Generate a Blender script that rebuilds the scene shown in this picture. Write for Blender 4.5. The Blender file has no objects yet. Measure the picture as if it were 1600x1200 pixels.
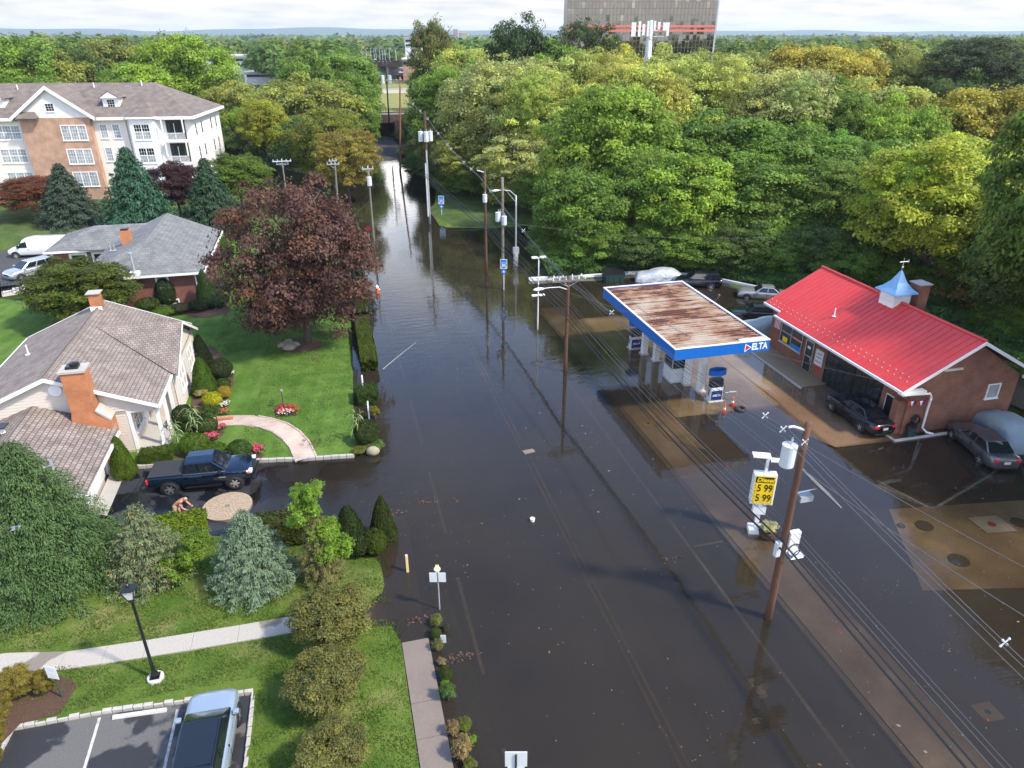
import bpy, bmesh, math, random
import numpy as np
from mathutils import Vector, Matrix, geometry
R = math.radians
rnd = random.Random(7)
nr = np.random.default_rng(7)
S = bpy.context.scene
C = S.collection
# ------------------------------------------------------------------ camera
H, F = 22.0, 1109.0
PIT = math.atan(545.0 / F); YAW = R(14.2)
cam = bpy.data.cameras.new('camera'); co = bpy.data.objects.new('camera', cam); C.objects.link(co)
co.location = (0, 0, H); co.rotation_euler = (math.pi / 2 - PIT, 0, -YAW)
cam.sensor_width = 36; cam.lens = 36 * F / 1600; cam.clip_start = .5; cam.clip_end = 30000
S.camera = co
# ------------------------------------------------------------------ sky and sun
SUN_EL, SUN_AZ = R(48), math.atan2(.78, -.62)      # azimuth measured clockwise from +Y (road north)
sun_dir = Vector((math.sin(SUN_AZ) * math.cos(SUN_EL), math.cos(SUN_AZ) * math.cos(SUN_EL), math.sin(SUN_EL)))
SEED = 0.0
W = bpy.data.worlds.new('World'); S.world = W; W.use_nodes = True
wn, wl = W.node_tree.nodes, W.node_tree.links
bg = wn['Background']
sky = wn.new('ShaderNodeTexSky'); sky.sky_type = 'NISHITA'; sky.sun_disc = False
sky.sun_elevation = SUN_EL; sky.sun_rotation = SUN_AZ; sky.altitude = 20; sky.ozone_density = 2.2
def wnode(t, **k):
    n = wn.new(t)
    for a, b in k.items(): setattr(n, a, b)
    return n
tc = wnode('ShaderNodeTexCoord'); sep = wnode('ShaderNodeSeparateXYZ'); wl.new(tc.outputs['Generated'], sep.inputs[0])
def wmath(op, a, b=None, c=None):
    n = wnode('ShaderNodeMath', operation=op)
    for i, v in enumerate((a, b, c)):
        if v is None: continue
        if isinstance(v, (int, float)): n.inputs[i].default_value = v
        else: wl.new(v, n.inputs[i])
    return n.outputs[0]
zc = wmath('MAXIMUM', sep.outputs[2], 0.0); den = wmath('ADD', zc, .10)
cx_, cy_ = wmath('DIVIDE', sep.outputs[0], den), wmath('DIVIDE', sep.outputs[1], den)
comb = wnode('ShaderNodeCombineXYZ'); wl.new(cx_, comb.inputs[0]); wl.new(cy_, comb.inputs[1])
n1 = wnode('ShaderNodeTexNoise'); n1.inputs['Scale'].default_value = .62; n1.inputs['Detail'].default_value = 9; n1.inputs['Roughness'].default_value = .58
off = wnode('ShaderNodeVectorMath', operation='ADD'); off.inputs[1].default_value = (0, 0, SEED); wl.new(comb.outputs[0], off.inputs[0]); wl.new(off.outputs[0], n1.inputs['Vector'])
n2 = wnode('ShaderNodeTexNoise'); n2.inputs['Scale'].default_value = 1.3; n2.inputs['Detail'].default_value = 6
wl.new(comb.outputs[0], n2.inputs['Vector'])
cov = wnode('ShaderNodeValToRGB'); wl.new(zc, cov.inputs[0])     # cloud cover thins with height
e = cov.color_ramp.elements; e[0].position = 0; e[0].color = (.42,) * 3 + (1,); e[1].position = 1; e[1].color = (.0,) * 3 + (1,)
for p, v in ((.10, .58), (.18, .46), (.24, .14), (.42, .06), (.62, .06)):
    q = cov.color_ramp.elements.new(p); q.color = (v, v, v, 1)
cl = wmath('ADD', n1.outputs[0], cov.outputs[0])
mr = wnode('ShaderNodeMapRange'); mr.inputs[1].default_value = .55; mr.inputs[2].default_value = .78; wl.new(cl, mr.inputs[0])
shade = wnode('ShaderNodeValToRGB'); wl.new(n2.outputs[0], shade.inputs[0])
e = shade.color_ramp.elements; e[0].position = .30; e[0].color = (2.25, 2.3, 2.4, 1); e[1].position = .56; e[1].color = (3.2, 3.08, 2.92, 1)
br_ = wnode('ShaderNodeValToRGB'); wl.new(zc, br_.inputs[0])   # sunlit cloud heads stand above the hazy bases
e = br_.color_ramp.elements; e[0].position = .04; e[0].color = (.25, .25, .25, 1); e[1].position = 1; e[1].color = (.2, .2, .2, 1)
for p, v in ((.12, 1.0), (.2, .85), (.32, .36), (.5, .24)):
    q = br_.color_ramp.elements.new(p); q.color = (v, v, v, 1)
br4 = wmath('MULTIPLY', br_.outputs[0], 4.0)
shb = wnode('ShaderNodeMixRGB', blend_type='MULTIPLY'); shb.inputs[0].default_value = 1; wl.new(shade.outputs[0], shb.inputs[1]); wl.new(br4, shb.inputs[2])
vivid = wnode('ShaderNodeMixRGB', blend_type='MULTIPLY'); vivid.inputs[0].default_value = 1; vivid.inputs[2].default_value = (1.0, 1.08, 1.22, 1); wl.new(sky.outputs[0], vivid.inputs[1])   # rain-washed blue
mixw = wnode('ShaderNodeMixRGB'); wl.new(mr.outputs[0], mixw.inputs[0]); wl.new(vivid.outputs[0], mixw.inputs[1]); wl.new(shb.outputs[0], mixw.inputs[2])
wl.new(mixw.outputs[0], bg.inputs[0]); bg.inputs[1].default_value = .15
sl = bpy.data.lights.new('sun', 'SUN'); so = bpy.data.objects.new('sun', sl); C.objects.link(so)
sl.energy = 2.5; sl.angle = R(4); sl.color = (1, .93, .80); so.location = (0, -40, 80)
so.rotation_euler = sun_dir.to_track_quat('Z', 'Y').to_euler()
vs = S.view_settings; vs.view_transform = 'Standard'; vs.look = 'None'; vs.exposure = 1.22; vs.gamma = 1; vs.use_curve_mapping = False
cy = S.cycles; cy.max_bounces = 8; cy.transparent_max_bounces = 16; cy.volume_bounces = 0; cy.caustics_reflective = False; cy.caustics_refractive = False
cy.use_denoising = True; cy.denoising_prefilter = 'NONE'; cy.use_adaptive_sampling = True; cy.adaptive_threshold = .01

# ------------------------------------------------------------------ placing helpers
CA, SA = math.cos(YAW), math.sin(YAW); CP, SP = math.cos(PIT), math.sin(PIT)
def ray(u, v):
    dx, dy = (u - 800) / F, (600 - v) / F
    f, d = CP + dy * SP, -SP + dy * CP
    return Vector((dx * CA + f * SA, -dx * SA + f * CA, d)), f
def at(u, v, z=0.0):                       # point at height z seen in direction (u, v)
    d, f = ray(u, v); t = (z - H) / d.z
    return Vector((d.x * t, d.y * t, z))
def deep(u, v, d):                         # point at forward distance d
    r, f = ray(u, v); t = d / f
    return Vector((r.x * t, r.y * t, H + r.z * t))

# ------------------------------------------------------------------ materials
def newmat(name):
    m = bpy.data.materials.new(name); m.use_nodes = True
    return m, m.node_tree.nodes, m.node_tree.links, m.node_tree.nodes['Principled BSDF']
def mat(name, col, rough=.6, metal=0, spec=.5, noise=None, bump=None, coat=0, pos='pos'):
    m, n, l, b = newmat(name)
    b.inputs['Base Color'].default_value = (*col, 1); b.inputs['Roughness'].default_value = rough
    b.inputs['Metallic'].default_value = metal; b.inputs['Specular IOR Level'].default_value = spec
    if coat: b.inputs['Coat Weight'].default_value = coat; b.inputs['Coat Roughness'].default_value = .04
    if noise or bump:
        g = n.new('ShaderNodeTexCoord') if pos == 'obj' else n.new('ShaderNodeNewGeometry')
        P_ = g.outputs['Object'] if pos == 'obj' else g.outputs['Position']
    if noise:
        last = None
        for sc, amt, c2 in (noise if isinstance(noise, list) else [noise]):
            t = n.new('ShaderNodeTexNoise'); t.inputs['Scale'].default_value = sc; t.inputs['Detail'].default_value = 6; t.inputs['Roughness'].default_value = .62
            l.new(P_, t.inputs['Vector'])
            r_ = n.new('ShaderNodeMapRange'); r_.inputs[1].default_value = .36; r_.inputs[2].default_value = .66; r_.inputs[4].default_value = amt
            l.new(t.outputs[0], r_.inputs[0])
            x = n.new('ShaderNodeMixRGB'); l.new(r_.outputs[0], x.inputs[0])
            if last is None: x.inputs[1].default_value = (*col, 1)
            else: l.new(last, x.inputs[1])
            x.inputs[2].default_value = (*c2, 1); last = x.outputs[0]
        l.new(last, b.inputs['Base Color'])
    if bump:
        t = n.new('ShaderNodeTexNoise'); t.inputs['Scale'].default_value = bump[0]; t.inputs['Detail'].default_value = 5; l.new(P_, t.inputs['Vector'])
        k = n.new('ShaderNodeBump'); k.inputs['Strength'].default_value = bump[1]; k.inputs['Distance'].default_value = bump[2] if len(bump) > 2 else .05
        l.new(t.outputs[0], k.inputs['Height']); l.new(k.outputs[0], b.inputs['Normal'])
    return m
def brickmat(name, c1, c2, mortar, bw=.2, bh=.07, mode='wall', rough=.8, msize=.012, big=None, bump=.35):
    """mode 'wall': u=x+y, v=z; 'flat': u=x, v=y; 'rx' roof with eave along x; 'ry' eave along y; v = z * k"""
    m, n, l, b = newmat(name)
    g = n.new('ShaderNodeNewGeometry'); s = n.new('ShaderNodeSeparateXYZ'); l.new(g.outputs['Position'], s.inputs[0])
    c = n.new('ShaderNodeCombineXYZ')
    if mode == 'wall':
        a = n.new('ShaderNodeMath'); l.new(s.outputs[0], a.inputs[0]); l.new(s.outputs[1], a.inputs[1]); l.new(a.outputs[0], c.inputs[0]); l.new(s.outputs[2], c.inputs[1])
    elif mode == 'flat': l.new(s.outputs[0], c.inputs[0]); l.new(s.outputs[1], c.inputs[1])
    else:
        l.new(s.outputs[0 if mode == 'rx' else 1], c.inputs[0])
        k = n.new('ShaderNodeMath'); k.operation = 'MULTIPLY'; k.inputs[1].default_value = 2.3; l.new(s.outputs[2], k.inputs[0]); l.new(k.outputs[0], c.inputs[1])
    t = n.new('ShaderNodeTexBrick'); l.new(c.outputs[0], t.inputs['Vector'])
    t.inputs['Color1'].default_value = (*c1, 1); t.inputs['Color2'].default_value = (*c2, 1); t.inputs['Mortar'].default_value = (*mortar, 1)
    t.inputs['Scale'].default_value = 1; t.inputs['Brick Width'].default_value = bw; t.inputs['Row Height'].default_value = bh; t.inputs['Mortar Size'].default_value = msize
    t.inputs['Bias'].default_value = -.1
    out = t.outputs[0]
    nz = n.new('ShaderNodeTexNoise'); nz.inputs['Scale'].default_value = 1.1; nz.inputs['Detail'].default_value = 7; l.new(g.outputs['Position'], nz.inputs['Vector'])
    mrr = n.new('ShaderNodeMapRange'); mrr.inputs[1].default_value = .3; mrr.inputs[2].default_value = .7; mrr.inputs[3].default_value = .78; mrr.inputs[4].default_value = 1.18; l.new(nz.outputs[0], mrr.inputs[0])
    mu = n.new('ShaderNodeMixRGB'); mu.blend_type = 'MULTIPLY'; mu.inputs[0].default_value = 1; l.new(out, mu.inputs[1]); l.new(mrr.outputs[0], mu.inputs[2])
    l.new(mu.outputs[0], b.inputs['Base Color']); b.inputs['Roughness'].default_value = rough
    k = n.new('ShaderNodeBump'); k.inputs['Strength'].default_value = bump; k.inputs['Distance'].default_value = .02; k.invert = True
    l.new(t.outputs[1], k.inputs['Height']); l.new(k.outputs[0], b.inputs['Normal'])
    return m
def leafmat(name, rough=.55, trans=.40):
    m, n, l, b = newmat(name); n.remove(b); out = n['Material Output']
    oi = n.new('ShaderNodeObjectInfo'); a = n.new('ShaderNodeAttribute'); a.attribute_name = 'tint'
    mu = n.new('ShaderNodeMixRGB'); mu.blend_type = 'MULTIPLY'; mu.inputs[0].default_value = 1
    l.new(oi.outputs['Color'], mu.inputs[1]); l.new(a.outputs['Color'], mu.inputs[2])
    d = n.new('ShaderNodeBsdfPrincipled'); d.inputs['Roughness'].default_value = rough; d.inputs['Specular IOR Level'].default_value = .3
    t = n.new('ShaderNodeBsdfTranslucent'); x = n.new('ShaderNodeMixShader'); x.inputs[0].default_value = trans
    l.new(mu.outputs[0], d.inputs['Base Color']); l.new(mu.outputs[0], t.inputs[0])
    l.new(d.outputs[0], x.inputs[1]); l.new(t.outputs[0], x.inputs[2]); l.new(x.outputs[0], out.inputs[0])
    return m
def grassmat(name, c1, c2, c3, stripe=0, stripe_ang=0., dry=.3):
    m, n, l, b = newmat(name)
    g = n.new('ShaderNodeNewGeometry'); P_ = g.outputs['Position']
    def nz(s, d=6):
        t = n.new('ShaderNodeTexNoise'); t.inputs['Scale'].default_value = s; t.inputs['Detail'].default_value = d; t.inputs['Roughness'].default_value = .65; l.new(P_, t.inputs['Vector']); return t.outputs[0]
    def mr_(x, a, b_, lo=0, hi=1):
        t = n.new('ShaderNodeMapRange'); t.inputs[1].default_value = a; t.inputs[2].default_value = b_; t.inputs[3].default_value = lo; t.inputs[4].default_value = hi; l.new(x, t.inputs[0]); return t.outputs[0]
    def mx(f, a, b_, bl='MIX'):
        t = n.new('ShaderNodeMixRGB'); t.blend_type = bl
        for i, v in enumerate((f, a, b_)):
            if isinstance(v, tuple): t.inputs[i].default_value = (*v, 1)
            elif isinstance(v, float): t.inputs[i].default_value = v
            else: l.new(v, t.inputs[i])
        return t.outputs[0]
    c = mx(mr_(nz(.55), .38, .62), c1, c2)
    c = mx(mr_(nz(.25, 8), .52, .68, 0, dry), c, c3)
    c = mx(mr_(nz(9, 4), .35, .65, 0, .55), c, mx(1.0, c, (.55, .6, .5), 'MULTIPLY'))
    c = mx(mr_(nz(38, 3), .4, .6, 0, .7), c, mx(1.0, c, (1.5, 1.4, 1.3), 'MULTIPLY'))
    if stripe:
        mp = n.new('ShaderNodeMapping'); mp.inputs['Rotation'].default_value = (0, 0, stripe_ang); l.new(P_, mp.inputs[0])
        wv = n.new('ShaderNodeTexWave'); wv.inputs['Scale'].default_value = .30; wv.inputs['Distortion'].default_value = .5; wv.inputs['Detail'].default_value = 3; l.new(mp.outputs[0], wv.inputs['Vector'])
        c = mx(mr_(wv.outputs[1], .3, .7, 0, stripe), c, mx(1.0, c, (.66, .74, .6), 'MULTIPLY'))
    l.new(c, b.inputs['Base Color']); b.inputs['Roughness'].default_value = .9; b.inputs['Specular IOR Level'].default_value = .15
    t = n.new('ShaderNodeTexNoise'); t.inputs['Scale'].default_value = 24; t.inputs['Detail'].default_value = 4; l.new(P_, t.inputs['Vector'])
    k = n.new('ShaderNodeBump'); k.inputs['Strength'].default_value = .7; k.inputs['Distance'].default_value = .06; l.new(t.outputs[0], k.inputs['Height']); l.new(k.outputs[0], b.inputs['Normal'])
    return m
def patchmat(name, c1, c2, lo, hi, scale, r1, r2, fine=None):
    """two-state pavement (dry / wet): colour and gloss switch together along ragged edges"""
    m, n, l, b = newmat(name)
    g = n.new('ShaderNodeNewGeometry')
    t = n.new('ShaderNodeTexNoise'); t.inputs['Scale'].default_value = scale; t.inputs['Detail'].default_value = 7; t.inputs['Roughness'].default_value = .5; l.new(g.outputs['Position'], t.inputs['Vector'])
    q = n.new('ShaderNodeMapRange'); q.inputs[1].default_value = lo; q.inputs[2].default_value = hi; l.new(t.outputs[0], q.inputs[0])
    x = n.new('ShaderNodeMixRGB'); x.inputs[1].default_value = (*c1, 1); x.inputs[2].default_value = (*c2, 1); l.new(q.outputs[0], x.inputs[0])
    f = n.new('ShaderNodeTexNoise'); f.inputs['Scale'].default_value = 22; f.inputs['Detail'].default_value = 6; f.inputs['Roughness'].default_value = .7; l.new(g.outputs['Position'], f.inputs['Vector'])
    fr = n.new('ShaderNodeMapRange'); fr.inputs[1].default_value = .3; fr.inputs[2].default_value = .7; fr.inputs[3].default_value = .72; fr.inputs[4].default_value = 1.3; l.new(f.outputs[0], fr.inputs[0])
    w = n.new('ShaderNodeMixRGB'); w.blend_type = 'MULTIPLY'; w.inputs[0].default_value = 1; l.new(x.outputs[0], w.inputs[1]); l.new(fr.outputs[0], w.inputs[2])
    l.new(w.outputs[0], b.inputs['Base Color'])
    rr = n.new('ShaderNodeMapRange'); rr.inputs[3].default_value = r1; rr.inputs[4].default_value = r2; l.new(q.outputs[0], rr.inputs[0]); l.new(rr.outputs[0], b.inputs['Roughness'])
    k = n.new('ShaderNodeBump'); k.inputs['Strength'].default_value = .15; k.inputs['Distance'].default_value = .01; l.new(f.outputs[0], k.inputs['Height']); l.new(k.outputs[0], b.inputs['Normal'])
    return m
M = {}
M['white'] = mat('white_paint', (.78, .78, .76), .5, noise=(3, .25, (.62, .61, .57)))
M['trim'] = mat('white_trim', (.8, .8, .79), .45)
M['cream'] = mat('cream_siding', (.60, .54, .47), .6, noise=(2, .3, (.54, .48, .41)))
M['beige'] = mat('pale_stucco', (.76, .69, .62), .75, noise=(.8, .35, (.70, .62, .55)))
M['offwhite'] = mat('white_stucco', (.80, .77, .73), .75, noise=(.8, .35, (.74, .71, .66)))
M['glass'] = mat('dark_glass', (.012, .016, .02), .04, spec=.7)
M['blind'] = mat('blinds_behind_glass', (.42, .44, .45), .12, spec=.7, noise=(1.7, .8, (.16, .18, .2)))
M['lightglass'] = mat('shop_glass', (.02, .025, .03), .05, spec=.7)
M['black'] = mat('black_metal', (.012, .012, .014), .35)
M['rubber'] = mat('rubber', (.016, .016, .017), .7)
M['alu'] = mat('aluminium', (.55, .56, .57), .38, metal=.85)
M['galv'] = mat('galvanised_grey', (.42, .44, .46), .5, metal=.3)
M['lightgrey'] = mat('light_grey_paint', (.62, .65, .67), .4, noise=(4, .3, (.52, .54, .55)))
M['pole'] = mat('creosoted_wood', (.115, .05, .028), .85, noise=[(2.2, .7, (.06, .032, .024)), (14, .5, (.16, .085, .05))], bump=(30, .5, .02))
M['poletan'] = mat('orange_brown_wood', (.26, .105, .042), .85, noise=(2, .6, (.19, .085, .045)), bump=(30, .4, .02))
M['polegrey'] = mat('weathered_wood', (.20, .185, .155), .9, noise=(3, .6, (.12, .11, .09)), bump=(30, .5, .02))
M['poledark'] = mat('dark_wood', (.035, .026, .022), .9)
M['conc'] = mat('concrete', (.42, .39, .35), .85, noise=[(1.2, .5, (.33, .30, .26)), (12, .4, (.48, .45, .41))], bump=(40, .25, .01))
M['walkconc'] = patchmat('sidewalk_concrete', (.40, .365, .315), (.22, .185, .155), .60, .625, .34, .85, .6)
M['wetconc'] = mat('wet_concrete', (.205, .165, .13), .5, noise=[(.6, .6, (.15, .115, .092)), (9, .5, (.24, .19, .155))], bump=(40, .2, .01))
M['shoulderconc'] = mat('tan_concrete', (.27, .205, .15), .7, noise=[(.4, .6, (.20, .15, .11)), (9, .4, (.31, .245, .18))], bump=(40, .2, .01))
M['padconc'] = mat('brown_concrete', (.34, .245, .14), .7, noise=[(.45, .7, (.23, .165, .09)), (7, .4, (.38, .29, .17))], bump=(30, .2, .01))
M['padred'] = mat('red_brown_concrete', (.30, .19, .12), .65, noise=[(.7, .7, (.21, .13, .085)), (10, .45, (.36, .25, .17))], bump=(30, .2, .01))
M['kerbconc'] = mat('pale_concrete', (.55, .53, .49), .8, noise=(2, .4, (.42, .40, .36)))
M['granite'] = mat('granite_block', (.42, .39, .35), .8, noise=[(1.5, .6, (.30, .27, .235)), (25, .4, (.62, .6, .56))], bump=(25, .3, .02))
M['asphalt'] = mat('asphalt', (.055, .053, .052), .75, noise=[(.5, .5, (.042, .041, .042)), (18, .4, (.075, .072, .07))], bump=(60, .3, .01))
M['road'] = mat('road_asphalt', (.052, .047, .043), .8, noise=[(.35, .6, (.036, .033, .031)), (16, .4, (.07, .064, .06))])
M['lotasph'] = mat('lot_asphalt', (.060, .047, .032), .8, noise=[(.35, .6, (.042, .034, .024)), (16, .4, (.08, .064, .045))])
M['parkasph'] = patchmat('parking_asphalt', (.030, .029, .030), (.115, .108, .10), .50, .53, .42, .5, .85)
M['drive'] = patchmat('sealed_driveway', (.010, .011, .014), (.032, .033, .037), .47, .50, .55, .16, .55)
M['yellow'] = mat('yellow_road_paint', (.62, .40, .05), .7, noise=(5, .8, (.22, .15, .06)))
M['whiteline'] = mat('white_road_paint', (.62, .60, .56), .7, noise=(6, .8, (.25, .24, .22)))
M['mulch'] = mat('brown_mulch', (.075, .038, .024), .95, noise=(14, .7, (.12, .062, .04)), bump=(30, .8, .05))
M['soil'] = mat('woodland_floor', (.06, .042, .024), .95, noise=[(.6, .7, (.045, .06, .02)), (8, .5, (.09, .06, .04))], bump=(8, .6, .1))
M['ground'] = grassmat('rough_ground', (.05, .085, .022), (.085, .12, .035), (.16, .15, .07))
M['lawn'] = grassmat('mown_lawn', (.062, .132, .018), (.105, .185, .034), (.15, .20, .055), stripe=.32, stripe_ang=R(8), dry=.35)
M['lawn2'] = grassmat('verge_grass', (.060, .115, .016), (.115, .165, .030), (.24, .21, .09), dry=.85)
M['field'] = grassmat('dry_field', (.20, .21, .06), (.25, .235, .085), (.32, .27, .12), dry=.6)
M['brick'] = brickmat('red_brick', (.255, .085, .048), (.175, .056, .034), (.21, .13, .09), .22, .075)
M['brickranch'] = brickmat('dark_red_brick', (.23, .062, .040), (.145, .042, .030), (.19, .125, .1), .24, .08)
M['brickchim'] = brickmat('orange_brick', (.50, .155, .05), (.40, .115, .038), (.40, .22, .12), .2, .07)
M['brickapt'] = brickmat('tan_brick', (.47, .27, .175), (.41, .23, .15), (.47, .33, .24), .25, .09, bump=.15)
M['shing'] = brickmat('brown_shingles', (.215, .172, .145), (.295, .245, .212), (.10, .078, .066), .25, .19, 'ry', .95, .018)
M['shinggar'] = brickmat('brown_shingles_garage', (.21, .168, .14), (.305, .252, .217), (.095, .074, .062), .25, .19, 'ry', .95, .02)
M['shingx'] = brickmat('brown_shingles_cross', (.215, .172, .145), (.295, .245, .212), (.10, .078, .066), .25, .19, 'rx', .95, .018)
M['shingg'] = brickmat('grey_shingles', (.155, .155, .148), (.205, .205, .195), (.10, .10, .098), .4, .32, 'ry', .95, .014, bump=.2)
M['shinggx'] = brickmat('grey_shingles_front', (.155, .155, .148), (.205, .205, .195), (.10, .10, .098), .4, .32, 'rx', .95, .014, bump=.2)
M['shinga'] = brickmat('dusky_shingles', (.155, .125, .106), (.195, .158, .135), (.115, .092, .078), .5, .4, 'rx', .95, .012, bump=.1)
M['redroof'] = mat('red_metal_roof', (.60, .042, .040), .5, noise=[(.4, .5, (.50, .058, .052)), (1.6, .35, (.64, .085, .075)), (9, .25, (.53, .036, .036))])
M['cupblue'] = mat('verdigris_blue_metal', (.20, .40, .62), .45, noise=(3, .5, (.15, .32, .55)))
M['blue'] = mat('fascia_blue', (.004, .125, .48), .4, noise=[(.5, .5, (.006, .105, .40)), (5, .3, (.01, .15, .5))])
M['navy'] = mat('navy_print', (.006, .022, .13), .4)
M['red'] = mat('red_paint', (.55, .02, .025), .4)
M['orange'] = mat('traffic_orange', (.80, .12, .03), .5)
M['bollyel'] = mat('faded_yellow', (.70, .50, .16), .6, noise=(6, .5, (.66, .55, .34)))
M['signyel'] = mat('price_sign_yellow', (.88, .60, .01), .4)
M['signblue'] = mat('route_sign_blue', (.02, .20, .60), .4)
M['stone'] = mat('pale_ledge_stone', (.55, .50, .43), .85, noise=[(4, .6, (.42, .38, .32)), (20, .4, (.64, .6, .53))], bump=(20, .4, .03))
M['pavers'] = brickmat('walk_pavers', (.56, .42, .335), (.48, .36, .285), (.33, .25, .2), .22, .11, 'flat', .85, .012)
M['solar'] = mat('solar_cells', (.05, .022, .025), .2)
M['cover'] = mat('silver_car_cover', (.66, .68, .70), .33, metal=.35, noise=(2, .4, (.5, .52, .54)), bump=(3, .6, .15), pos='obj')
M['covergrey'] = mat('grey_car_cover', (.27, .33, .34), .7, noise=(2, .5, (.22, .275, .285)), bump=(3, .5, .12), pos='obj')
M['skin'] = mat('skin', (.56, .26, .16), .5); M['shorts'] = mat('tan_cloth', (.45, .32, .22), .9); M['hair'] = mat('grey_hair', (.40, .27, .2), .8)
M['wire'] = mat('black_cable', (.014, .014, .016), .5); M['wiregrey'] = mat('grey_cable', (.11, .11, .115), .55)
M['bark'] = mat('bark', (.085, .06, .045), .95, noise=(5, .6, (.13, .105, .085)), bump=(12, .7, .05))
M['barkpale'] = mat('pale_bark', (.30, .26, .21), .95, noise=(5, .6, (.2, .17, .14)))
M['leaf'] = leafmat('leaves'); M['needle'] = leafmat('needles', .6, .12)
M['boulder'] = mat('boulder', (.34, .31, .22), .9, noise=(5, .7, (.20, .19, .10)), bump=(9, .5, .08))
M['petals'] = leafmat('petals', .6, .3)
M['deck_steel'] = mat('rusty_steel', (.12, .07, .05), .8, noise=(3, .6, (.06, .04, .035)))
M['bird'] = mat('grey_feathers', (.15, .15, .165), .85, noise=(9, .5, (.26, .26, .28)))
M['hills'] = mat('far_hills', (.045, .085, .065), 1, noise=(.01, .6, (.06, .10, .06)))
def rustmat():
    m, n, l, b = newmat('rusted_roof_deck')
    g = n.new('ShaderNodeNewGeometry'); mp = n.new('ShaderNodeMapping'); mp.inputs['Scale'].default_value = (.3, 1.9, 1); l.new(g.outputs['Position'], mp.inputs[0])
    def nz(s, v, d=7):
        t = n.new('ShaderNodeTexNoise'); t.inputs['Scale'].default_value = s; t.inputs['Detail'].default_value = d; t.inputs['Roughness'].default_value = .66; l.new(v, t.inputs['Vector']); return t.outputs[0]
    a = nz(1.4, mp.outputs[0]); c = nz(.28, g.outputs['Position'], 4)
    s = n.new('ShaderNodeMath'); s.inputs[1].default_value = 0; s.operation = 'ADD'; l.new(a, s.inputs[0]); l.new(c, s.inputs[1])
    r_ = n.new('ShaderNodeValToRGB'); l.new(s.outputs[0], r_.inputs[0]); e = r_.color_ramp.elements
    e[0].position = .72; e[0].color = (.43, .37, .31, 1); e[1].position = 1.0; e[1].color = (.10, .035, .02, 1)
    for p, col in ((.84, (.37, .28, .205, 1)), (.915, (.29, .17, .105, 1)), (.96, (.235, .11, .06, 1))):
        q = r_.color_ramp.elements.new(p); q.color = col
    # ramp input spans 0..1, so the sum is scaled
    k = n.new('ShaderNodeMath'); k.operation = 'MULTIPLY_ADD'; k.inputs[1].default_value = .92; k.inputs[2].default_value = 0; l.new(s.outputs[0], k.inputs[0]); l.new(k.outputs[0], r_.inputs[0])
    l.new(r_.outputs[0], b.inputs['Base Color']); b.inputs['Roughness'].default_value = .75
    return m
M['rust'] = rustmat()
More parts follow.
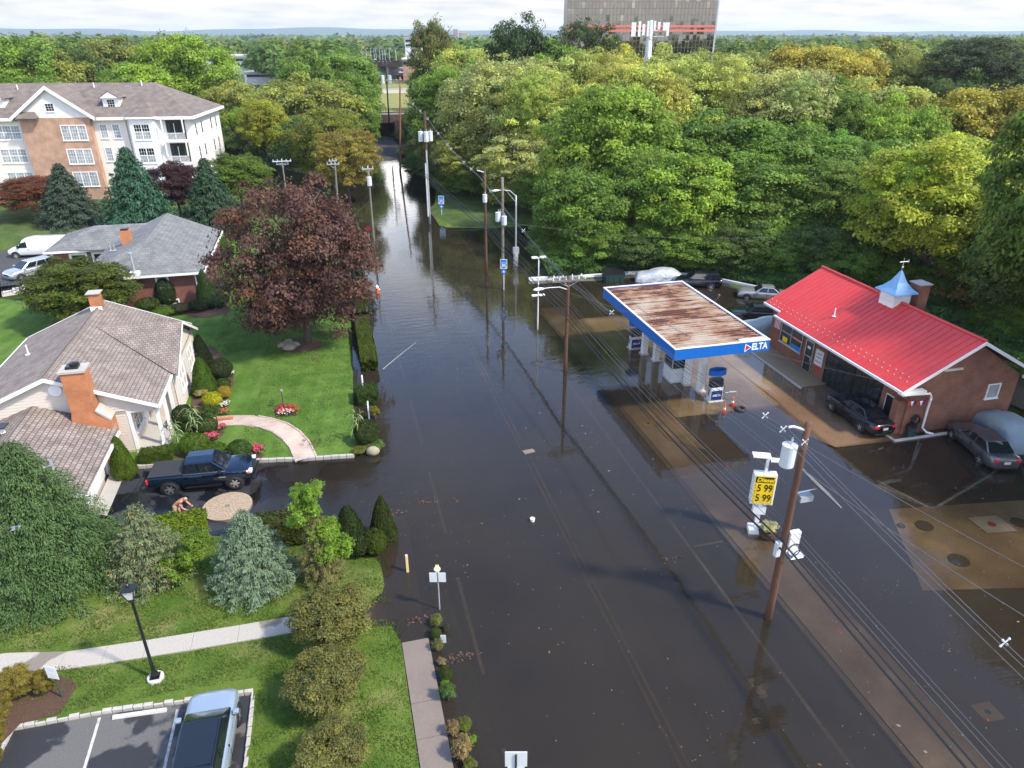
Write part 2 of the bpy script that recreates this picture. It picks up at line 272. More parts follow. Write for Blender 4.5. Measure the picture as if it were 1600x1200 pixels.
def watermat():
    m, n, l, b = newmat('flood_water'); n.remove(b); out = n['Material Output']
    g = n.new('ShaderNodeNewGeometry')
    mp = n.new('ShaderNodeMapping'); mp.inputs['Scale'].default_value = (.6, 1.7, 1); l.new(g.outputs['Position'], mp.inputs[0])
    t1 = n.new('ShaderNodeTexNoise'); t1.inputs['Scale'].default_value = 1.1; t1.inputs['Detail'].default_value = 3; l.new(mp.outputs[0], t1.inputs['Vector'])
    t2 = n.new('ShaderNodeTexNoise'); t2.inputs['Scale'].default_value = 5.5; t2.inputs['Detail'].default_value = 2; l.new(mp.outputs[0], t2.inputs['Vector'])
    t3 = n.new('ShaderNodeTexNoise'); t3.inputs['Scale'].default_value = .05; t3.inputs['Detail'].default_value = 2; l.new(g.outputs['Position'], t3.inputs['Vector'])
    ad = n.new('ShaderNodeMath'); ad.operation = 'MULTIPLY_ADD'; ad.inputs[1].default_value = .22; l.new(t2.outputs[0], ad.inputs[0]); l.new(t1.outputs[0], ad.inputs[2])
    # one set of rings where something dropped in
    sb = n.new('ShaderNodeVectorMath'); sb.operation = 'SUBTRACT'; rp = at(1368, 1062, 0); sb.inputs[1].default_value = (rp.x, rp.y, 0); l.new(g.outputs['Position'], sb.inputs[0])
    ln = n.new('ShaderNodeVectorMath'); ln.operation = 'LENGTH'; l.new(sb.outputs[0], ln.inputs[0])
    sn = n.new('ShaderNodeMath'); sn.operation = 'MULTIPLY'; sn.inputs[1].default_value = 42; l.new(ln.outputs['Value'], sn.inputs[0])
    si = n.new('ShaderNodeMath'); si.operation = 'SINE'; l.new(sn.outputs[0], si.inputs[0])
    fo = n.new('ShaderNodeMapRange'); fo.inputs[1].default_value = .1; fo.inputs[2].default_value = 1.5; fo.inputs[3].default_value = .10; fo.inputs[4].default_value = 0; l.new(ln.outputs['Value'], fo.inputs[0])
    rg = n.new('ShaderNodeMath'); rg.operation = 'MULTIPLY_ADD'; l.new(si.outputs[0], rg.inputs[0]); l.new(fo.outputs[0], rg.inputs[1]); l.new(ad.outputs[0], rg.inputs[2])
    bs = n.new('ShaderNodeMapRange'); bs.inputs[1].default_value = .4; bs.inputs[2].default_value = .65; bs.inputs[3].default_value = .10; bs.inputs[4].default_value = .30; l.new(t3.outputs[0], bs.inputs[0])
    bp = n.new('ShaderNodeBump'); bp.inputs['Distance'].default_value = .05; l.new(bs.outputs[0], bp.inputs['Strength']); l.new(rg.outputs[0], bp.inputs['Height'])
    gl = n.new('ShaderNodeBsdfGlossy'); gl.inputs['Roughness'].default_value = .015; l.new(bp.outputs[0], gl.inputs['Normal'])
    tr = n.new('ShaderNodeBsdfTransparent'); tr.inputs[0].default_value = (.66, .56, .42, 1)
    df = n.new('ShaderNodeBsdfDiffuse'); df.inputs[0].default_value = (.023, .020, .0165, 1)
    da = n.new('ShaderNodeAttribute'); da.attribute_name = 'depth'
    dm = n.new('ShaderNodeMath'); dm.operation = 'MULTIPLY'; dm.inputs[1].default_value = -7.5; si_ = n.new('ShaderNodeTexNoise'); si_.inputs['Scale'].default_value = .16; si_.inputs['Detail'].default_value = 6; si_.inputs['Roughness'].default_value = .6; l.new(g.outputs['Position'], si_.inputs['Vector'])   # drifting silt
    sm = n.new('ShaderNodeMapRange'); sm.inputs[1].default_value = .35; sm.inputs[2].default_value = .65; sm.inputs[3].default_value = .55; sm.inputs[4].default_value = 1.7; l.new(si_.outputs[0], sm.inputs[0])
    dd = n.new('ShaderNodeMath'); dd.operation = 'MULTIPLY'; l.new(da.outputs['Fac'], dd.inputs[0]); l.new(sm.outputs[0], dd.inputs[1]); l.new(dd.outputs[0], dm.inputs[0])
    mudc = n.new('ShaderNodeMixRGB'); mudc.inputs[1].default_value = (.023, .020, .0165, 1); mudc.inputs[2].default_value = (.043, .033, .021, 1); l.new(si_.outputs[0], mudc.inputs[0]); l.new(mudc.outputs[0], df.inputs[0])
    de = n.new('ShaderNodeMath'); de.operation = 'EXPONENT'; l.new(dm.outputs[0], de.inputs[0])       # share of light that gets through the murk
    dn = n.new('ShaderNodeMath'); dn.operation = 'MULTIPLY_ADD'; dn.inputs[1].default_value = -.80; dn.inputs[2].default_value = .80; l.new(de.outputs[0], dn.inputs[0])
    tc_ = n.new('ShaderNodeMixRGB'); tc_.inputs[1].default_value = (.60, .50, .36, 1); tc_.inputs[2].default_value = (.97, .93, .86, 1); l.new(de.outputs[0], tc_.inputs[0]); l.new(tc_.outputs[0], tr.inputs[0])
    mx = n.new('ShaderNodeMixShader'); l.new(dn.outputs[0], mx.inputs[0]); l.new(tr.outputs[0], mx.inputs[1]); l.new(df.outputs[0], mx.inputs[2])
    # Schlick reflectance, the same from both sides of the surface
    dp = n.new('ShaderNodeVectorMath'); dp.operation = 'DOT_PRODUCT'; l.new(g.outputs['Incoming'], dp.inputs[0]); l.new(bp.outputs[0], dp.inputs[1])
    def nm(op, a, b=None):
        q = n.new('ShaderNodeMath'); q.operation = op
        for k, v in enumerate((a, b)):
            if v is not None:
                if isinstance(v, (int, float)): q.inputs[k].default_value = v
                else: l.new(v, q.inputs[k])
        return q.outputs[0]
    ab = nm('MINIMUM', nm('ABSOLUTE', dp.outputs['Value']), 1.0)
    fr_out = nm('ADD', nm('MULTIPLY', nm('POWER', nm('SUBTRACT', 1.0, ab), 3.8), .975), .022)
    m2 = n.new('ShaderNodeMixShader'); l.new(fr_out, m2.inputs[0]); l.new(mx.outputs[0], m2.inputs[1]); l.new(gl.outputs[0], m2.inputs[2])
    l.new(m2.outputs[0], out.inputs[0])
    return m
M['water'] = watermat()
_pc = {}
def paint(col, rough=.22, metal=.3):
    k = (col, rough, metal)
    if k not in _pc: _pc[k] = mat('car_paint', col, rough, metal, coat=.8)
    return _pc[k]

# ------------------------------------------------------------------ mesh helpers
class MB:
    def __init__(s): s.v, s.f = [], []
    def add(s, vs, fs):
        o = len(s.v); s.v += [tuple(p) for p in vs]; s.f += [tuple(i + o for i in f) for f in fs]; return s
    def box(s, x0, x1, y0, y1, z0, z1):
        return s.add([(x, y, z) for x in (x0, x1) for y in (y0, y1) for z in (z0, z1)], [(0, 1, 3, 2), (4, 6, 7, 5), (0, 4, 5, 1), (2, 3, 7, 6), (0, 2, 6, 4), (1, 5, 7, 3)])
    def tbox(s, T, a0, a1, b0, b1, c0, c1):
        return s.add([T(x, y, z) for x in (a0, a1) for y in (b0, b1) for z in (c0, c1)], [(0, 1, 3, 2), (4, 6, 7, 5), (0, 4, 5, 1), (2, 3, 7, 6), (0, 2, 6, 4), (1, 5, 7, 3)])
    def quad(s, a, b, c, d): return s.add([a, b, c, d], [(0, 1, 2, 3)])
    def prism(s, poly, z0, z1):
        n = len(poly)
        return s.add([(x, y, z0) for x, y in poly] + [(x, y, z1) for x, y in poly], [tuple(range(n))[::-1], tuple(range(n, 2 * n))] + [(i, (i + 1) % n, n + (i + 1) % n, n + i) for i in range(n)])
    def slab(s, pts, th):                # planar 3D polygon (top side), thickened downwards along its normal
        p = [Vector(q) for q in pts]; nn = (p[1] - p[0]).cross(p[2] - p[0]).normalized()
        if nn.z < 0: p.reverse(); nn = -nn
        n = len(p)
        return s.add([tuple(q) for q in p] + [tuple(q - nn * th) for q in p], [tuple(range(n)), tuple(range(n, 2 * n))[::-1]] + [(i, n + i, n + (i + 1) % n, (i + 1) % n) for i in range(n)])
    def tube(s, path, r, n=8, r1=None, cap=True):
        p = [Vector(q) for q in path]; k = len(p); rings = []
        for i in range(k):
            d = (p[min(i + 1, k - 1)] - p[max(i - 1, 0)]).normalized()
            a = d.cross(Vector((0, 0, 1)) if abs(d.z) < .95 else Vector((1, 0, 0))).normalized(); b = d.cross(a)
            rr = r if r1 is None else r + (r1 - r) * i / (k - 1)
            if isinstance(r, (list, tuple)): rr = r[i]
            rings.append([p[i] + (a * math.cos(t) + b * math.sin(t)) * rr for t in (2 * math.pi * j / n for j in range(n))])
        vs = [q for g in rings for q in g]; fs = [(i * n + j, i * n + (j + 1) % n, (i + 1) * n + (j + 1) % n, (i + 1) * n + j) for i in range(k - 1) for j in range(n)]
        if cap: fs += [tuple(range(n))[::-1], tuple(range((k - 1) * n, k * n))]
        return s.add(vs, fs)
    def lathe(s, prof, n=14, c=(0, 0, 0)):
        k = len(prof); vs = [(c[0] + r * math.cos(2 * math.pi * j / n), c[1] + r * math.sin(2 * math.pi * j / n), c[2] + z) for r, z in prof for j in range(n)]
        fs = [(i * n + j, i * n + (j + 1) % n, (i + 1) * n + (j + 1) % n, (i + 1) * n + j) for i in range(k - 1) for j in range(n)]
        return s.add(vs, fs + [tuple(range(n))[::-1], tuple(range((k - 1) * n, k * n))])
    def disc(s, c, nrm, r, th=.02, n=16):
        c, nrm = Vector(c), Vector(nrm).normalized(); return s.tube([c, c + nrm * th], r, n)
    def build(s, name, m, parent=None, smooth=False, bevel=0, sub=0, loc=None):
        me = bpy.data.meshes.new(name); me.from_pydata(s.v, [], s.f); me.update()
        if smooth or bevel or sub:
            bm = bmesh.new(); bm.from_mesh(me); bmesh.ops.remove_doubles(bm, verts=bm.verts, dist=1e-4)
            bmesh.ops.recalc_face_normals(bm, faces=bm.faces); bm.to_mesh(me); bm.free()
        else:
            bm = bmesh.new(); bm.from_mesh(me); bmesh.ops.recalc_face_normals(bm, faces=bm.faces); bm.to_mesh(me); bm.free()
        me.materials.append(M[m] if isinstance(m, str) else m)
        if smooth: me.polygons.foreach_set('use_smooth', [True] * len(me.polygons))
        o = bpy.data.objects.new(name, me); C.objects.link(o)
        if parent is not None:
            o.parent = parent
        if loc: o.location = loc
        if bevel: b = o.modifiers.new('bevel', 'BEVEL'); b.width = bevel; b.segments = 2; b.limit_method = 'ANGLE'
        if sub: b = o.modifiers.new('sub', 'SUBSURF'); b.levels = sub; b.render_levels = sub
        return o
def tag(o, label=None, cat=None, group=None, kind=None):
    if label: o['label'] = label
    if cat: o['category'] = cat
    if group: o['group'] = group
    if kind: o['kind'] = kind
    return o
def thing(name, label, cat, loc=(0, 0, 0), rz=0, group=None):
    o = bpy.data.objects.new(name, None); C.objects.link(o); o.location = loc; o.rotation_euler = (0, 0, rz); o.empty_display_size = .3
    return tag(o, label, cat, group)
kids = {}
def copy_tree(root, loc, rz, label=None, group=None, scale=None):
    r = root.copy(); C.objects.link(r); r.location = loc; r.rotation_euler = (0, 0, rz)
    if label: r['label'] = label
    if group: r['group'] = group
    if scale: r.scale = scale
    for ch in root.children:
        c = ch.copy(); C.objects.link(c); c.parent = r
        for g in ch.children:
            d = g.copy(); C.objects.link(d); d.parent = c
    return r
def shared(o, name, parent, loc, rot=(0, 0, 0), scale=(1, 1, 1)):
    c = bpy.data.objects.new(name, o.data); C.objects.link(c); c.parent = parent; c.location = loc; c.rotation_euler = rot; c.scale = scale
    return c
def text_mesh(name, s, size, m, parent, T, extrude=.004, align='CENTER', shear=0, bold=0, sx=1):
    """flat lettering; T(a, b, c) maps text x, text y, depth to place"""
    cu = bpy.data.curves.new(name, 'FONT'); cu.body = s; cu.size = size; cu.align_x = align; cu.align_y = 'CENTER'; cu.extrude = extrude; cu.shear = shear; cu.offset = bold; cu.resolution_u = 3
    o = bpy.data.objects.new(name, cu); C.objects.link(o)
    dg = bpy.context.evaluated_depsgraph_get(); me = bpy.data.meshes.new_from_object(o.evaluated_get(dg)); bpy.data.objects.remove(o)
    for v in me.vertices: v.co = Vector(T(v.co.x * sx, v.co.y, v.co.z))
    me.materials.clear(); me.materials.append(M[m]); me.name = name
    q = bpy.data.objects.new(name, me); C.objects.link(q); q.parent = parent
    return q
def sheet(name, poly, zf, sp, m, kind='structure', parent=None, jit=.25, seed=1):
    """polygon filled with a fine triangulation, heights from zf(x, y)"""
    rr = random.Random(seed); pts = [Vector(p[:2]) for p in poly]; bd = []
    for i, a in enumerate(pts):
        b = pts[(i + 1) % len(pts)]; k = max(1, int((b - a).length / sp)); bd += [a.lerp(b, j / k) for j in range(k)]
    nb = len(bd); xs = [p.x for p in pts]; ys = [p.y for p in pts]; inn = []
    def inside(x, y):
        c = False; j = nb0 - 1
        for i in range(nb0):
            xi, yi, xj, yj = xs[i], ys[i], xs[j], ys[j]
            if (yi > y) != (yj > y) and x < (xj - xi) * (y - yi) / (yj - yi) + xi: c = not c
            j = i
        return c
    nb0 = len(pts); y = min(ys) + sp / 2
    while y < max(ys):
        x = min(xs) + sp / 2
        while x < max(xs):
            px, py = x + rr.uniform(-jit, jit) * sp, y + rr.uniform(-jit, jit) * sp
            if inside(px, py): inn.append(Vector((px, py)))
            x += sp
        y += sp
    vv, ee, ff = geometry.delaunay_2d_cdt(bd + inn, [(i, (i + 1) % nb) for i in range(nb)], [], 1, 1e-5)[:3]
    me = bpy.data.meshes.new(name); me.from_pydata([(p.x, p.y, zf(p.x, p.y)) for p in vv], [], [tuple(f) for f in ff]); me.update()
    bm = bmesh.new(); bm.from_mesh(me)
    for f in bm.faces:
        if f.normal.z < 0: f.normal_flip()
    bm.to_mesh(me); bm.free()
    me.materials.append(M[m]); me.polygons.foreach_set('use_smooth', [True] * len(me.polygons))
    o = bpy.data.objects.new(name, me); C.objects.link(o)
    if kind: o['kind'] = kind
    if parent: o.parent = parent
    return o

# ------------------------------------------------------------------ foliage meshes
def leaf_mesh(name, c, nrm, size, asp, tint, m, direction=None, g=None):
    g = g or nr; n = len(c)
    nrm = nrm / (np.linalg.norm(nrm, axis=1, keepdims=True) + 1e-9)
    a = direction if direction is not None else g.normal(size=(n, 3))
    t = a - nrm * np.sum(a * nrm, axis=1, keepdims=True); t /= np.linalg.norm(t, axis=1, keepdims=True) + 1e-9
    b = np.cross(nrm, t); s = np.asarray(size).reshape(-1, 1) * np.ones((n, 1))
    v = np.empty((n, 4, 3)); v[:, 0] = c - t * s; v[:, 1] = c + b * s * asp; v[:, 2] = c + t * s; v[:, 3] = c - b * s * asp
    me = bpy.data.meshes.new(name); me.vertices.add(n * 4); me.vertices.foreach_set('co', v.reshape(-1).astype('f'))
    me.loops.add(n * 4); me.loops.foreach_set('vertex_index', np.arange(n * 4, dtype='i'))
    me.polygons.add(n); me.polygons.foreach_set('loop_start', np.arange(0, n * 4, 4, dtype='i')); me.polygons.foreach_set('loop_total', np.full(n, 4, dtype='i'))
    me.update(calc_edges=True)
    at_ = me.attributes.new('tint', 'FLOAT_COLOR', 'FACE'); tt = np.ones((n, 4)); tt[:, :3] = tint if tint.ndim == 2 else tint[:, None]
    at_.data.foreach_set('color', tt.reshape(-1).astype('f'))
    me.materials.append(M[m]); return me
def unit(n, g):
    d = g.normal(size=(n, 3)); return d / np.linalg.norm(d, axis=1, keepdims=True)
def crown_mesh(name, seed, clumps, per, leaf, rc=(.17, .30), low=-.75, lobes=5, rag=.25, asp=.55, inner=.25, yellow=.25):
    """broadleaf crown in a unit ball: clumps of leaf faces round an uneven lobed outline"""
    g = np.random.default_rng(seed); d = unit(clumps * 3, g); d = d[d[:, 2] > low][:clumps]
    lob = unit(lobes, g); lob[:, 2] = np.abs(lob[:, 2]) * .7
    rr = .66 + rag * (np.max(d @ lob.T, axis=1) - .5) + g.normal(size=len(d)) * .085
    k = g.random(len(d)) < inner; rr[k] *= g.uniform(.3, .8, k.sum())
    cc = d * rr[:, None]; crr = g.uniform(*rc, len(d)); ct = g.uniform(.66, 1.36, len(d)); cw = g.random(len(d)) ** 2 * yellow
    P_, N_, T_, S_ = [], [], [], []
    for i in range(len(d)):
        m_ = int(per * (crr[i] / rc[1]) ** 1.7); u = unit(m_, g); u[:, 2] = np.where(u[:, 2] < -.3, -u[:, 2], u[:, 2])
        rad = crr[i] * (.35 + .72 * g.random(m_) ** .6 + .25 * (g.random(m_) < .12) * g.random(m_)); sq = np.array([1.15, 1.15, .72])
        P_.append(cc[i] + u * rad[:, None] * sq); N_.append(u * .55 + np.array([0, 0, .55]) + g.normal(size=(m_, 3)) * .45 + d[i] * .25)
        t = ct[i] * g.uniform(.72, 1.3, m_); w = cw[i] + g.random(m_) * .12
        T_.append(np.stack([t * (1 + w * 1.1), t * (1 + w * .6), t * (1 - w * .4)], 1)); S_.append(leaf * g.uniform(.6, 1.35, m_))
    k = int(clumps * per * .05); q = unit(k, g); q = q[q[:, 2] > low]; k = len(q); rq = (.66 + rag * (np.max(q @ lob.T, axis=1) - .5)) * g.uniform(.75, 1.28, k); P_.append(q * rq[:, None]); N_.append(q * .4 + np.array([0, 0, .5]) + g.normal(size=(k, 3)) * .5); t = g.uniform(.7, 1.35, k); T_.append(np.stack([t * 1.1, t * 1.05, t], 1)); S_.append(leaf * g.uniform(.6, 1.2, k))   # loose outer twigs
    return leaf_mesh(name, np.concatenate(P_), np.concatenate(N_), np.concatenate(S_), asp, np.concatenate(T_), 'leaf', g=g)
def conifer_mesh(name, seed, whorls, per, leaf, droop=.18, power=.85, dens=1., bare=0., brown=0.):
    """spruce crown: height 1, base radius 1; drooping boughs with sprays of needles"""
    g = np.random.default_rng(seed); P_, N_, D_, T_, S_ = [], [], [], [], []
    for w in range(whorls):
        z0 = .03 + .95 * (w / whorls) ** .93; R0 = (1 - z0) ** power + .02
        nb = max(5, int(per * (R0 ** .7 + .25))); a0 = g.random() * 6.28
        for j in range(nb):
            a = a0 + 6.283 * j / nb + g.normal() * .12; L = R0 * g.uniform(.78, 1.12); k = max(8, int(dens * 95 * L + 10))
            if g.random() < bare: continue
            s = g.random(k) ** .75; rad = L * s; z = z0 - droop * L * s ** 1.6 * .5 + .05 * np.maximum(0, s - .75) * L + g.normal(size=k) * .006
            wd = .16 * L * (1.15 - s) + .02; off = g.normal(size=k) * wd
            ca, sa = math.cos(a), math.sin(a)
            P_.append(np.stack([rad * ca - off * sa, rad * sa + off * ca, z - np.abs(off) * .12 + g.normal(size=k) * .008], 1))
            N_.append(np.stack([.35 * ca + g.normal(size=k) * .35, .35 * sa + g.normal(size=k) * .35, np.full(k, .8)], 1))
            D_.append(np.stack([ca - sa * np.sign(off) * .7 + g.normal(size=k) * .3, sa + ca * np.sign(off) * .7 + g.normal(size=k) * .3, g.normal(size=k) * .25 - .25], 1))
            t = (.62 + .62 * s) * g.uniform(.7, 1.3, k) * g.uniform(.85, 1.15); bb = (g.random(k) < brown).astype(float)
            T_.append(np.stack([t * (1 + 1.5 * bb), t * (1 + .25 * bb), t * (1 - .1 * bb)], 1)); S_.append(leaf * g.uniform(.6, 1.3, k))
    return leaf_mesh(name, np.concatenate(P_), np.concatenate(N_), np.concatenate(S_), .3, np.concatenate(T_), 'needle', np.concatenate(D_), g)
def shrub_mesh(name, seed, kind, n, leaf, lump=.06):
    """clipped shrub, unit radius, height 1"""
    g = np.random.default_rng(seed); a = g.random(n) * 6.283; t = g.random(n)
    if kind == 'cone': z = 1 - t ** .62; r = (1 - z) ** .62 * (.72 + .28 * np.minimum(1, (z + .02) * 8)); nx = np.stack([np.cos(a), np.sin(a), np.full(n, .45)], 1)
    elif kind == 'box':
        u = g.uniform(-1, 1, (n, 3)); f = g.integers(0, 5, n); ax = f % 3; u[np.arange(n), ax] = np.where(f == 2, 1, np.where(f < 2, 1, -1))
        nx = np.zeros((n, 3)); nx[np.arange(n), ax] = u[np.arange(n), ax]
        p = u.copy(); p[:, :2] *= 1 - .06 * (1 - p[:, 2:3]) + g.normal(size=(n, 1)) * .02; p[:, 2] = (p[:, 2] + 1) / 2
    else:
        d = unit(n, g); z = d[:, 2] * .5 + .5; r = np.sqrt(np.maximum(0, 1 - d[:, 2] ** 2)); nx = d
        if kind == 'bell': r = r ** .8 * (1 - .25 * z)
    if kind != 'box': p = np.stack([np.cos(a) * r, np.sin(a) * r, z], 1) if kind == 'cone' else np.stack([d[:, 0] / (np.linalg.norm(d[:, :2], axis=1) + 1e-6) * r, d[:, 1] / (np.linalg.norm(d[:, :2], axis=1) + 1e-6) * r, z], 1)
    w = np.sin(p[:, 0] * 7 + seed) * np.sin(p[:, 1] * 6.3 + 1) * np.sin(p[:, 2] * 9 + 2)
    dep = g.random(n) ** 2 * .14; c0 = np.array([0, 0, .45]); p = c0 + (p - c0) * (1 + lump * w - dep)[:, None]
    tt = (.8 + .3 * p[:, 2]) ** 0 * g.uniform(.62, 1.35, n) * (1 + .28 * w); y = g.random(n) * .2
    return leaf_mesh(name, p, nx + g.normal(size=(n, 3)) * .55 + np.array([0, 0, .2]), leaf * g.uniform(.6, 1.4, n), .55, np.stack([tt * (1 + y), tt * (1 + .4 * y), tt * (1 - y)], 1), 'leaf', g=g)
CROWN = [crown_mesh('crown_leaves', 20 + i, 260, 300, .027, rc=(.07, .21), lobes=7 + i % 4, rag=.46 + .08 * (i % 3)) for i in range(6)]
WISP = [crown_mesh('crown_leaves_fine', 40 + i, 260, 240, .025, rc=(.07, .17), rag=.52, lobes=7, asp=.4, yellow=.3) for i in range(3)]
MAPLE = crown_mesh('maple_leaves', 61, 260, 330, .022, rc=(.07, .18), rag=.5, lobes=9, low=-.8, yellow=.35)
PURPLE = crown_mesh('maple_leaves_dark', 64, 270, 330, .020, rc=(.08, .20), rag=.56, lobes=8, low=-.85, yellow=.5, inner=.3)
SPARSE = crown_mesh('sparse_leaves', 62, 60, 75, .034, rc=(.12, .22), rag=.3, lobes=7, yellow=.6)
CRAB = [crown_mesh('crab_leaves', 70 + i, 150, 330, .030, rc=(.12, .24), rag=.2, lobes=6, low=-.9, yellow=.35) for i in range(2)]
FIR = [conifer_mesh('fir_needles', 80 + i, 30, 14, .030, dens=1.7) for i in range(2)]
SPRUCE = conifer_mesh('spruce_needles', 85, 50, 18, .0155, dens=2.6, droop=.10, power=.72)
BLUE = [conifer_mesh('blue_needles', 86, 28, 13, .024, dens=2.4, droop=-.05, power=.75), conifer_mesh('thin_needles', 87, 26, 12, .025, dens=2.0, droop=.0, power=.75, bare=.12, brown=.14)]
CONE = [shrub_mesh('cone_leaves', 90 + i, 'cone', 9000, .032) for i in range(2)]
BALL = [shrub_mesh('ball_leaves', 92 + i, 'ball', 6500, .042) for i in range(2)]
BELL = shrub_mesh('bell_leaves', 94, 'bell', 7000, .04)
BOX = shrub_mesh('box_leaves', 95, 'box', 9000, .055, .05)
LOOSE = crown_mesh('loose_leaves', 96, 45, 90, .075, rc=(.2, .34), low=-.4, yellow=.3)
CORE = {}
def foliage(name, me, col, parent, loc, scale, rz=0.):
    o = bpy.data.objects.new(name, me); C.objects.link(o); o.parent = parent; o.location = loc; o.scale = scale; o.rotation_euler = (0, 0, rz); o.color = (*col, 1)
    return o
_trunks = {}
def trunk_mesh(kind):
    if kind in _trunks: return _trunks[kind]
    b = MB(); g = random.Random(hash(kind) % 99 if False else len(_trunks) + 3)
    b.tube([(0, 0, -.03), (.01, 0, .12), (0, .01, .35), (.015, 0, .62), (0, 0, .9)], [.030, .024, .020, .013, .004], 8)
    if kind != 'conifer':
        for i in range(11):
            a = i * 2.4; z = .26 + .045 * i; L = .34 - .012 * i
            p = [(0, 0, z), (math.cos(a) * L * .45, math.sin(a) * L * .45, z + .08), (math.cos(a + .2) * L, math.sin(a + .2) * L, z + .2)]
            b.tube(p, [.011, .007, .002], 5)
    o = b.build('trunk', 'bark', smooth=True); me = o.data; bpy.data.objects.remove(o); _trunks[kind] = me
    return me
def gz(x, y):                             # height of the ground
    xs = .25 + .35 * math.sin(y * .13) * (1 if y > 36 else .4)
    if y < 24: xs = .85
    if 24 <= y < 30: xs = .5 - (y - 24) * .02
    if y > 96: xs = -.5 + min(2, (y - 96) * .05)
    left = max(-.55, min(.22 + .28 * max(0, min(1, (y - 24) / 5)), (xs - x) * .16))
    if 150 < y: left = max(left, min(1.0, (y - 150) * .02)) if x < 2 else left
    xr = 41. if y < 30 else (36 + (62 - y) * .2 if y < 62 else 19.0 + max(0, y - 66) * .36)
    if 62 <= y < 66: xr = 36 + (19 - 36) * (y - 62) / 4
    if y > 88: xr = 13.2 + .35 * math.sin(y * .3) + max(0, min(2.8, (y - 100) * .35))
    if y > 88: right = max(-.55, min(.6, (x - xr) * .25))
    else: right = max(-.55, min(.14 if y < 74 else .6, (x - xr) * .3))
    h = max(left, right)
    if y > 150: h = max(h, min(.3, (y - 150) * .02 - .3)) if h > -.5 else h
    if y > 186: h = max(h, min(5.0, (y - 186) * .9))
    if y > 300: h = 5 - min(2.5, (y - 300) * .02)
    return h
def tree(u, vtop, wpx, d, me, col, label, group=None, kind='tree', base=None, trunkc=None, zlow=.22, name='tree', bark=None, rz=None, lean=0):
    top = deep(u, vtop, d); f, r_ = d, None
    gx, gy = top.x, top.y; g0 = gz(gx, gy) if base is None else base; h = top.z - g0
    rr = wpx / F * (Vector((top.x, top.y, top.z - H)).dot(Vector((SA * CP, CA * CP, -SP)))) / 2
    t = thing(name, label, 'tree', (gx, gy, g0), 0, group); rz = rnd.uniform(0, 6.28) if rz is None else rz
    tk = bpy.data.objects.new('trunk', trunk_mesh('broad')); C.objects.link(tk); tk.parent = t; tk.scale = (h * .8, h * .8, h); tk.rotation_euler = (0, 0, rz)
    zc_, hz = h * (zlow + 1) / 2, h * (1 - zlow) / 2
    foliage('crown', me, col, t, (0, 0, zc_), (rr * 1.04, rr * 1.04, hz * 1.06), rz)
    if me not in (SPARSE, PURPLE) and d < 135:                              # second leaders break the outline
        for k in range(2 if me is not MAPLE else 1):
            a = rz * 3 + k * 2.6; q = rnd.uniform(.38, .55); foliage('crown', CROWN[(k + int(rz * 7)) % 6] if me in CROWN else me, tuple(c * rnd.uniform(.88, 1.14) for c in col), t, (math.cos(a) * rr * .5, math.sin(a) * rr * .5, zc_ + hz * rnd.uniform(.15, .5)), (rr * q, rr * q, hz * q * 1.15), a)
    return t
def conifer(u, vtop, wpx, d, me, col, label, base=None, name='conifer_tree', cat='tree', group=None):
    top = deep(u, vtop, d); g0 = gz(top.x, top.y) if base is None else base; h = top.z - g0
    rr = wpx / F * (Vector((top.x, top.y, g0 + h * .3 - H)).dot(Vector((SA * CP, CA * CP, -SP)))) / 2
    t = thing(name, label, cat, (top.x, top.y, g0), 0, group)
    tk = bpy.data.objects.new('trunk', trunk_mesh('conifer')); C.objects.link(tk); tk.parent = t; tk.scale = (h * .7, h * .7, h)
    foliage('crown', me, col, t, (0, 0, h * .02), (rr * 1.05, rr * 1.05, h * .98), rnd.uniform(0, 6.28))
    return t
def shrub(u, vb, wpx, vtop, me, col, label, z=None, group=None, name='shrub', cat='shrub', depth=None, xy=None, dims=None):
    """one clipped or loose shrub whose foot centre is seen at (u, vb)"""
    p = at(u, vb, .3 if z is None else z)
    if xy: p = Vector((*xy, z))
    if z is None: p.z = max(gz(p.x, p.y), -.3); p = at(u, vb, p.z)
    dist = (p - Vector((0, 0, H))).dot(Vector((SA * CP, CA * CP, -SP)))
    rr = wpx / F * dist / 2; pf = Vector((p.x, p.y)).length
    fd = p.x * SA + p.y * CA; h = max(.25, deep(u, vtop, fd).z - p.z)
    sx, sy = rr, rr if depth is None else depth / 2
    if dims: sx, sy, h = dims
    t = thing(name, label, cat, tuple(p), 0, group)
    loose = me.name.startswith(('loose', 'crab', 'sparse', 'crown', 'maple'))
    foliage('foliage', me, col, t, (0, 0, h * .5 if loose else 0), (sx, sy, h * .55 if loose else h), rnd.uniform(0, 6.28) if me is not BOX else 0)
    st = MB(); [st.tube([(0, 0, -.15), (math.cos(a) * sx * .12, math.sin(a) * sx * .12, h * .35), (math.cos(a) * sx * .35, math.sin(a) * sx * .35, h * .7)], [.035 * min(1, h), .025 * min(1, h), .008], 5) for a in (0.3, 2.5, 4.4)]
    st.build('stem', 'bark', t)
    return t

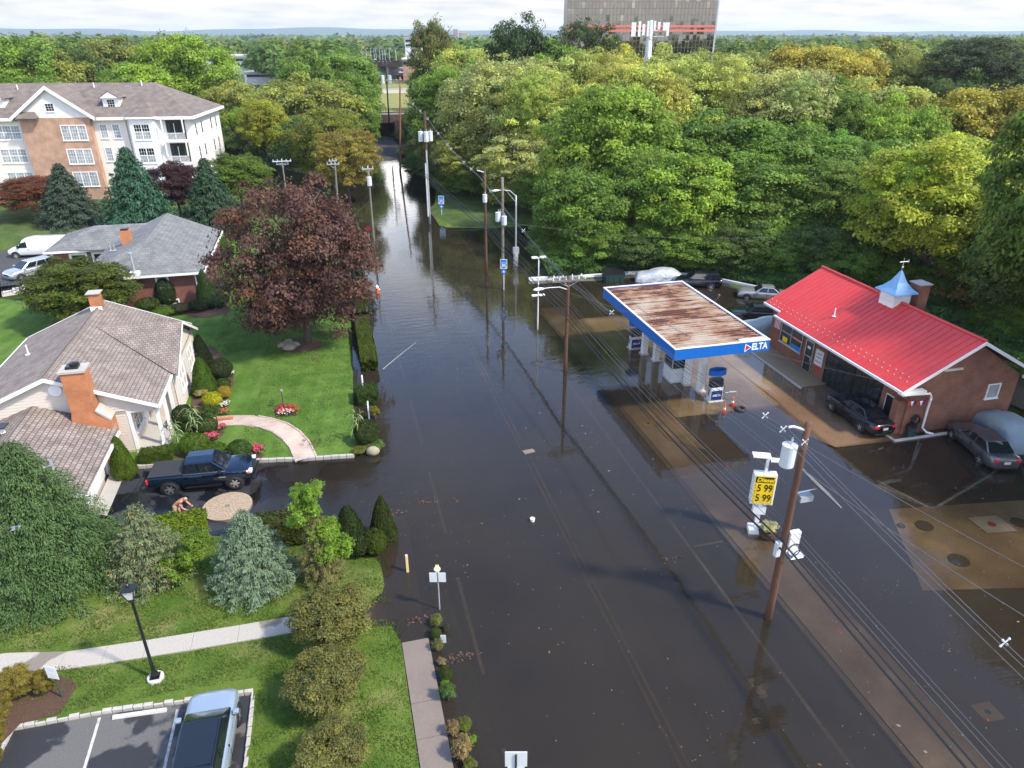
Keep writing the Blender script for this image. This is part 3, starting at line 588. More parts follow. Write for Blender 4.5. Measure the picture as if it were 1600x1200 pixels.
# ------------------------------------------------------------------ ground, water, roads
def big_ground():
    def axis(a, b, st, far):
        v = list(np.arange(a, b + .01, st)); s = st; q = v[-1]; r_ = []
        while q < far: s *= 1.45; q += s; r_.append(q)
        s = st; q = a; l_ = []
        while q > -far: s *= 1.45; q -= s; l_.append(q)
        return l_[::-1] + v + r_
    xs, ys = axis(-70, 90, 1.25, 9500), axis(-10, 330, 1.5, 9500)
    V_ = [(x, y, -.75 if -45 < x < 3 and -20 < y < 96 else gz(x, y) - .06) for y in ys for x in xs]; w = len(xs)
    me = bpy.data.meshes.new('ground'); me.from_pydata(V_, [], [(j * w + i, j * w + i + 1, (j + 1) * w + i + 1, (j + 1) * w + i) for j in range(len(ys) - 1) for i in range(w - 1)])
    me.update(); me.materials.append(M['ground']); me.polygons.foreach_set('use_smooth', [True] * len(me.polygons))
    o = bpy.data.objects.new('ground', me); C.objects.link(o); o['kind'] = 'structure'
big_ground()
def flat(name, poly, z, m, parent=None, kind='structure', th=None):
    b = MB()
    if th: b.prism([p[:2] for p in poly], z - th, z)
    else: b.add([(p[0], p[1], z) for p in poly], [tuple(range(len(poly)))])
    o = b.build(name, m, parent)
    if kind: o['kind'] = kind
    return o
def bottom(x, y):
    if x < 1.9: return max(.0, min(.34, (x + 5.9) * .045)) if 28 < y < 37 else max(.05, min(.4, (x + .6) * .16))
    if x < 17.2: return .36 - max(0, min(.4, (y - 112) * .0105))
    if x < 19.6: return .10
    if 20 < x < 27.6 and 36 < y < 54.5: return .05
    if x > 27.6 and y > 30.3 and y < 54: return .02
    if y < 24.4 and x > 23.6 and y > 17: return .10
    return .14
def water_sheet():
    xs, ys = list(np.arange(-14, 46.1, .8)), [-60, -30, -10, 0] + list(np.arange(5, 100, .8)) + list(np.arange(100, 159, 3)); w = len(xs)
    me = bpy.data.meshes.new('water'); me.from_pydata([(x, y, 0) for y in ys for x in xs], [], [(j * w + i, j * w + i + 1, (j + 1) * w + i + 1, (j + 1) * w + i) for j in range(len(ys) - 1) for i in range(w - 1)]); me.update()
    a = me.attributes.new('depth', 'FLOAT', 'POINT'); a.data.foreach_set('value', [bottom(x, y) for y in ys for x in xs]); me.materials.append(M['water']); o = bpy.data.objects.new('water', me); C.objects.link(o); o['kind'] = 'structure'
water_sheet()
def road_z(x, y): return -.34 + max(0, min(.62, (y - 112) * .0105)) - .004 * abs(x - 9.6)
sheet('road', [(2.0, -60), (17.2, -60), (17.2, 60), (17, 88), (16, 130), (15.6, 176), (15.6, 200), (3, 200), (3, 176), (2.2, 130), (2.0, 60)], road_z, 4, 'road')
def stripe(name, x0, x1, y0, y1, m, lab, grp=None, z=.006):
    n = max(1, int((y1 - y0) / 4)); b = MB()
    for i in range(n):
        a, c = y0 + (y1 - y0) * i / n, y0 + (y1 - y0) * (i + 1) / n
        b.add([(x0, a, road_z(x0, a) + z), (x1, a, road_z(x1, a) + z), (x1, c, road_z(x1, c) + z), (x0, c, road_z(x0, c) + z)], [(0, 1, 2, 3)])
    o = b.build(name, m); o['kind'] = 'structure'; return o
stripe('road_marking', 9.42, 9.54, -10, 170, 'yellow', ''); stripe('road_marking', 9.70, 9.82, -10, 170, 'yellow', '')
stripe('road_marking', 15.05, 15.2, -10, 120, 'whiteline', '')
for y in range(-8, 110, 9): stripe('road_marking', 3.72, 3.87, y + .5, y + 6.2, 'whiteline', '')
# right side: pale concrete shoulder, pump pad, station lot
flat('shoulder', [(17.3, -60), (19.6, -60), (19.6, 58), (17.3, 60)], -.15, 'shoulderconc')
flat('station_lot', [(19.6, -60), (42, -60), (42, 30), (38.6, 57), (35.6, 62.2), (31.3, 64.9), (18.9, 65.4), (17.3, 60), (17.3, 58), (19.6, 58)], -.13, 'lotasph')
flat('kerb', [(17.05, -60), (17.3, -60), (17.3, 60), (17.05, 60)], -.19, 'wetconc', th=.15)
flat('pump_pad', [(20.0, 36.2), (27.6, 36.0), (27.6, 54.5), (20.0, 54.5)], -.06, 'padconc')
flat('pump_pad', [(24.8, 36.0), (27.6, 30.4), (33.4, 30.1), (33.4, 38.2), (27.6, 38.2), (27.6, 36.0)], -.02, 'padred')
flat('pump_pad', [(27.6, 38.2), (32.2, 38.2), (31.6, 43.5), (29.0, 54.5), (27.6, 54.5)], -.03, 'padconc')
flat('pump_pad', [(18.4, 33.8), (20.0, 32.2), (20.0, 54.5), (18.4, 54.5)], -.10, 'padconc')
flat('tank_pad', [(23.6, 19.0), (36, 16.4), (37, 23.0), (26.4, 24.5)], -.105, 'padconc')
for (u, v, r_, m_) in ((1444, 823, .42, 'lotasph'), (1498, 877, .46, 'lotasph'), (1408, 823, .2, 'lotasph'), (1592, 818, .4, 'lotasph')):
    p = at(u, v, -.14); o = MB().lathe([(.01, -.066), (r_, -.066), (r_, -.058), (r_ * .9, -.052), (.01, -.052)], 20, (p.x, p.y, 0)).build('tank_cover', m_)
    tag(o, {1444: 'larger dark round tank cover seen under water beside a faint red streak', 1498: 'dark round tank cover nearest the camera on the brown pad', 1408: 'small dark round cover left of the larger tank covers', 1592: 'dark round tank cover cut by the right edge of the photo'}[u], 'manhole')
p = at(1549, 821, -.14); flat('tank_square', [(p.x - .8, p.y - .55), (p.x + .8, p.y - .75), (p.x + .85, p.y + .55), (p.x - .75, p.y + .75)], -.064, 'kerbconc')
o = MB().lathe([(.01, -.062), (.2, -.062), (.2, -.048), (.01, -.046)], 18, (p.x, p.y, 0)).build('fill_cap', 'red'); tag(o, 'small red round fill cap in the middle of a pale square', 'cap')
for i, (u, v) in enumerate(((1543, 1113), (1013, 662), (1552, 1118))):
    if i == 2: continue
    p = at(u, v, -.15); o = flat('drain_cover', [(p.x - .4, p.y - .35), (p.x + .4, p.y - .4), (p.x + .42, p.y + .35), (p.x - .38, p.y + .4)], -.12, 'padconc', kind=None, th=.03)
    q = MB().lathe([(.01, -.12), (.11, -.12), (.11, -.112), (.01, -.112)], 14, (p.x, p.y, 0)).build('lid', 'lotasph', o)
    tag(o, ('submerged square drain cover near the lower right water rings', 'submerged square drain cover beside the pumps at the lot edge')[i], 'drain cover')
def line_on(pts, w, z, m='whiteline'):
    b = MB()
    for a, c in zip(pts[:-1], pts[1:]):
        a, c = Vector((a[0], a[1])), Vector((c[0], c[1])); n_ = (c - a).normalized(); s = Vector((-n_.y, n_.x)) * w / 2
        b.add([(a.x - s.x, a.y - s.y, z), (c.x - s.x, c.y - s.y, z), (c.x + s.x, c.y + s.y, z), (a.x + s.x, a.y + s.y, z)], [(0, 1, 2, 3)])
    o = b.build('lot_marking', m); o['kind'] = 'structure'
line_on([at(1372, 748), at(1458, 793)], .14, -.12); line_on([at(1458, 793), at(1548, 740), at(1580, 715)], .14, -.116); line_on([at(1430, 715), at(1440, 690)], .1, -.12); line_on([at(1085, 850), at(1130, 842)], .14, -.14)
# white kerb round the back of the lot, piece by piece
kp = [at(826, 437, .1), at(940, 431, .1), at(1018, 425, .1), at(1100, 433, .1), at(1192, 452, .1)]
kb = thing('lot_kerb', 'long white kerb wall bounding the back of the flooded lot', 'kerb', tuple(kp[0]))
for a, c in zip(kp[:-1], kp[1:]):
    L = (c - a).length; k = max(1, int(L / 2.4)); dr = (c - a).normalized()
    for i in range(k):
        s0, s1 = a + dr * (L * i / k + .02), a + dr * (L * (i + 1) / k - .02); nx = Vector((-dr.y, dr.x, 0)) * .16
        b = MB(); b.add([tuple(q - kp[0] + Vector((0, 0, dz))) for dz in (-.4, .22) for q in (s0 - nx, s1 - nx, s1 + nx, s0 + nx)], [(0, 1, 2, 3), (4, 5, 6, 7), (0, 1, 5, 4), (1, 2, 6, 5), (2, 3, 7, 6), (3, 0, 4, 7)]).build('kerb_stone', 'white', kb, bevel=.02)
# woodland floor on the right, island by the junction
sheet('woodland_floor', [(19.2, 65.9), (31.4, 65.3), (35.9, 62.6), (39.1, 57), (42.5, 30), (43, -10), (110, -10), (110, 176), (60, 190), (16, 176), (20, 110), (40, 100), (38, 88)], lambda x, y: min(max(gz(x, y), .1 if x > 30 else -.3), .12 if y < 70 else 9) + .02 * math.sin(x * 1.7) * math.sin(y * 1.3), 2.2, 'soil')
sheet('verge', [(13.0, 91), (14.2, 88.6), (20, 87.3), (27, 86.6), (34, 88), (40, 100), (20, 110), (17.4, 124), (16.2, 112), (14.2, 101), (13.1, 97)], lambda x, y: min(.35, max(-.25, (x - 13.3) * .16)) if x < 16 else min(.35, max(-.12, (y - 87.6) * .12)), 1.6, 'lawn2')
# left side: lawns
def LZ(x, y):
    if x > -6: return min(gz(x, y), .13 + .10 * max(0, y - 36.25 + min(0, x) * .11))
    return min(.42, .34 + .08 * max(0, y - 37.6)) if x > -13 else .42
sheet('lawn', [(-13.3, 37.8), (-12.9, 37.82), (-9.5, 37.58), (-5.9, 37.18), (-3.3, 36.7), (-.22, 36.3), (.35, 37.5), (.55, 41), (.7, 46), (1.0, 52), (1.15, 60), (.85, 70), (.8, 80), (.6, 92), (.6, 97), (-12, 97), (-22, 93), (-28, 70), (-40, 76), (-52, 60), (-40, 30), (-20.6, 31), (-20.6, 37.9)], LZ, 1.3, 'lawn')
def GV(x, y):
    h = gz(x, y) + (.03 * math.sin(x * 1.9) * math.sin(y * 1.4) if x < 0 else 0)
    return min(h, max(-.34, min(.32, (-5.9 - x) * .045)) + .02 + .14 * max(0, 28.9 + max(0, -x) * .23 - y)) if y > 26 else h
sheet('verge', [(-46, 20.84), (-12.8, 20.84), (-9.96, 20.8), (-4.75, 20.38), (-4.72, 20.3), (-4.84, 12), (-4.84, -20), (.84, -20), (.84, 21.5), (.55, 22.5), (-.5, 22.6), (-3.5, 22.95), (-7.2, 23.15), (-11.5, 23.15), (-14.3, 23.8), (-20, 23.65), (-46, 24.65)], GV, 1.0, 'lawn2')
sheet('verge', [(-46, 25.2), (-20, 24.2), (-14.4, 24.4), (-12, 23.95), (-9, 23.8), (-3.6, 23.85), (-.6, 23.75), (.35, 24.6), (.75, 26.2), (.72, 28), (.3, 28.9), (-3.5, 29.35), (-7.4, 30.55), (-11.4, 31.7), (-13.7, 33.4), (-16, 32.6), (-46, 33)], GV, 1.0, 'lawn2')
sheet('driveway', [(-13.25, 34.0), (-11.39, 31.75), (-7.41, 30.6), (-3.46, 29.36), (.3, 28.92), (2.05, 28.0), (2.05, 36.2), (-.3, 36.2), (-3.26, 36.55), (-5.92, 37.05), (-9.5, 37.45), (-13.25, 37.6)], lambda x, y: max(-.34, min(.32, (-5.9 - x) * .045)), 1.2, 'drive')
flat('garage_apron', [(-13.4, 33.6), (-12.6, 33.2), (-12.6, 37.5), (-13.4, 37.6)], .325, 'conc')
# medallion of ring-laid setts in the driveway
mc = at(355, 790, .18); md = thing('paving_medallion', 'round medallion of tan setts set in the dark driveway', 'paving', (mc.x, mc.y, 0))
b = MB(); b.lathe([(.01, .02), (1.24, .02), (1.24, .162), (.01, .162)], 40).build('bed', 'wetconc', md)
for ring in range(1, 9):
    r0, r1 = ring * .135 + .02, ring * .135 + .143; n_ = max(6, int(r0 * 6.28 / .16)); b = MB()
    for j in range(n_):
        a0, a1 = 6.2832 * (j + .06) / n_, 6.2832 * (j + .94) / n_; zt = .176 + rnd.uniform(-.004, .006)
        b.prism([(math.cos(a) * r, math.sin(a) * r) for r, a in ((r0, a0), (r1, a0), (r1, a1), (r0, a1))], .1, zt)
    o = b.build('sett_ring', mat('sett_tan', (.40, .30, .20), .85, noise=[(5, .7, (.27, .19, .125)), (14, .4, (.5, .40, .28))]) if ring == 1 else setm, md); setm = o.data.materials[0]; o['kind'] = 'stuff'
# sidewalk: slabs; the far end dips under the flood
sw = bpy.data.objects.new('sidewalk', None); C.objects.link(sw); sw['kind'] = 'structure'
y = -6.0
while y < 22.4:
    z = .05 - max(0, y - 18.5) * .028; MB().box(.87, 1.94, y + .008, y + 1.52, z - .12, z + rnd.uniform(-.004, .004)).build('slab', 'wetconc', sw); y += 1.53
flat('sidewalk_ramp', [(.87, 22.5), (1.94, 22.5), (2.0, 30), (.5, 30.4), (.3, 25.2), (-.2, 24.2), (-1.6, 23.75), (-1.6, 22.95), (-.3, 22.75), (.5, 22.7)], -.055, 'wetconc')
fw = bpy.data.objects.new('footpath', None); C.objects.link(fw); fw['kind'] = 'structure'
pa = [(-46, 24.9), (-20, 23.9), (-14.3, 24.1), (-12.0, 23.6), (-9.0, 23.47), (-5.5, 23.4), (-3.4, 23.4), (-1.55, 23.35)]
def along(path, step, half, z, m, parent, nm, gap=.012, th=.1):
    p = [Vector(q) for q in path]; acc = []
    for a, c in zip(p[:-1], p[1:]):
        k = max(1, round((c - a).length / step)); acc += [a.lerp(c, j / k) for j in range(k)]
    acc.append(p[-1])
    tn = [(acc[min(i + 1, len(acc) - 1)] - acc[max(i - 1, 0)]).normalized() for i in range(len(acc))]
    for i in range(len(acc) - 1):
        a, c = acc[i] + (acc[i + 1] - acc[i]).normalized() * gap / 2, acc[i + 1] - (acc[i + 1] - acc[i]).normalized() * gap / 2
        na, nc = Vector((-tn[i].y, tn[i].x)) * half, Vector((-tn[i + 1].y, tn[i + 1].x)) * half
        zz = z(a.x, a.y) if callable(z) else z
        MB().prism([(a.x - na.x, a.y - na.y), (c.x - nc.x, c.y - nc.y), (c.x + nc.x, c.y + nc.y), (a.x + na.x, a.y + na.y)], zz - th, zz + rnd.uniform(-.003, .003)).build(nm, m, parent)
along(pa, 1.5, .46, lambda x, y: gz(x, y) + .05, 'walkconc', fw, 'slab')
flat('planting_strip', [(1.96, -20), (2.0, 24.6), (2.5, 23.0), (2.75, 19), (2.9, 16), (2.9, -20)], -.07, 'mulch')
sheet('verge', [(2.9, -20), (2.9, 16), (2.75, 19), (2.5, 23.2), (2.4, 26.5), (3.2, 24), (3.5, 18), (3.6, -20)], lambda x, y: -.16, 1.5, 'lawn2')
# parking lot with granite block kerb
flat('parking_lot', [(-12.8, 20.75), (-9.96, 20.72), (-4.8, 20.3), (-4.9, -20), (-14.8, -20), (-12.9, 19.4)], .09, 'parkasph')
pk = thing('parking_kerb', 'kerb of pale granite blocks round the parking bays', 'kerb', (0, 0, 0))
def kerb_run(pts, parent, z, step=.34, w=.075, m='granite', hgt=.14, nm='kerb_stone'):
    for a, c in zip(pts[:-1], pts[1:]):
        a, c = Vector(a), Vector(c); L = (c - a).length; k = max(1, int(L / step)); dr = (c - a) / L; nn = Vector((-dr.y, dr.x))
        for i in range(k):
            s0, s1 = a + dr * (L * i / k + .012), a + dr * (L * (i + 1) / k - .012); j = rnd.uniform(-.012, .012)
            MB().prism([tuple(s0 - nn * (w + j)), tuple(s1 - nn * (w - j)), tuple(s1 + nn * w), tuple(s0 + nn * w)], z - .12, z + hgt + rnd.uniform(-.015, .01)).build(nm, m, parent, bevel=.018)
kerb_run([(-15.0, 8.0), (-12.95, 19.4), (-12.85, 20.85), (-9.96, 20.82), (-4.72, 20.4)], pk, .09); kerb_run([(-4.72, 20.4), (-4.83, 12.0)], pk, .09, .4)
for x0, y0, x1, y1 in ((-10.0, 20.6, -9.95, 14), (-7.35, 20.3, -7.5, 14)):
    b = MB(); b.add([(x0 - .05, y0, .096), (x0 + .05, y0, .096), (x1 + .05, y1, .096), (x1 - .05, y1, .096)], [(0, 1, 2, 3)]); b.build('bay_marking', 'whiteline')['kind'] = 'structure'
t = thing('wheel_stop', 'long white concrete wheel stop in the empty middle bay', 'wheel stop', (-8.63, 20.4, .09), R(-4))
MB().add([(-.92, -.08, 0), (.92, -.08, 0), (.92, .08, 0), (-.92, .08, 0), (-.9, -.05, .12), (.9, -.05, .12), (.9, .05, .12), (-.9, .05, .12)], [(3, 2, 1, 0), (4, 5, 6, 7), (0, 1, 5, 4), (1, 2, 6, 5), (2, 3, 7, 6), (3, 0, 4, 7)]).build('block', 'kerbconc', t, bevel=.015)
for x in (-.6, .6): MB().lathe([(.01, .1), (.02, .1), (.02, .135), (.01, .135)], 8, (x, 0, 0)).build('bolt', 'galv', t)
# driveway kerbs
dk = thing('driveway_kerb', 'white block kerb along the far side of the driveway', 'kerb', (0, 0, 0))
kerb_run([(-12.9, 37.85), (-9.5, 37.6), (-5.92, 37.2)], dk, .26, .42, .09); kerb_run([(-5.92, 37.2), (-3.3, 36.72), (-.25, 36.32)], dk, .06, .42, .09)
# curved paver walk
pw = bpy.data.objects.new('garden_walk', None); C.objects.link(pw); pw['kind'] = 'structure'
wk = [(-9.7, 42.0), (-8.6, 41.95), (-7.5, 41.85), (-6.5, 41.6), (-5.4, 40.9), (-4.5, 40.1), (-3.8, 39.1), (-3.3, 38.0), (-2.95, 36.55)]
p = [Vector(q) for q in wk]
b = MB(); n_ = len(p)
ring = []
for i in range(n_):
    tn = (p[min(i + 1, n_ - 1)] - p[max(i - 1, 0)]).normalized(); nn = Vector((-tn.y, tn.x)) * .58; ring.append((p[i] - nn, p[i] + nn))
for i in range(n_ - 1):
    z0, z1 = [LZ(q.x, q.y) + .04 for q in (p[i], p[i + 1])]
    b.add([(ring[i][0].x, ring[i][0].y, z0), (ring[i + 1][0].x, ring[i + 1][0].y, z1), (ring[i + 1][1].x, ring[i + 1][1].y, z1), (ring[i][1].x, ring[i][1].y, z0)], [(0, 1, 2, 3)])
b.build('paver_field', 'pavers', pw)
for side in (0, 1):
    pts = [tuple(r_[side]) for r_ in ring]
    for a, c in zip(pts[:-1], pts[1:]):
        a, c = Vector(a), Vector(c); k = max(1, int((c - a).length / .22))
        for j in range(k):
            q0, q1 = a.lerp(c, (j + .06) / k), a.lerp(c, (j + .94) / k); nn = Vector((-(c - a).y, (c - a).x)).normalized() * .05; zz = LZ(q0.x, q0.y) + .052
            MB().prism([tuple(q0 - nn), tuple(q1 - nn), tuple(q1 + nn), tuple(q0 + nn)], zz - .1, zz).build('paver', 'pavers', pw)
def bed(name, pts, z=None, m='mulch'):
    return sheet(name, [(at(u, v, .4).x, at(u, v, .4).y) for u, v in pts], lambda x, y: (LZ(x, y) if y > 33 else gz(x, y)) + .035, .6, m)
bed('flower_bed', [(300, 700), (296, 660), (303, 600), (310, 545), (330, 540), (362, 570), (366, 600), (350, 640), (322, 652), (320, 660), (338, 668), (352, 676), (335, 692), (350, 706), (395, 722), (330, 716), (262, 716)])
bed('flower_bed', [(372, 716), (400, 700), (413, 706), (400, 720), (380, 722)]); bed('flower_bed', [(428, 640), (440, 632), (462, 640), (464, 652), (432, 654)])
bed('tree_bed', [(438, 540), (455, 532), (480, 528), (505, 535), (500, 546), (470, 554), (440, 552)])
bed('flower_bed', [(300, 496), (270, 484), (250, 480), (340, 468), (362, 484), (345, 492), (325, 498)])
bed('flower_bed', [(0, 1050), (40, 1042), (110, 1056), (118, 1068), (92, 1110), (30, 1126), (-40, 1200), (-200, 1200), (-200, 1048)])

# ------------------------------------------------------------------ buildings
def wallT(o, sd, nd):
    o, sd, nd = Vector(o), Vector(sd), Vector(nd)
    return lambda s, t, n: tuple(o + sd * s + Vector((0, 0, t)) + nd * n)
def window(parent, T, s0, s1, t0, t1, cols=2, rows=1, glass='glass', frame='trim', fw=.07, mull=.045, name='window', munt=None, sill=True, dep=.06):
    b = MB(); b.tbox(T, s0, s1, t0, t0 + fw, .002, dep).tbox(T, s0, s1, t1 - fw, t1, .002, dep).tbox(T, s0, s0 + fw, t0 + fw, t1 - fw, .002, dep).tbox(T, s1 - fw, s1, t0 + fw, t1 - fw, .002, dep)
    W_, H_ = (s1 - s0 - 2 * fw), (t1 - t0 - 2 * fw)
    for i in range(1, cols): x = s0 + fw + W_ * i / cols; b.tbox(T, x - mull / 2, x + mull / 2, t0 + fw, t1 - fw, .002, dep - .012)
    for i in range(1, rows): z = t0 + fw + H_ * i / rows; b.tbox(T, s0 + fw, s1 - fw, z - mull / 2, z + mull / 2, .004, dep - .008)
    if sill: b.tbox(T, s0 - .05, s1 + .05, t0 - .06, t0 - .002, .002, dep + .05)
    w = b.build(name, frame, parent)
    k = 0
    for j in range(rows):
        for i in range(cols):
            g = glass[k % len(glass)] if isinstance(glass, list) else glass; k += 1
            a0, a1 = s0 + fw + W_ * i / cols + mull / 2, s0 + fw + W_ * (i + 1) / cols - mull / 2; c0, c1 = t0 + fw + H_ * j / rows + mull / 2, t0 + fw + H_ * (j + 1) / rows - mull / 2
            MB().tbox(T, a0, a1, c0, c1, .006, .016).build('pane', g, w)
    if munt:
        b = MB(); mc_, mr_ = munt
        for i in range(1, mc_ * cols):
            if i % mc_: x = s0 + fw + W_ * i / (mc_ * cols); b.tbox(T, x - .015, x + .015, t0 + fw, t1 - fw, .017, .03)
        for i in range(1, mr_ * rows):
            if i % mr_: z = t0 + fw + H_ * i / (mr_ * rows); b.tbox(T, s0 + fw, s1 - fw, z - .015, z + .015, .0175, .031)
        if b.v: b.build('muntin', frame, w)['kind'] = 'stuff'
    return w
def siding(T, s0, s1, t0, tops, step=.17, lap=.034):
    """clapboards: each board a wedge; tops(s) may clip under a rake through segments"""
    b = MB(); t = t0
    while t < tops(None):
        a0, a1 = tops(t + step / 2)
        a0, a1 = max(s0, a0), min(s1, a1)
        if a1 - a0 > .05: b.add([T(a0, t, 0), T(a1, t, 0), T(a1, t, lap), T(a0, t, lap), T(a0, t + step, 0), T(a1, t + step, 0), T(a1, t + step, .004), T(a0, t + step, .004)], [(0, 1, 2, 3), (7, 6, 5, 4), (3, 2, 6, 7), (0, 3, 7, 4), (1, 5, 6, 2)])
        t += step
    return b
# ---- white ranch-style house with porch and garage
hs = thing('house', 'cream sided house with brown shingle roof, big brick chimney and white porch posts', 'house', (0, 0, 0))
X0, X1, XR, ZE, ZR, Y0, Y1 = -21.1, -10.6, -15.85, 3.4, 5.62, 39.0, 51.85
rf = MB().slab([(X1, Y0, ZE), (X1, Y1, ZE), (XR, Y1, ZR), (XR, Y0, ZR)], .14).build('roof', 'shing', hs)
MB().slab([(XR, Y0, ZR), (XR, Y1, ZR), (X0, Y1, ZE), (X0, Y0, ZE)], .14).build('roof_slope', 'shing', rf)
MB().slab([(-10.2, 43.1, 3.3), (-10.2, 47.2, 5.3), (-15.3, 47.2, 5.44), (-10.5, 43.1, 3.46)], .1).build('cross_gable', 'shingx', rf)
MB().slab([(-10.2, 51.3, 3.3), (-10.2, 47.2, 5.3), (-15.3, 47.2, 5.44), (-10.5, 51.3, 3.46)], .1).build('cross_gable', 'shingx', rf)
MB().tube([(XR, Y0 + .02, ZR + .02), (XR, Y1 - .02, ZR + .02)], .07, 6).build('ridge_cap', 'shing', rf)
for yy in (Y0 - .03, Y1 + .005):
    for a, c in (((X1, ZE), (XR, ZR)), ((X0, ZE), (XR, ZR))): MB().add([(a[0], yy, a[1] + .03), (c[0], yy, c[1] + .03), (c[0], yy, c[1] - .2), (a[0], yy, a[1] - .2), (a[0], yy + .03, a[1] + .03), (c[0], yy + .03, c[1] + .03), (c[0], yy + .03, c[1] - .2), (a[0], yy + .03, a[1] - .2)], [(0, 1, 2, 3), (4, 7, 6, 5), (0, 4, 5, 1), (3, 2, 6, 7), (0, 3, 7, 4), (1, 5, 6, 2)]).build('rake_board', 'trim', rf)
MB().box(X1 - .02, X1 + .1, Y0 - .03, 43.1, ZE - .17, ZE - .02).build('gutter', 'trim', rf); MB().box(X0 - .1, X0 + .02, Y0, Y1, ZE - .17, ZE - .02).build('gutter', 'trim', rf)
for s in (1, -1): MB().add([(-10.17, 47.2 - s * 4.15, 3.24), (-10.17, 47.2, 5.3), (-10.17, 47.2, 5.12), (-10.17, 47.2 - s * 4.15, 3.06), (-10.23, 47.2 - s * 4.15, 3.24), (-10.23, 47.2, 5.3), (-10.23, 47.2, 5.12), (-10.23, 47.2 - s * 4.15, 3.06)], [(0, 1, 2, 3), (4, 7, 6, 5), (0, 4, 5, 1), (3, 2, 6, 7), (0, 3, 7, 4), (1, 5, 6, 2)]).build('rake_board', 'trim', rf)
Tg = wallT((0, 39.35, 0), (1, 0, 0), (0, -1, 0))                  # gable wall facing the driveway
def gtop(t):
    if t is None: return ZR - .12
    k = max(0, (t - (ZE - .1)) / (ZR - ZE)); return (X0 + .35 + k * (XR - X0), X1 - .35 - k * (X1 - XR))
siding(Tg, X0 + .35, -12.42, .55, lambda t: 2.95 if t is None else (X0, 99)).build('siding', 'cream', hs)
siding(Tg, X0 + .35, X1 - .3, 2.93, gtop).build('siding', 'cream', hs)
MB().box(X0 + .35, -12.4, 39.36, Y1 - .3, -.1, 3.25).box(-12.39, X1 - .01, 43.35, 51.2, -.1, 3.25).add([(X0 + .4, 39.37, 3.2), (X1 - .4, 39.37, 3.2), (XR, 39.37, ZR - .16), (X0 + .4, Y1 - .32, 3.2), (X1 - .4, Y1 - .32, 3.2), (XR, Y1 - .32, ZR - .16)], [(0, 1, 2), (3, 5, 4), (0, 3, 4, 1), (0, 2, 5, 3), (1, 4, 5, 2)]).add([(-10.62, 43.5, 3.2), (-10.62, 50.9, 3.2), (-10.62, 47.2, 5.14), (-12.6, 43.5, 3.2), (-12.6, 50.9, 3.2), (-12.6, 47.2, 5.14)], [(0, 1, 2), (3, 5, 4), (0, 2, 5, 3), (1, 4, 5, 2), (0, 3, 4, 1)]).build('wall', 'cream', hs)
MB().box(X0 + .33, -12.38, 39.32, Y1 - .28, -.15, .52).box(-12.4, X1 + .02, 43.3, 51.25, -.15, .42).build('foundation', 'conc', hs)
MB().disc((-15.55, 39.33, 4.75), (0, -1, 0), .33, .05, 24).build('gable_vent', 'trim', hs)
# porch
MB().box(-12.4, -10.8, 39.3, 43.3, -.15, .58).build('porch_floor', 'conc', hs)
for yy in (39.55, 41.45, 43.1): MB().box(-10.98, -10.8, yy - .09, yy + .09, .585, 3.2).box(-11.03, -10.75, yy - .14, yy + .14, .585, .75).build('porch_post', 'trim', hs)
MB().box(-11.0, -10.78, 39.42, 43.3, 3.02, 3.24).build('porch_beam', 'trim', hs)
MB().box(-12.39, -12.2, 39.3, 39.36, .58, 2.95).build('corner_board', 'trim', hs)
Tp = wallT((-12.4, 0, 0), (0, 1, 0), (1, 0, 0)); window(hs, Tp, 40.2, 41.9, 1.2, 2.7, 2, 2); 
dr = MB().tbox(Tp, 42.2, 43.1, .59, 2.7, .004, .06).build('door', 'trim', hs); MB().tbox(Tp, 42.95, 43.02, 1.5, 1.7, .062, .11).build('handle', 'black', dr)
k = 0
for zz in (-.05, .11, .27, .43):                                  # ledge-stone face of the porch
    s = -12.38 + (.2 if k % 2 else 0); k += 1
    while s < -10.86:
        L = rnd.uniform(.22, .5); e_ = min(s + L, -10.8); MB().box(s + .01, e_ - .01, 39.18 - rnd.uniform(0, .03), 39.296, zz + .01, zz + .15).build('stone', 'stone', hs, bevel=.012); s += L
    s = 39.3
    while s < 41.9:
        L = rnd.uniform(.22, .5); MB().box(-10.796, -10.7 + rnd.uniform(0, .03), s + .01, min(s + L, 42) - .01, zz + .01, zz + .15).build('stone', 'stone', hs, bevel=.012); s += L
Tr = wallT((X1, 0, 0), (0, 1, 0), (1, 0, 0))
siding(Tr, 43.3, 51.2, .42, lambda t: 3.15 if t is None else (0, 99)).build('siding', 'cream', hs)
siding(Tr, 43.3, 51.2, 3.14, lambda t: 5.0 if t is None else (43.4 + (t - 3.1) * 1.95, 51 - (t - 3.1) * 1.95)).build('siding', 'cream', hs)
for s0 in (44.9, 48.3):
    w = window(hs, Tr, s0, s0 + 1.7, 1.25, 2.75, 2, 2, dep=.07)
    for q in (s0 - .42, s0 + 1.74): MB().tbox(Tr, q, q + .36, 1.2, 2.8, .02, .05).build('shutter', 'lightgrey', w)
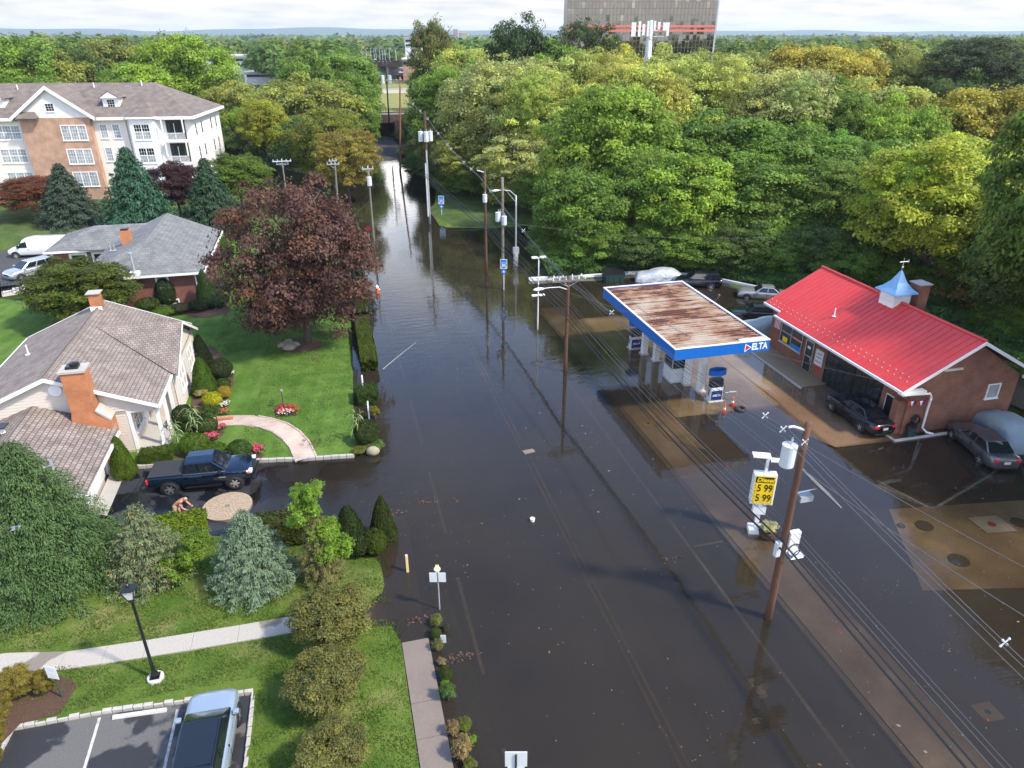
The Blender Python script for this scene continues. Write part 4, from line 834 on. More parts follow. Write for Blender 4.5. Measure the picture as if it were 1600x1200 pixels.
# chimneys
ch = MB().box(-14.75, -13.6, 38.35, 39.3, 3.0, 6.05).add([(-14.85, 38.3, 1.6), (-12.98, 38.3, 1.6), (-12.98, 39.3, 1.6), (-14.85, 39.3, 1.6), (-14.85, 38.3, 3.15), (-12.98, 38.3, 3.05), (-12.98, 39.3, 3.05), (-14.85, 39.3, 3.15), (-14.75, 38.35, 3.72), (-13.58, 38.35, 3.72), (-13.58, 39.3, 3.72), (-14.75, 39.3, 3.72)], [(0, 3, 2, 1), (0, 1, 5, 4), (1, 2, 6, 5), (3, 0, 4, 7), (4, 5, 9, 8), (5, 6, 10, 9), (7, 4, 8, 11), (8, 9, 10, 11), (2, 3, 7, 6), (6, 7, 11, 10)]).build('chimney', 'brickchim', hs)
MB().box(-14.83, -13.52, 38.27, 39.38, 6.055, 6.17).build('chimney_cap', 'conc', ch); MB().box(-14.5, -13.9, 38.6, 39.1, 6.175, 6.32).lathe([(.2, 0), (.24, .02), (.24, .14), (.02, .17)], 14, (-14.1, 38.85, 6.325)).build('flue', 'black', ch)
MB().add([(-13.6, 38.28, 3.74), (-13.6, 39.28, 3.74), (-12.95, 39.28, 3.07), (-12.95, 38.28, 3.07), (-13.54, 38.28, 3.82), (-13.54, 39.28, 3.82), (-12.89, 39.28, 3.15), (-12.89, 38.28, 3.15)], [(0, 1, 2, 3), (7, 6, 5, 4), (0, 4, 5, 1), (1, 5, 6, 2), (2, 6, 7, 3), (3, 7, 4, 0)]).build('shoulder_cap', 'conc', ch)
b = MB(); b.box(-14.95, -12.9, 38.25, 38.295, 1.75, 2.0); o = b.build('flashing', 'white', ch)
c2 = MB().box(-16.25, -15.6, 50.2, 50.85, 5.0, 6.55).build('chimney', 'brickchim', hs); MB().box(-16.36, -15.49, 50.09, 50.96, 6.62, 6.68).box(-16.2, -15.65, 50.25, 50.8, 6.552, 6.618).build('chimney_cap', 'conc', c2); MB().box(-16.29, -15.56, 50.16, 50.198, 5.3, 5.75).build('flashing', 'white', c2)
for x, y in ((-19.2, 46.5), (-19.6, 42.2)):
    z = ZE + (x - X0) * .423; MB().lathe([(.2, 0), (.05, .04), (.045, .62), (.01, .62)], 10, (x, y, z + .02)).build('vent_pipe', 'white', rf)
# garage wing
GX, GR, GE, GT = -12.7, -16.85, 2.45, 3.97
gr_ = MB().slab([(GX, 31.9, GE), (GX, 38.2, GE), (-13.0, 39.2, GE + .11), (GR, 39.3, GT), (GR, 31.9, GT)], .13).build('garage_roof', 'shinggar', hs)
MB().slab([(GR, 31.9, GT), (GR, 39.3, GT), (-21.0, 39.3, GE), (-21.0, 31.9, GE)], .13).build('roof_slope', 'shinggar', gr_)
MB().box(GX - .01, GX + .09, 31.88, 38.25, GE - .18, GE - .01).build('gutter', 'trim', gr_)
for a, c in (((GX, GE), (GR, GT)), ((-21.0, GE), (GR, GT))): MB().add([(a[0], 31.86, a[1] + .03), (c[0], 31.86, c[1] + .03), (c[0], 31.86, c[1] - .2), (a[0], 31.86, a[1] - .2), (a[0], 31.89, a[1] + .03), (c[0], 31.89, c[1] + .03), (c[0], 31.89, c[1] - .2), (a[0], 31.89, a[1] - .2)], [(0, 1, 2, 3), (4, 7, 6, 5), (0, 4, 5, 1), (3, 2, 6, 7), (0, 3, 7, 4), (1, 5, 6, 2)]).build('rake_board', 'trim', gr_)
MB().tube([(-12.65, 32.0, 2.28), (-12.9, 32.25, 2.1), (-13.4, 32.3, 1.9), (-13.45, 32.3, .3)], .05, 8).build('downspout', 'trim', gr_)
MB().lathe([(.16, 0), (.16, .28), (.02, .34)], 4, (-17.4, 36.6, 3.9)).build('roof_vent', 'white', gr_); MB().box(-17.75, -17.1, 36.3, 36.9, 4.25, 4.31).build('vent_hood', 'black', gr_)
Tgs = wallT((0, 32.3, 0), (1, 0, 0), (0, -1, 0))
siding(Tgs, -20.6, -13.5, .3, lambda t: 3.8 if t is None else (-20.6 + max(0, (t - 2.4)) * 2.6, -13.5 - max(0, t - 2.4) * 2.1)).build('siding', 'cream', hs)
MB().box(-20.55, -13.62, 32.32, 39.3, -.1, 2.36).add([(-20.5, 32.33, 2.3), (-13.6, 32.33, 2.3), (GR, 32.33, 3.75), (-20.5, 39.3, 2.3), (-13.6, 39.3, 2.3), (GR, 39.3, 3.75)], [(0, 1, 2), (3, 5, 4), (0, 3, 4, 1), (0, 2, 5, 3), (1, 4, 5, 2)]).build('wall', 'cream', hs)
MB().box(-13.61, -13.45, 37.55, 39.3, -.1, 2.3).box(-13.61, -13.45, 32.3, 33.2, -.1, 2.3).build('brick_wall', 'brickchim', hs)
Tgd = wallT((-13.6, 0, 0), (0, 1, 0), (1, 0, 0)); gd = MB().tbox(Tgd, 33.25, 37.3, .33, 2.25, .002, .03).build('garage_door', 'lightgrey', hs)
for i in range(4):
    for j in range(4): MB().tbox(Tgd, 33.3 + i * 1.0, 34.2 + i * 1.0, .37 + j * .47, .8 + j * .47, .032, .05).build('panel', 'white', gd)
MB().box(-13.62, -13.4, 37.3, 37.54, .3, 2.3).build('door_jamb', 'trim', hs)
# ---- brick ranch house behind
rh = thing('ranch_house', 'low red brick house with grey hip roof and small brick chimney', 'house', (0, 0, 0))
rr = MB().slab([(-11.5, 65.0, 3.4), (-11.7, 80.2, 3.4), (-16.5, 80.2, 5.5), (-16.45, 69.3, 5.5)], .14).build('roof', 'shingg', rh)
MB().slab([(-21.6, 65.0, 3.4), (-11.5, 65.0, 3.4), (-16.45, 69.3, 5.5)], .14).build('hip_slope', 'shinggx', rr)
MB().slab([(-16.45, 69.3, 5.5), (-16.5, 80.2, 5.5), (-21.6, 80.2, 3.4), (-21.6, 65.0, 3.4)], .14).build('roof_slope', 'shingg', rr)
MB().slab([(-27.2, 75.8, 3.3), (-21.5, 75.4, 3.3), (-18.4, 79.6, 4.72), (-23.4, 79.6, 4.72)], .13).build('wing_slope', 'shinggx', rr)
MB().slab([(-27.2, 75.8, 3.3), (-23.4, 79.6, 4.72), (-27.2, 83.4, 3.3)], .13).build('hip_slope', 'shingg', rr)
MB().slab([(-27.2, 83.4, 3.3), (-23.4, 79.6, 4.72), (-18.4, 79.6, 4.72), (-18.4, 83.4, 3.3)], .13).build('wing_slope', 'shinggx', rr)
MB().box(-21.65, -11.42, 64.9, 65.0, 3.2, 3.38).build('gutter', 'trim', rr); MB().box(-11.5, -11.4, 65.0, 80.2, 3.2, 3.38).build('gutter', 'trim', rr); MB().box(-27.3, -21.6, 75.62, 75.74, 3.1, 3.28).build('gutter', 'trim', rr)
MB().box(-21.1, -12.0, 65.55, 80, -.1, 3.28).box(-26.6, -21.0, 76.2, 83, -.1, 3.2).build('wall', 'brickranch', rh)
Ts = wallT((0, 65.55, 0), (1, 0, 0), (0, -1, 0)); window(rh, Ts, -19.4, -18.2, 1.95, 3.15, 1, 2, 'blind', fw=.14); window(rh, Ts, -15.6, -14.5, 1.95, 3.15, 1, 2, 'blind', fw=.14); window(rh, Ts, -16.0, -14.0, .45, .95, 2, 1, fw=.12)
Ts2 = wallT((0, 76.2, 0), (1, 0, 0), (0, -1, 0)); window(rh, Ts2, -25.3, -23.7, .7, 2.9, 1, 2, fw=.2); window(rh, Ts2, -23.3, -21.7, .7, 2.9, 1, 2, fw=.2); MB().tbox(Ts2, -26.2, -25.8, .9, 2.2, .01, .05).build('door_panel', 'trim', rh)
MB().tube([(-12.3, 65.45, 3.2), (-12.25, 65.42, 1.8), (-12.2, 65.4, .4)], .06, 8).build('downspout', 'trim', rh)
c3 = MB().box(-19.3, -18.5, 72.2, 73.0, 4.0, 5.7).build('chimney', 'brickchim', rh); MB().box(-19.2, -18.6, 72.3, 72.9, 5.705, 5.85).build('flue', 'black', c3)
MB().tube([(-17.0, 65.2, 3.6), (-17.0, 65.2, 5.3)], .1, 10).lathe([(.17, 0), (.17, .1), (.02, .12)], 10, (-17.0, 65.2, 5.3)).build('flue_pipe', 'galv', rh); MB().box(-17.4, -16.6, 64.95, 65.5, 3.42, 3.75).build('flue_collar', 'white', rh)
for x, y, z in ((-19.6, 70.6, 4.35), (-20.2, 71.6, 4.1)): MB().lathe([(.16, 0), (.045, .04), (.04, .55), (.01, .55)], 8, (x, y, z)).build('vent_pipe', 'galv', rr)
# ---- filling station building
st = thing('filling_station', 'red-roofed brick service station with cupola and two glazed garage bays', 'building', (0, 0, 0))
EX, EX2, RX, EZ, RZ, NY, FY = 31.25, 41.15, 36.2, 3.3, 5.95, 30.25, 45.6
sr = MB().slab([(EX, NY, EZ), (EX, 43.4, EZ), (EX + .45, 43.4, EZ + .24), (EX + .45, FY, EZ + .24), (RX, FY, RZ), (RX, NY, RZ)], .12).build('roof', 'redroof', st)
MB().slab([(RX, NY, RZ), (RX, FY, RZ), (EX2, FY, EZ), (EX2, NY, EZ)], .12).build('roof_slope', 'redroof', sr)
# standing-seam panels, one object each, sharing mesh data
sl_ = math.hypot(RX - EX, RZ - EZ); an = math.atan2(RZ - EZ, RX - EX); pw_ = .46
pr_ = MB().box(.0, sl_, .015, pw_ - .015, .006, .02).add([(x, y, z) for x in (0, sl_) for y, z in ((-.022, .006), (.022, .006), (.014, .06), (-.014, .06))], [(0, 1, 2, 3), (7, 6, 5, 4), (0, 4, 5, 1), (1, 5, 6, 2), (2, 6, 7, 3), (3, 7, 4, 0)])
n_ = int((FY - NY) / pw_)
for i in range(n_):
    y = NY + .03 + i * (FY - NY - .06) / n_
    if i == 0: first = pr_.build('roof_panel', 'redroof', st); first.location = (EX, y, EZ); first.rotation_euler = (0, -an, 0); q = first
    else: q = shared(first, 'roof_panel', st, (EX, y, EZ), (0, -an, 0))
    if y > 43.2: q.location = (EX + .45, y, EZ + .24); q.scale = ((sl_ - .52) / sl_, 1, 1)
    p2 = shared(first, 'roof_panel', st, (EX2, y + pw_ * .98, EZ), (0, -an, math.pi))
b = MB().tube([(RX, NY - .01, RZ + .05), (RX, FY, RZ + .05)], .1, 6); b.build('ridge_cap', 'redroof', sr)
for yy in (NY + .01,):
    for a, c in (((EX, EZ), (RX, RZ)), ((EX2, EZ), (RX, RZ))): MB().add([(a[0], yy - .05, a[1] + .02), (c[0], yy - .05, c[1] + .02), (c[0], yy - .05, c[1] - .2), (a[0], yy - .05, a[1] - .2), (a[0], yy - .01, a[1] + .02), (c[0], yy - .01, c[1] + .02), (c[0], yy - .01, c[1] - .2), (a[0], yy - .01, a[1] - .2)], [(0, 1, 2, 3), (4, 7, 6, 5), (0, 4, 5, 1), (3, 2, 6, 7), (0, 3, 7, 4), (1, 5, 6, 2)]).build('rake_board', 'trim', sr)
MB().box(EX - .13, EX + .0, NY - .04, 43.45, EZ - .16, EZ - .01).build('gutter', 'trim', sr); MB().box(EX + .32, EX + .45, 43.45, FY, EZ + .08, EZ + .23).build('gutter', 'trim', sr)
MB().box(EX, 32.9, NY - .03, NY + .4, 3.0, 3.18).build('eave_return', 'trim', sr); MB().box(40.3, EX2, NY - .03, NY + .4, 3.0, 3.18).build('eave_return', 'trim', sr)
b = MB()
for i in range(28):                                              # snow guards
    for j in (0, 1): y = NY + .5 + i * .53 + j * .27; x = EX + .55 + .32 * j; z = EZ + (x - EX) * math.tan(an) + .03; b.box(x - .022, x + .022, y - .03, y + .03, z, z + .06)
b.build('snow_guards', 'cream', sr)['kind'] = 'stuff'
MB().lathe([(.16, 0), (.05, .04), (.045, .6), (.01, .6)], 10, (33.2, 39.6, 4.4)).build('vent_pipe', 'white', sr)
WX, WY0, WY1 = 32.3, 30.75, 45.2
MB().box(WX, WX + .3, WY0, 32.9, -.3, 3.2).box(WX, WX + .3, 38.4, 39.75, -.3, 3.2).box(WX, WX + .3, 40.75, 41.1, -.3, 3.2).box(WX, WX + .3, 41.1, 43.9, -.3, .95).box(WX, WX + .3, 43.9, WY1, -.3, 3.2).box(WX, WX + .3, 32.9, 38.4, 2.9, 3.2).box(WX, WX + .3, 39.75, 40.75, 2.4, 3.2).box(WX, WX + .3, 41.1, 43.9, 2.75, 3.2).build('front_wall', 'brick', st)
MB().add([(WX + .31, WY0, -.3), (40.2, WY0, -.3), (40.2, WY0, 3.2), (RX, WY0, 5.75), (WX + .31, WY0, 3.2), (WX + .31, WY0 + .25, -.3), (40.2, WY0 + .25, -.3), (40.2, WY0 + .25, 3.2), (RX, WY0 + .25, 5.75), (WX + .31, WY0 + .25, 3.2)], [(0, 1, 2, 3, 4), (9, 8, 7, 6, 5), (0, 5, 6, 1), (1, 6, 7, 2), (2, 7, 8, 3), (3, 8, 9, 4), (4, 9, 5, 0)]).box(39.95, 40.2, WY0 + .26, WY1, -.3, 3.1).add([(WX + .31, WY1, -.3), (40.2, WY1, -.3), (40.2, WY1, 3.2), (RX, WY1, 5.75), (WX + .31, WY1, 3.2)], [(0, 1, 2, 3, 4)]).build('wall', 'brick', st)
MB().box(31.75, WX - .003, 30.85, 31.35, -.3, 2.3).build('brick_pier', 'brick', st)
MB().box(WX + .31, 39.9, WY0 + .3, WY1 - .05, -.28, -.05).build('shop_floor', 'conc', st)
MB().box(35.5, 35.6, WY0 + .3, WY1 - .1, -.04, 3.1).box(WX + .31, 35.5, 40.95, 41.05, -.04, 3.1).build('partition', 'poledark', st)
Tf = wallT((WX, 0, 0), (0, 1, 0), (-1, 0, 0))
for s0 in (32.95, 35.8):                                         # glazed sectional doors
    gd = window(st, Tf, s0, s0 + 2.55, -.15, 2.88, 4, 5, 'lightglass', 'black', .07, .05, 'garage_door', sill=False, dep=.05)
MB().tbox(Tf, 35.52, 35.78, -.25, 2.88, -.2, .06).build('bay_post', 'black', st)
w = window(st, Tf, 41.15, 43.85, .98, 2.72, 2, 2, ['lightglass'], 'alu', .06, .05, 'shop_window')
for s0, s1, t0, t1, c_ in ((41.2, 42.4, 1.05, 1.35, 'signblue'), (41.2, 42.3, 1.75, 1.92, 'orange'), (42.9, 43.5, 1.1, 1.5, 'signyel')): MB().tbox(Tf, s0, s1, t0, t1, .018, .03).build('window_display', c_, w)
dr = window(st, Tf, 39.78, 40.72, -.05, 2.38, 1, 2, 'lightglass', 'alu', .08, .06, 'door', sill=False); MB().tbox(Tf, 39.9, 39.95, .9, 1.3, .06, .1).build('handle', 'alu', dr); MB().tbox(Tf, 40.1, 40.45, 1.75, 1.95, .06, .07).build('notice', 'white', dr)
MB().disc((WX - .002, 40.25, 2.6), (-1, 0, 0), .15, .08).build('door_lamp', 'white', st)
sg = MB().tbox(Tf, 38.7, 39.55, .95, 2.1, .005, .03).build('hours_board', 'lightgrey', st)
for i, (t, w_) in enumerate(((1.98, .6), (1.82, .45), (1.62, .62), (1.55, .55), (1.38, .5), (1.22, .6), (1.08, .4))): MB().tbox(Tf, 39.12 - w_ / 2, 39.12 + w_ / 2, t - .025, t + .025, .0305, .034).build('print', 'navy' if i % 2 else 'white', sg)
MB().tbox(Tf, 38.95, 39.25, .62, .88, .005, .06).build('alarm_box', 'red', st); MB().tbox(Tf, 43.98, 44.2, 1.35, 1.5, .005, .06).build('call_box', 'red', st)
fl = MB().tbox(Tf, 44.05, 44.75, 1.75, 2.85, .005, .02).build('flag_panel', 'white', st)
for i in range(4): MB().tbox(Tf, 44.09 + i * .17, 44.17 + i * .17, 1.78, 2.4, .021, .026).build('flag_stripe', 'red', fl)
MB().tbox(Tf, 44.06, 44.74, 2.42, 2.82, .0205, .025).build('flag_canton', 'navy', fl)
bd_ = MB().tbox(Tf, 31.55, 32.45, .55, 2.05, .005, .05).build('notice_board', 'white', st); MB().tbox(Tf, 31.61, 32.39, .61, 1.99, .051, .06).build('board_face', 'black', bd_)
Tn = wallT((0, WY0, 0), (1, 0, 0), (0, -1, 0))
window(st, Tn, 38.0, 38.95, 1.75, 2.75, 1, 1, 'blind', 'trim', .07); MB().tbox(Tn, 34.3, 35.6, 4.05, 4.17, .002, .08).build('sign_rail', 'signyel' if False else 'cream', st)
MB().tube([(31.2, 30.15, 3.15), (32.0, 30.55, 2.85), (33.6, 30.62, 2.72), (33.75, 30.62, 2.5), (33.75, 30.62, .35), (33.95, 30.4, .12), (34.25, 30.2, .08)], .07, 8).build('downspout', 'trim', st)
o = MB()
for i in range(6): o.tube([(33.05 + .3 * math.cos(a) * (1 - .05 * i), 30.62 - .03 * i, 1.0 + .36 * math.sin(a) * (1 - .05 * i)) for a in np.linspace(0, 6.28, 18)], .025, 5, cap=False)
tag(o.build('hose_reel', 'black'), 'coiled black hose hung on the gable wall by the downspout', 'hose')
bt = thing('bunting', 'red white and blue bunting strung under the eave at the station corner', 'bunting', (0, 0, 0))
for i in range(8):
    x = 32.0 + i * .22; z = 2.35 + .1 * abs(i - 3.5) * .3; MB().add([(x, 30.5, z), (x + .2, 30.5, z), (x + .1, 30.48, z - .3), (x, 30.47, z), (x + .2, 30.47, z), (x + .1, 30.45, z - .3)], [(0, 1, 2), (5, 4, 3), (0, 3, 4, 1), (1, 4, 5, 2), (2, 5, 3, 0)]).build('pennant', ('red', 'white', 'navy')[i % 3], bt)
MB().box(WX - 2.0, WX - .003, 37.9, 45.4, -.3, .05).build('step', 'padconc', st); MB().box(WX - 2.12, WX - 2.003, 37.8, 45.4, -.3, .07).build('step_edge', 'kerbconc', st)
MB().box(31.5, 36.2, 30.05, 30.22, -.3, .08).box(31.4, 31.497, 30.05, 30.9, -.3, .08).build('kerb_edge', 'kerbconc', st)
# cupola
cp = MB().box(35.55, 36.85, 37.15, 38.45, 5.2, 5.95).build('cupola', 'trim', st)
b = MB()
for i in range(7): z = 5.98 + i * .085; b.add([(36.2 + sx * (.62 + q), 37.8 + sy * (.62 + q), zz) for zz, q in ((z, .05), (z + .03, .05), (z + .075, -.02)) for sx, sy in ((-1, -1), (1, -1), (1, 1), (-1, 1))], [(0, 1, 2, 3)] + [(k * 4 + j, k * 4 + (j + 1) % 4, k * 4 + 4 + (j + 1) % 4, k * 4 + 4 + j) for k in (0, 1) for j in range(4)] + [(8, 11, 10, 9)])
b.build('louvre', 'trim', cp); MB().box(35.66, 36.74, 37.26, 38.34, 5.952, 6.56).build('louvre_core', 'white', cp)
b = MB(); prof = [(.95, 6.58), (.93, 6.64), (.62, 6.9), (.36, 7.25), (.2, 7.6), (.07, 7.95), (.02, 8.0)]
for k, (r_, z) in enumerate(prof): b.v += [(36.2 + sx * r_, 37.8 + sy * r_, z) for sx, sy in ((-1, -1), (1, -1), (1, 1), (-1, 1))]
b.f += [(k * 4 + j, k * 4 + (j + 1) % 4, k * 4 + 4 + (j + 1) % 4, k * 4 + 4 + j) for k in range(len(prof) - 1) for j in range(4)] + [(0, 3, 2, 1)]
b.build('cupola_roof', 'cupblue', cp)
MB().tube([(36.2, 37.8, 7.95), (36.2, 37.8, 8.85)], .02, 6).lathe([(.01, 0), (.08, .05), (.01, .11)], 10, (36.2, 37.8, 8.2)).tube([(35.9, 37.8, 8.6), (36.6, 37.8, 8.6)], .018, 5).add([(36.35, 37.79, 8.6), (36.62, 37.79, 8.75), (36.62, 37.79, 8.5), (36.35, 37.81, 8.6), (36.62, 37.81, 8.75), (36.62, 37.81, 8.5)], [(0, 1, 2), (5, 4, 3), (0, 3, 4, 1), (1, 4, 5, 2), (2, 5, 3, 0)]).build('weathervane', 'alu', cp)
c4 = MB().box(37.3, 38.1, 37.0, 37.9, 4.6, 7.1).build('chimney', 'brick', st); MB().box(37.22, 38.18, 36.92, 37.98, 7.105, 7.18).build('chimney_cap', 'conc', c4)
# ---- canopy
cn = thing('pump_canopy', 'rusty topped petrol canopy with bright blue fascia on white columns', 'canopy', (0, 0, 0))
A0, A1, B0, B1, ZB, ZT = 19.45, 26.0, 36.2, 48.5, 4.0, 4.72
MB().box(A0, A0 + .12, B0, B1, ZB, ZT).box(A1 - .12, A1, B0, B1, ZB, ZT).box(A0 + .121, A1 - .121, B0, B0 + .12, ZB, ZT).box(A0 + .121, A1 - .121, B1 - .12, B1, ZB, ZT).build('fascia', 'blue', cn)
MB().box(A0 - .01, A0 + .13, B0 - .01, B1 + .01, ZT + .002, ZT + .05).box(A1 - .13, A1 + .01, B0 - .01, B1 + .01, ZT + .002, ZT + .05).box(A0 + .131, A1 - .131, B0 - .01, B0 + .13, ZT + .002, ZT + .05).box(A0 + .131, A1 - .131, B1 - .13, B1 + .01, ZT + .002, ZT + .05).build('coping', 'trim', cn)
MB().box(A0 + .13, A1 - .13, B0 + .13, B1 - .13, ZB + .02, ZB + .06).build('soffit', 'white', cn)
y = B0 + .14; pc_ = .34; i = 0
while y < B1 - .14 - pc_ * .5:                                    # ribbed deck pans
    if i == 0: first = MB().box(0, A1 - A0 - .28, .0, pc_ * .62, .0, .02).box(0, A1 - A0 - .28, pc_ * .64, pc_ * .98, .0, .075).build('deck_pan', 'rust', cn); first.location = (A0 + .14, y, ZT - .1)
    else: shared(first, 'deck_pan', cn, (A0 + .14, y, ZT - .1 + rnd.uniform(-.004, .004)))
    y += pc_; i += 1
MB().tube([(A0 + .8, B1 - .3, ZT + .05), (A0 + .95, (B0 + B1) / 2, ZT + .0), (A0 + 1.9, B0 + 1.6, ZT + .02)], .015, 4).build('roof_cable', 'wiregrey', cn)
MB().box(A1 - 1.9, A1 - .15, B0 + .14, B0 + .62, ZT - .04, ZT + .0).build('patch_panel', 'white', cn)
for x, y in ((23.25, 39.15), (22.85, 40.35), (22.45, 44.6), (22.1, 46.0)):
    cl_ = MB().box(x - .2, x + .2, y - .2, y + .2, -.2, ZB + .02).build('column', 'trim', cn); MB().box(x - .3, x + .3, y - .3, y + .3, -.2, .1).build('column_base', 'kerbconc', cl_); MB().box(x + .202, x + .215, y - .2, y - .08, .12, ZB).build('stripe', 'red', cl_)
TS = lambda s, t, n: (24.75 + s * 1.0, B0 - .004 - n, 4.37 + t)
D = text_mesh('lettering', 'ELTA', .62, 'trim', cn, lambda x, y, z: (25.28 + x, B0 - .012 - z, 4.36 + y), .012, bold=.018, sx=.80)
b = MB().add([(24.25, B0 - .02, 4.64), (24.72, B0 - .02, 4.36), (24.25, B0 - .02, 4.07), (24.25, B0 - .002, 4.64), (24.72, B0 - .002, 4.36), (24.25, B0 - .002, 4.07)], [(0, 1, 2), (5, 4, 3), (0, 3, 4, 1), (1, 4, 5, 2), (2, 5, 3, 0)]).build('logo_triangle', 'trim', cn)
MB().add([(24.31, B0 - .026, 4.55), (24.62, B0 - .026, 4.36), (24.31, B0 - .026, 4.16), (24.31, B0 - .021, 4.55), (24.62, B0 - .021, 4.36), (24.31, B0 - .021, 4.16)], [(0, 1, 2), (5, 4, 3), (0, 3, 4, 1), (1, 4, 5, 2), (2, 5, 3, 0)]).build('triangle_face', 'red', b)
# pumps, kiosk
def pump(x, y, label, rz=0):
    t = thing('fuel_pump', label, 'fuel pump', (x, y, -.15), rz, 'fuel pumps under the canopy')
    MB().box(-.55, .55, -.35, .35, 0, .18).build('plinth', 'kerbconc', t); bd = MB().box(-.45, .45, -.26, .26, .185, 1.15).build('body', 'lightgrey', t, bevel=.03)
    MB().box(-.4, .4, -.275, -.262, .25, .95).build('door', 'navy', bd); text_mesh('print', 'DELTA', .2, 'white', bd, lambda a, b_, c_: (a, -.278 - c_, .6 + b_), .003, bold=.004)
    MB().box(-.42, .42, -.22, .22, 1.155, 1.75).build('display_head', 'black', t, bevel=.02); MB().box(-.3, .3, -.232, -.222, 1.35, 1.6).build('display', 'lightglass', t)
    for s in (-.38, .38): MB().tube([(s, 0, 1.75), (s, 0, 2.15)], .04, 8).build('post', 'alu', t)
    b = MB()
    n = 20
    for i in range(n + 1):
        a = 2 * math.pi * i / n; b.v += [(math.cos(a) * r_, math.sin(a) * r_ * .55, z) for r_, z in ((.62, 2.05), (.62, 2.42), (.57, 2.42), (.57, 2.05))]
    b.f += [(i * 4 + j, i * 4 + (j + 1) % 4, i * 4 + 4 + (j + 1) % 4, i * 4 + 4 + j) for i in range(n) for j in range(4)]
    b.build('topper_ring', 'blue', t); 
    for s in (-1, 1): MB().tube([(s * .46, .05, 1.6), (s * .6, -.1, 1.1), (s * .55, -.12, .6), (s * .48, -.1, 1.0)], .022, 6).build('hose', 'rubber', t)
    MB().tube([(.62, -.3, 0), (.62, -.3, .75), (.9, -.35, .8), (1.3, -.42, .8), (1.35, -.42, .75), (1.35, -.42, 0)], .05, 8).build('guard_rail', 'alu', t)
    return t
pump(23.55, 37.75, 'nearest fuel pump with blue ring topper, clear of the canopy edge'); pump(22.75, 42.6, 'middle fuel pump in front of the kiosk under the canopy'); pump(21.9, 47.3, 'farthest fuel pump beside the bent rail under the canopy')
kk = thing('attendant_kiosk', 'small grey glazed kiosk between the canopy columns', 'kiosk', (22.45, 41.45, -.15)); MB().box(-.6, .6, -.65, .65, 0, 1.2).build('base', 'lightgrey', kk, bevel=.02); MB().box(-.56, .56, -.6, .6, 1.203, 2.2).build('glazing', 'lightglass', kk)
for sx in (-1, 1):
    for sy in (-1, 1): MB().box(sx * .57 - .03, sx * .57 + .03, sy * .61 - .03, sy * .61 + .03, 1.203, 2.25).build('frame', 'alu', kk)
MB().box(-.68, .68, -.72, .72, 2.255, 2.32).build('roof', 'white', kk)
# ---- apartment block, set square to the view of the drone's heading
ap = thing('apartment_building', 'pale stucco and tan brick apartment block with dormers and hipped brown roof', 'building', (-18.2, 116.0, 0), -YAW + R(6.5))
MB().box(-60, 0, .0, 15.5, -.5, 11.5).build('wall', 'offwhite', ap); MB().box(-30, -8.8, -.35, -.003, -.5, 11.45).build('wall', 'beige', ap)
MB().box(-22.4, -13.2, -1.2, -.355, -.5, 11.7).build('brick_bay', 'brickapt', ap)
AE, AR = 11.7, 15.7
ar = MB().slab([(-60, -.9, AE), (.6, -.9, AE), (-6.5, 7.7, AR), (-60, 7.7, AR)], .3).build('roof', 'shinga', ap)
MB().slab([(.6, -.9, AE), (.6, 16.4, AE), (-6.5, 7.8, AR), (-6.5, 7.7, AR)], .3).build('hip_slope', 'shinga', ar); MB().slab([(-60, 16.4, AE), (.6, 16.4, AE), (-6.5, 7.8, AR), (-60, 7.8, AR)], .3).build('roof_slope', 'shinga', ar); MB().box(-60, -6.5, 7.6, 7.9, AR - .3, AR - .02).build('roof_deck', 'shinga', ar)
MB().box(-60, -23.3, -1.05, -.9, AE - .42, AE - .02).build('gutter', 'trim', ar); MB().box(-12.4, .7, -1.05, -.9, AE - .42, AE - .02).build('gutter', 'trim', ar); MB().box(.6, .75, -1.0, 16.5, AE - .42, AE - .02).build('gutter', 'trim', ar)
def agable(x0, x1, zap, yf, nm='gable', wallm='offwhite', base=AE, depth=8):
    xm = (x0 + x1) / 2; g_ = MB().add([(x0 + .3, yf, base - .2), (x1 - .3, yf, base - .2), (xm, yf, zap - .25), (x0 + .3, yf + depth, base - .2), (x1 - .3, yf + depth, base - .2), (xm, yf + depth, zap - .25)], [(0, 1, 2), (3, 5, 4), (0, 2, 5, 3), (1, 4, 5, 2), (0, 3, 4, 1)]).build(nm, wallm, ap)
    for s, xe in ((-1, x0), (1, x1)):
        MB().slab([(xe, yf - .4, base), (xm, yf - .4, zap), (xm, yf + depth, zap), (xe, yf + depth, base)], .16).build('gable_roof', 'shinga', g_)
        MB().add([(xe, yf - .52, base + .05), (xm, yf - .52, zap + .08), (xm, yf - .52, zap - .42), (xe, yf - .52, base - .42), (xe, yf - .41, base + .05), (xm, yf - .41, zap + .08), (xm, yf - .41, zap - .42), (xe, yf - .41, base - .42)], [(0, 1, 2, 3), (4, 7, 6, 5), (0, 4, 5, 1), (3, 2, 6, 7), (0, 3, 7, 4), (1, 5, 6, 2)]).build('rake_board', 'trim', g_)
    return g_
agable(-23.4, -12.3, 15.75, -1.15)
Ta = wallT((0, -1.2, 0), (1, 0, 0), (0, -1, 0)); window(ap, wallT((0, -1.15, 0), (1, 0, 0), (0, -1, 0)), -18.6, -17.4, 12.5, 13.6, 1, 1, munt=(3, 3))
for z in (8.65, 5.45, 2.3): window(ap, Ta, -17.3, -13.9, z, z + 2.1, 3, 1, 'blind', munt=(3, 4), fw=.12, mull=.14)
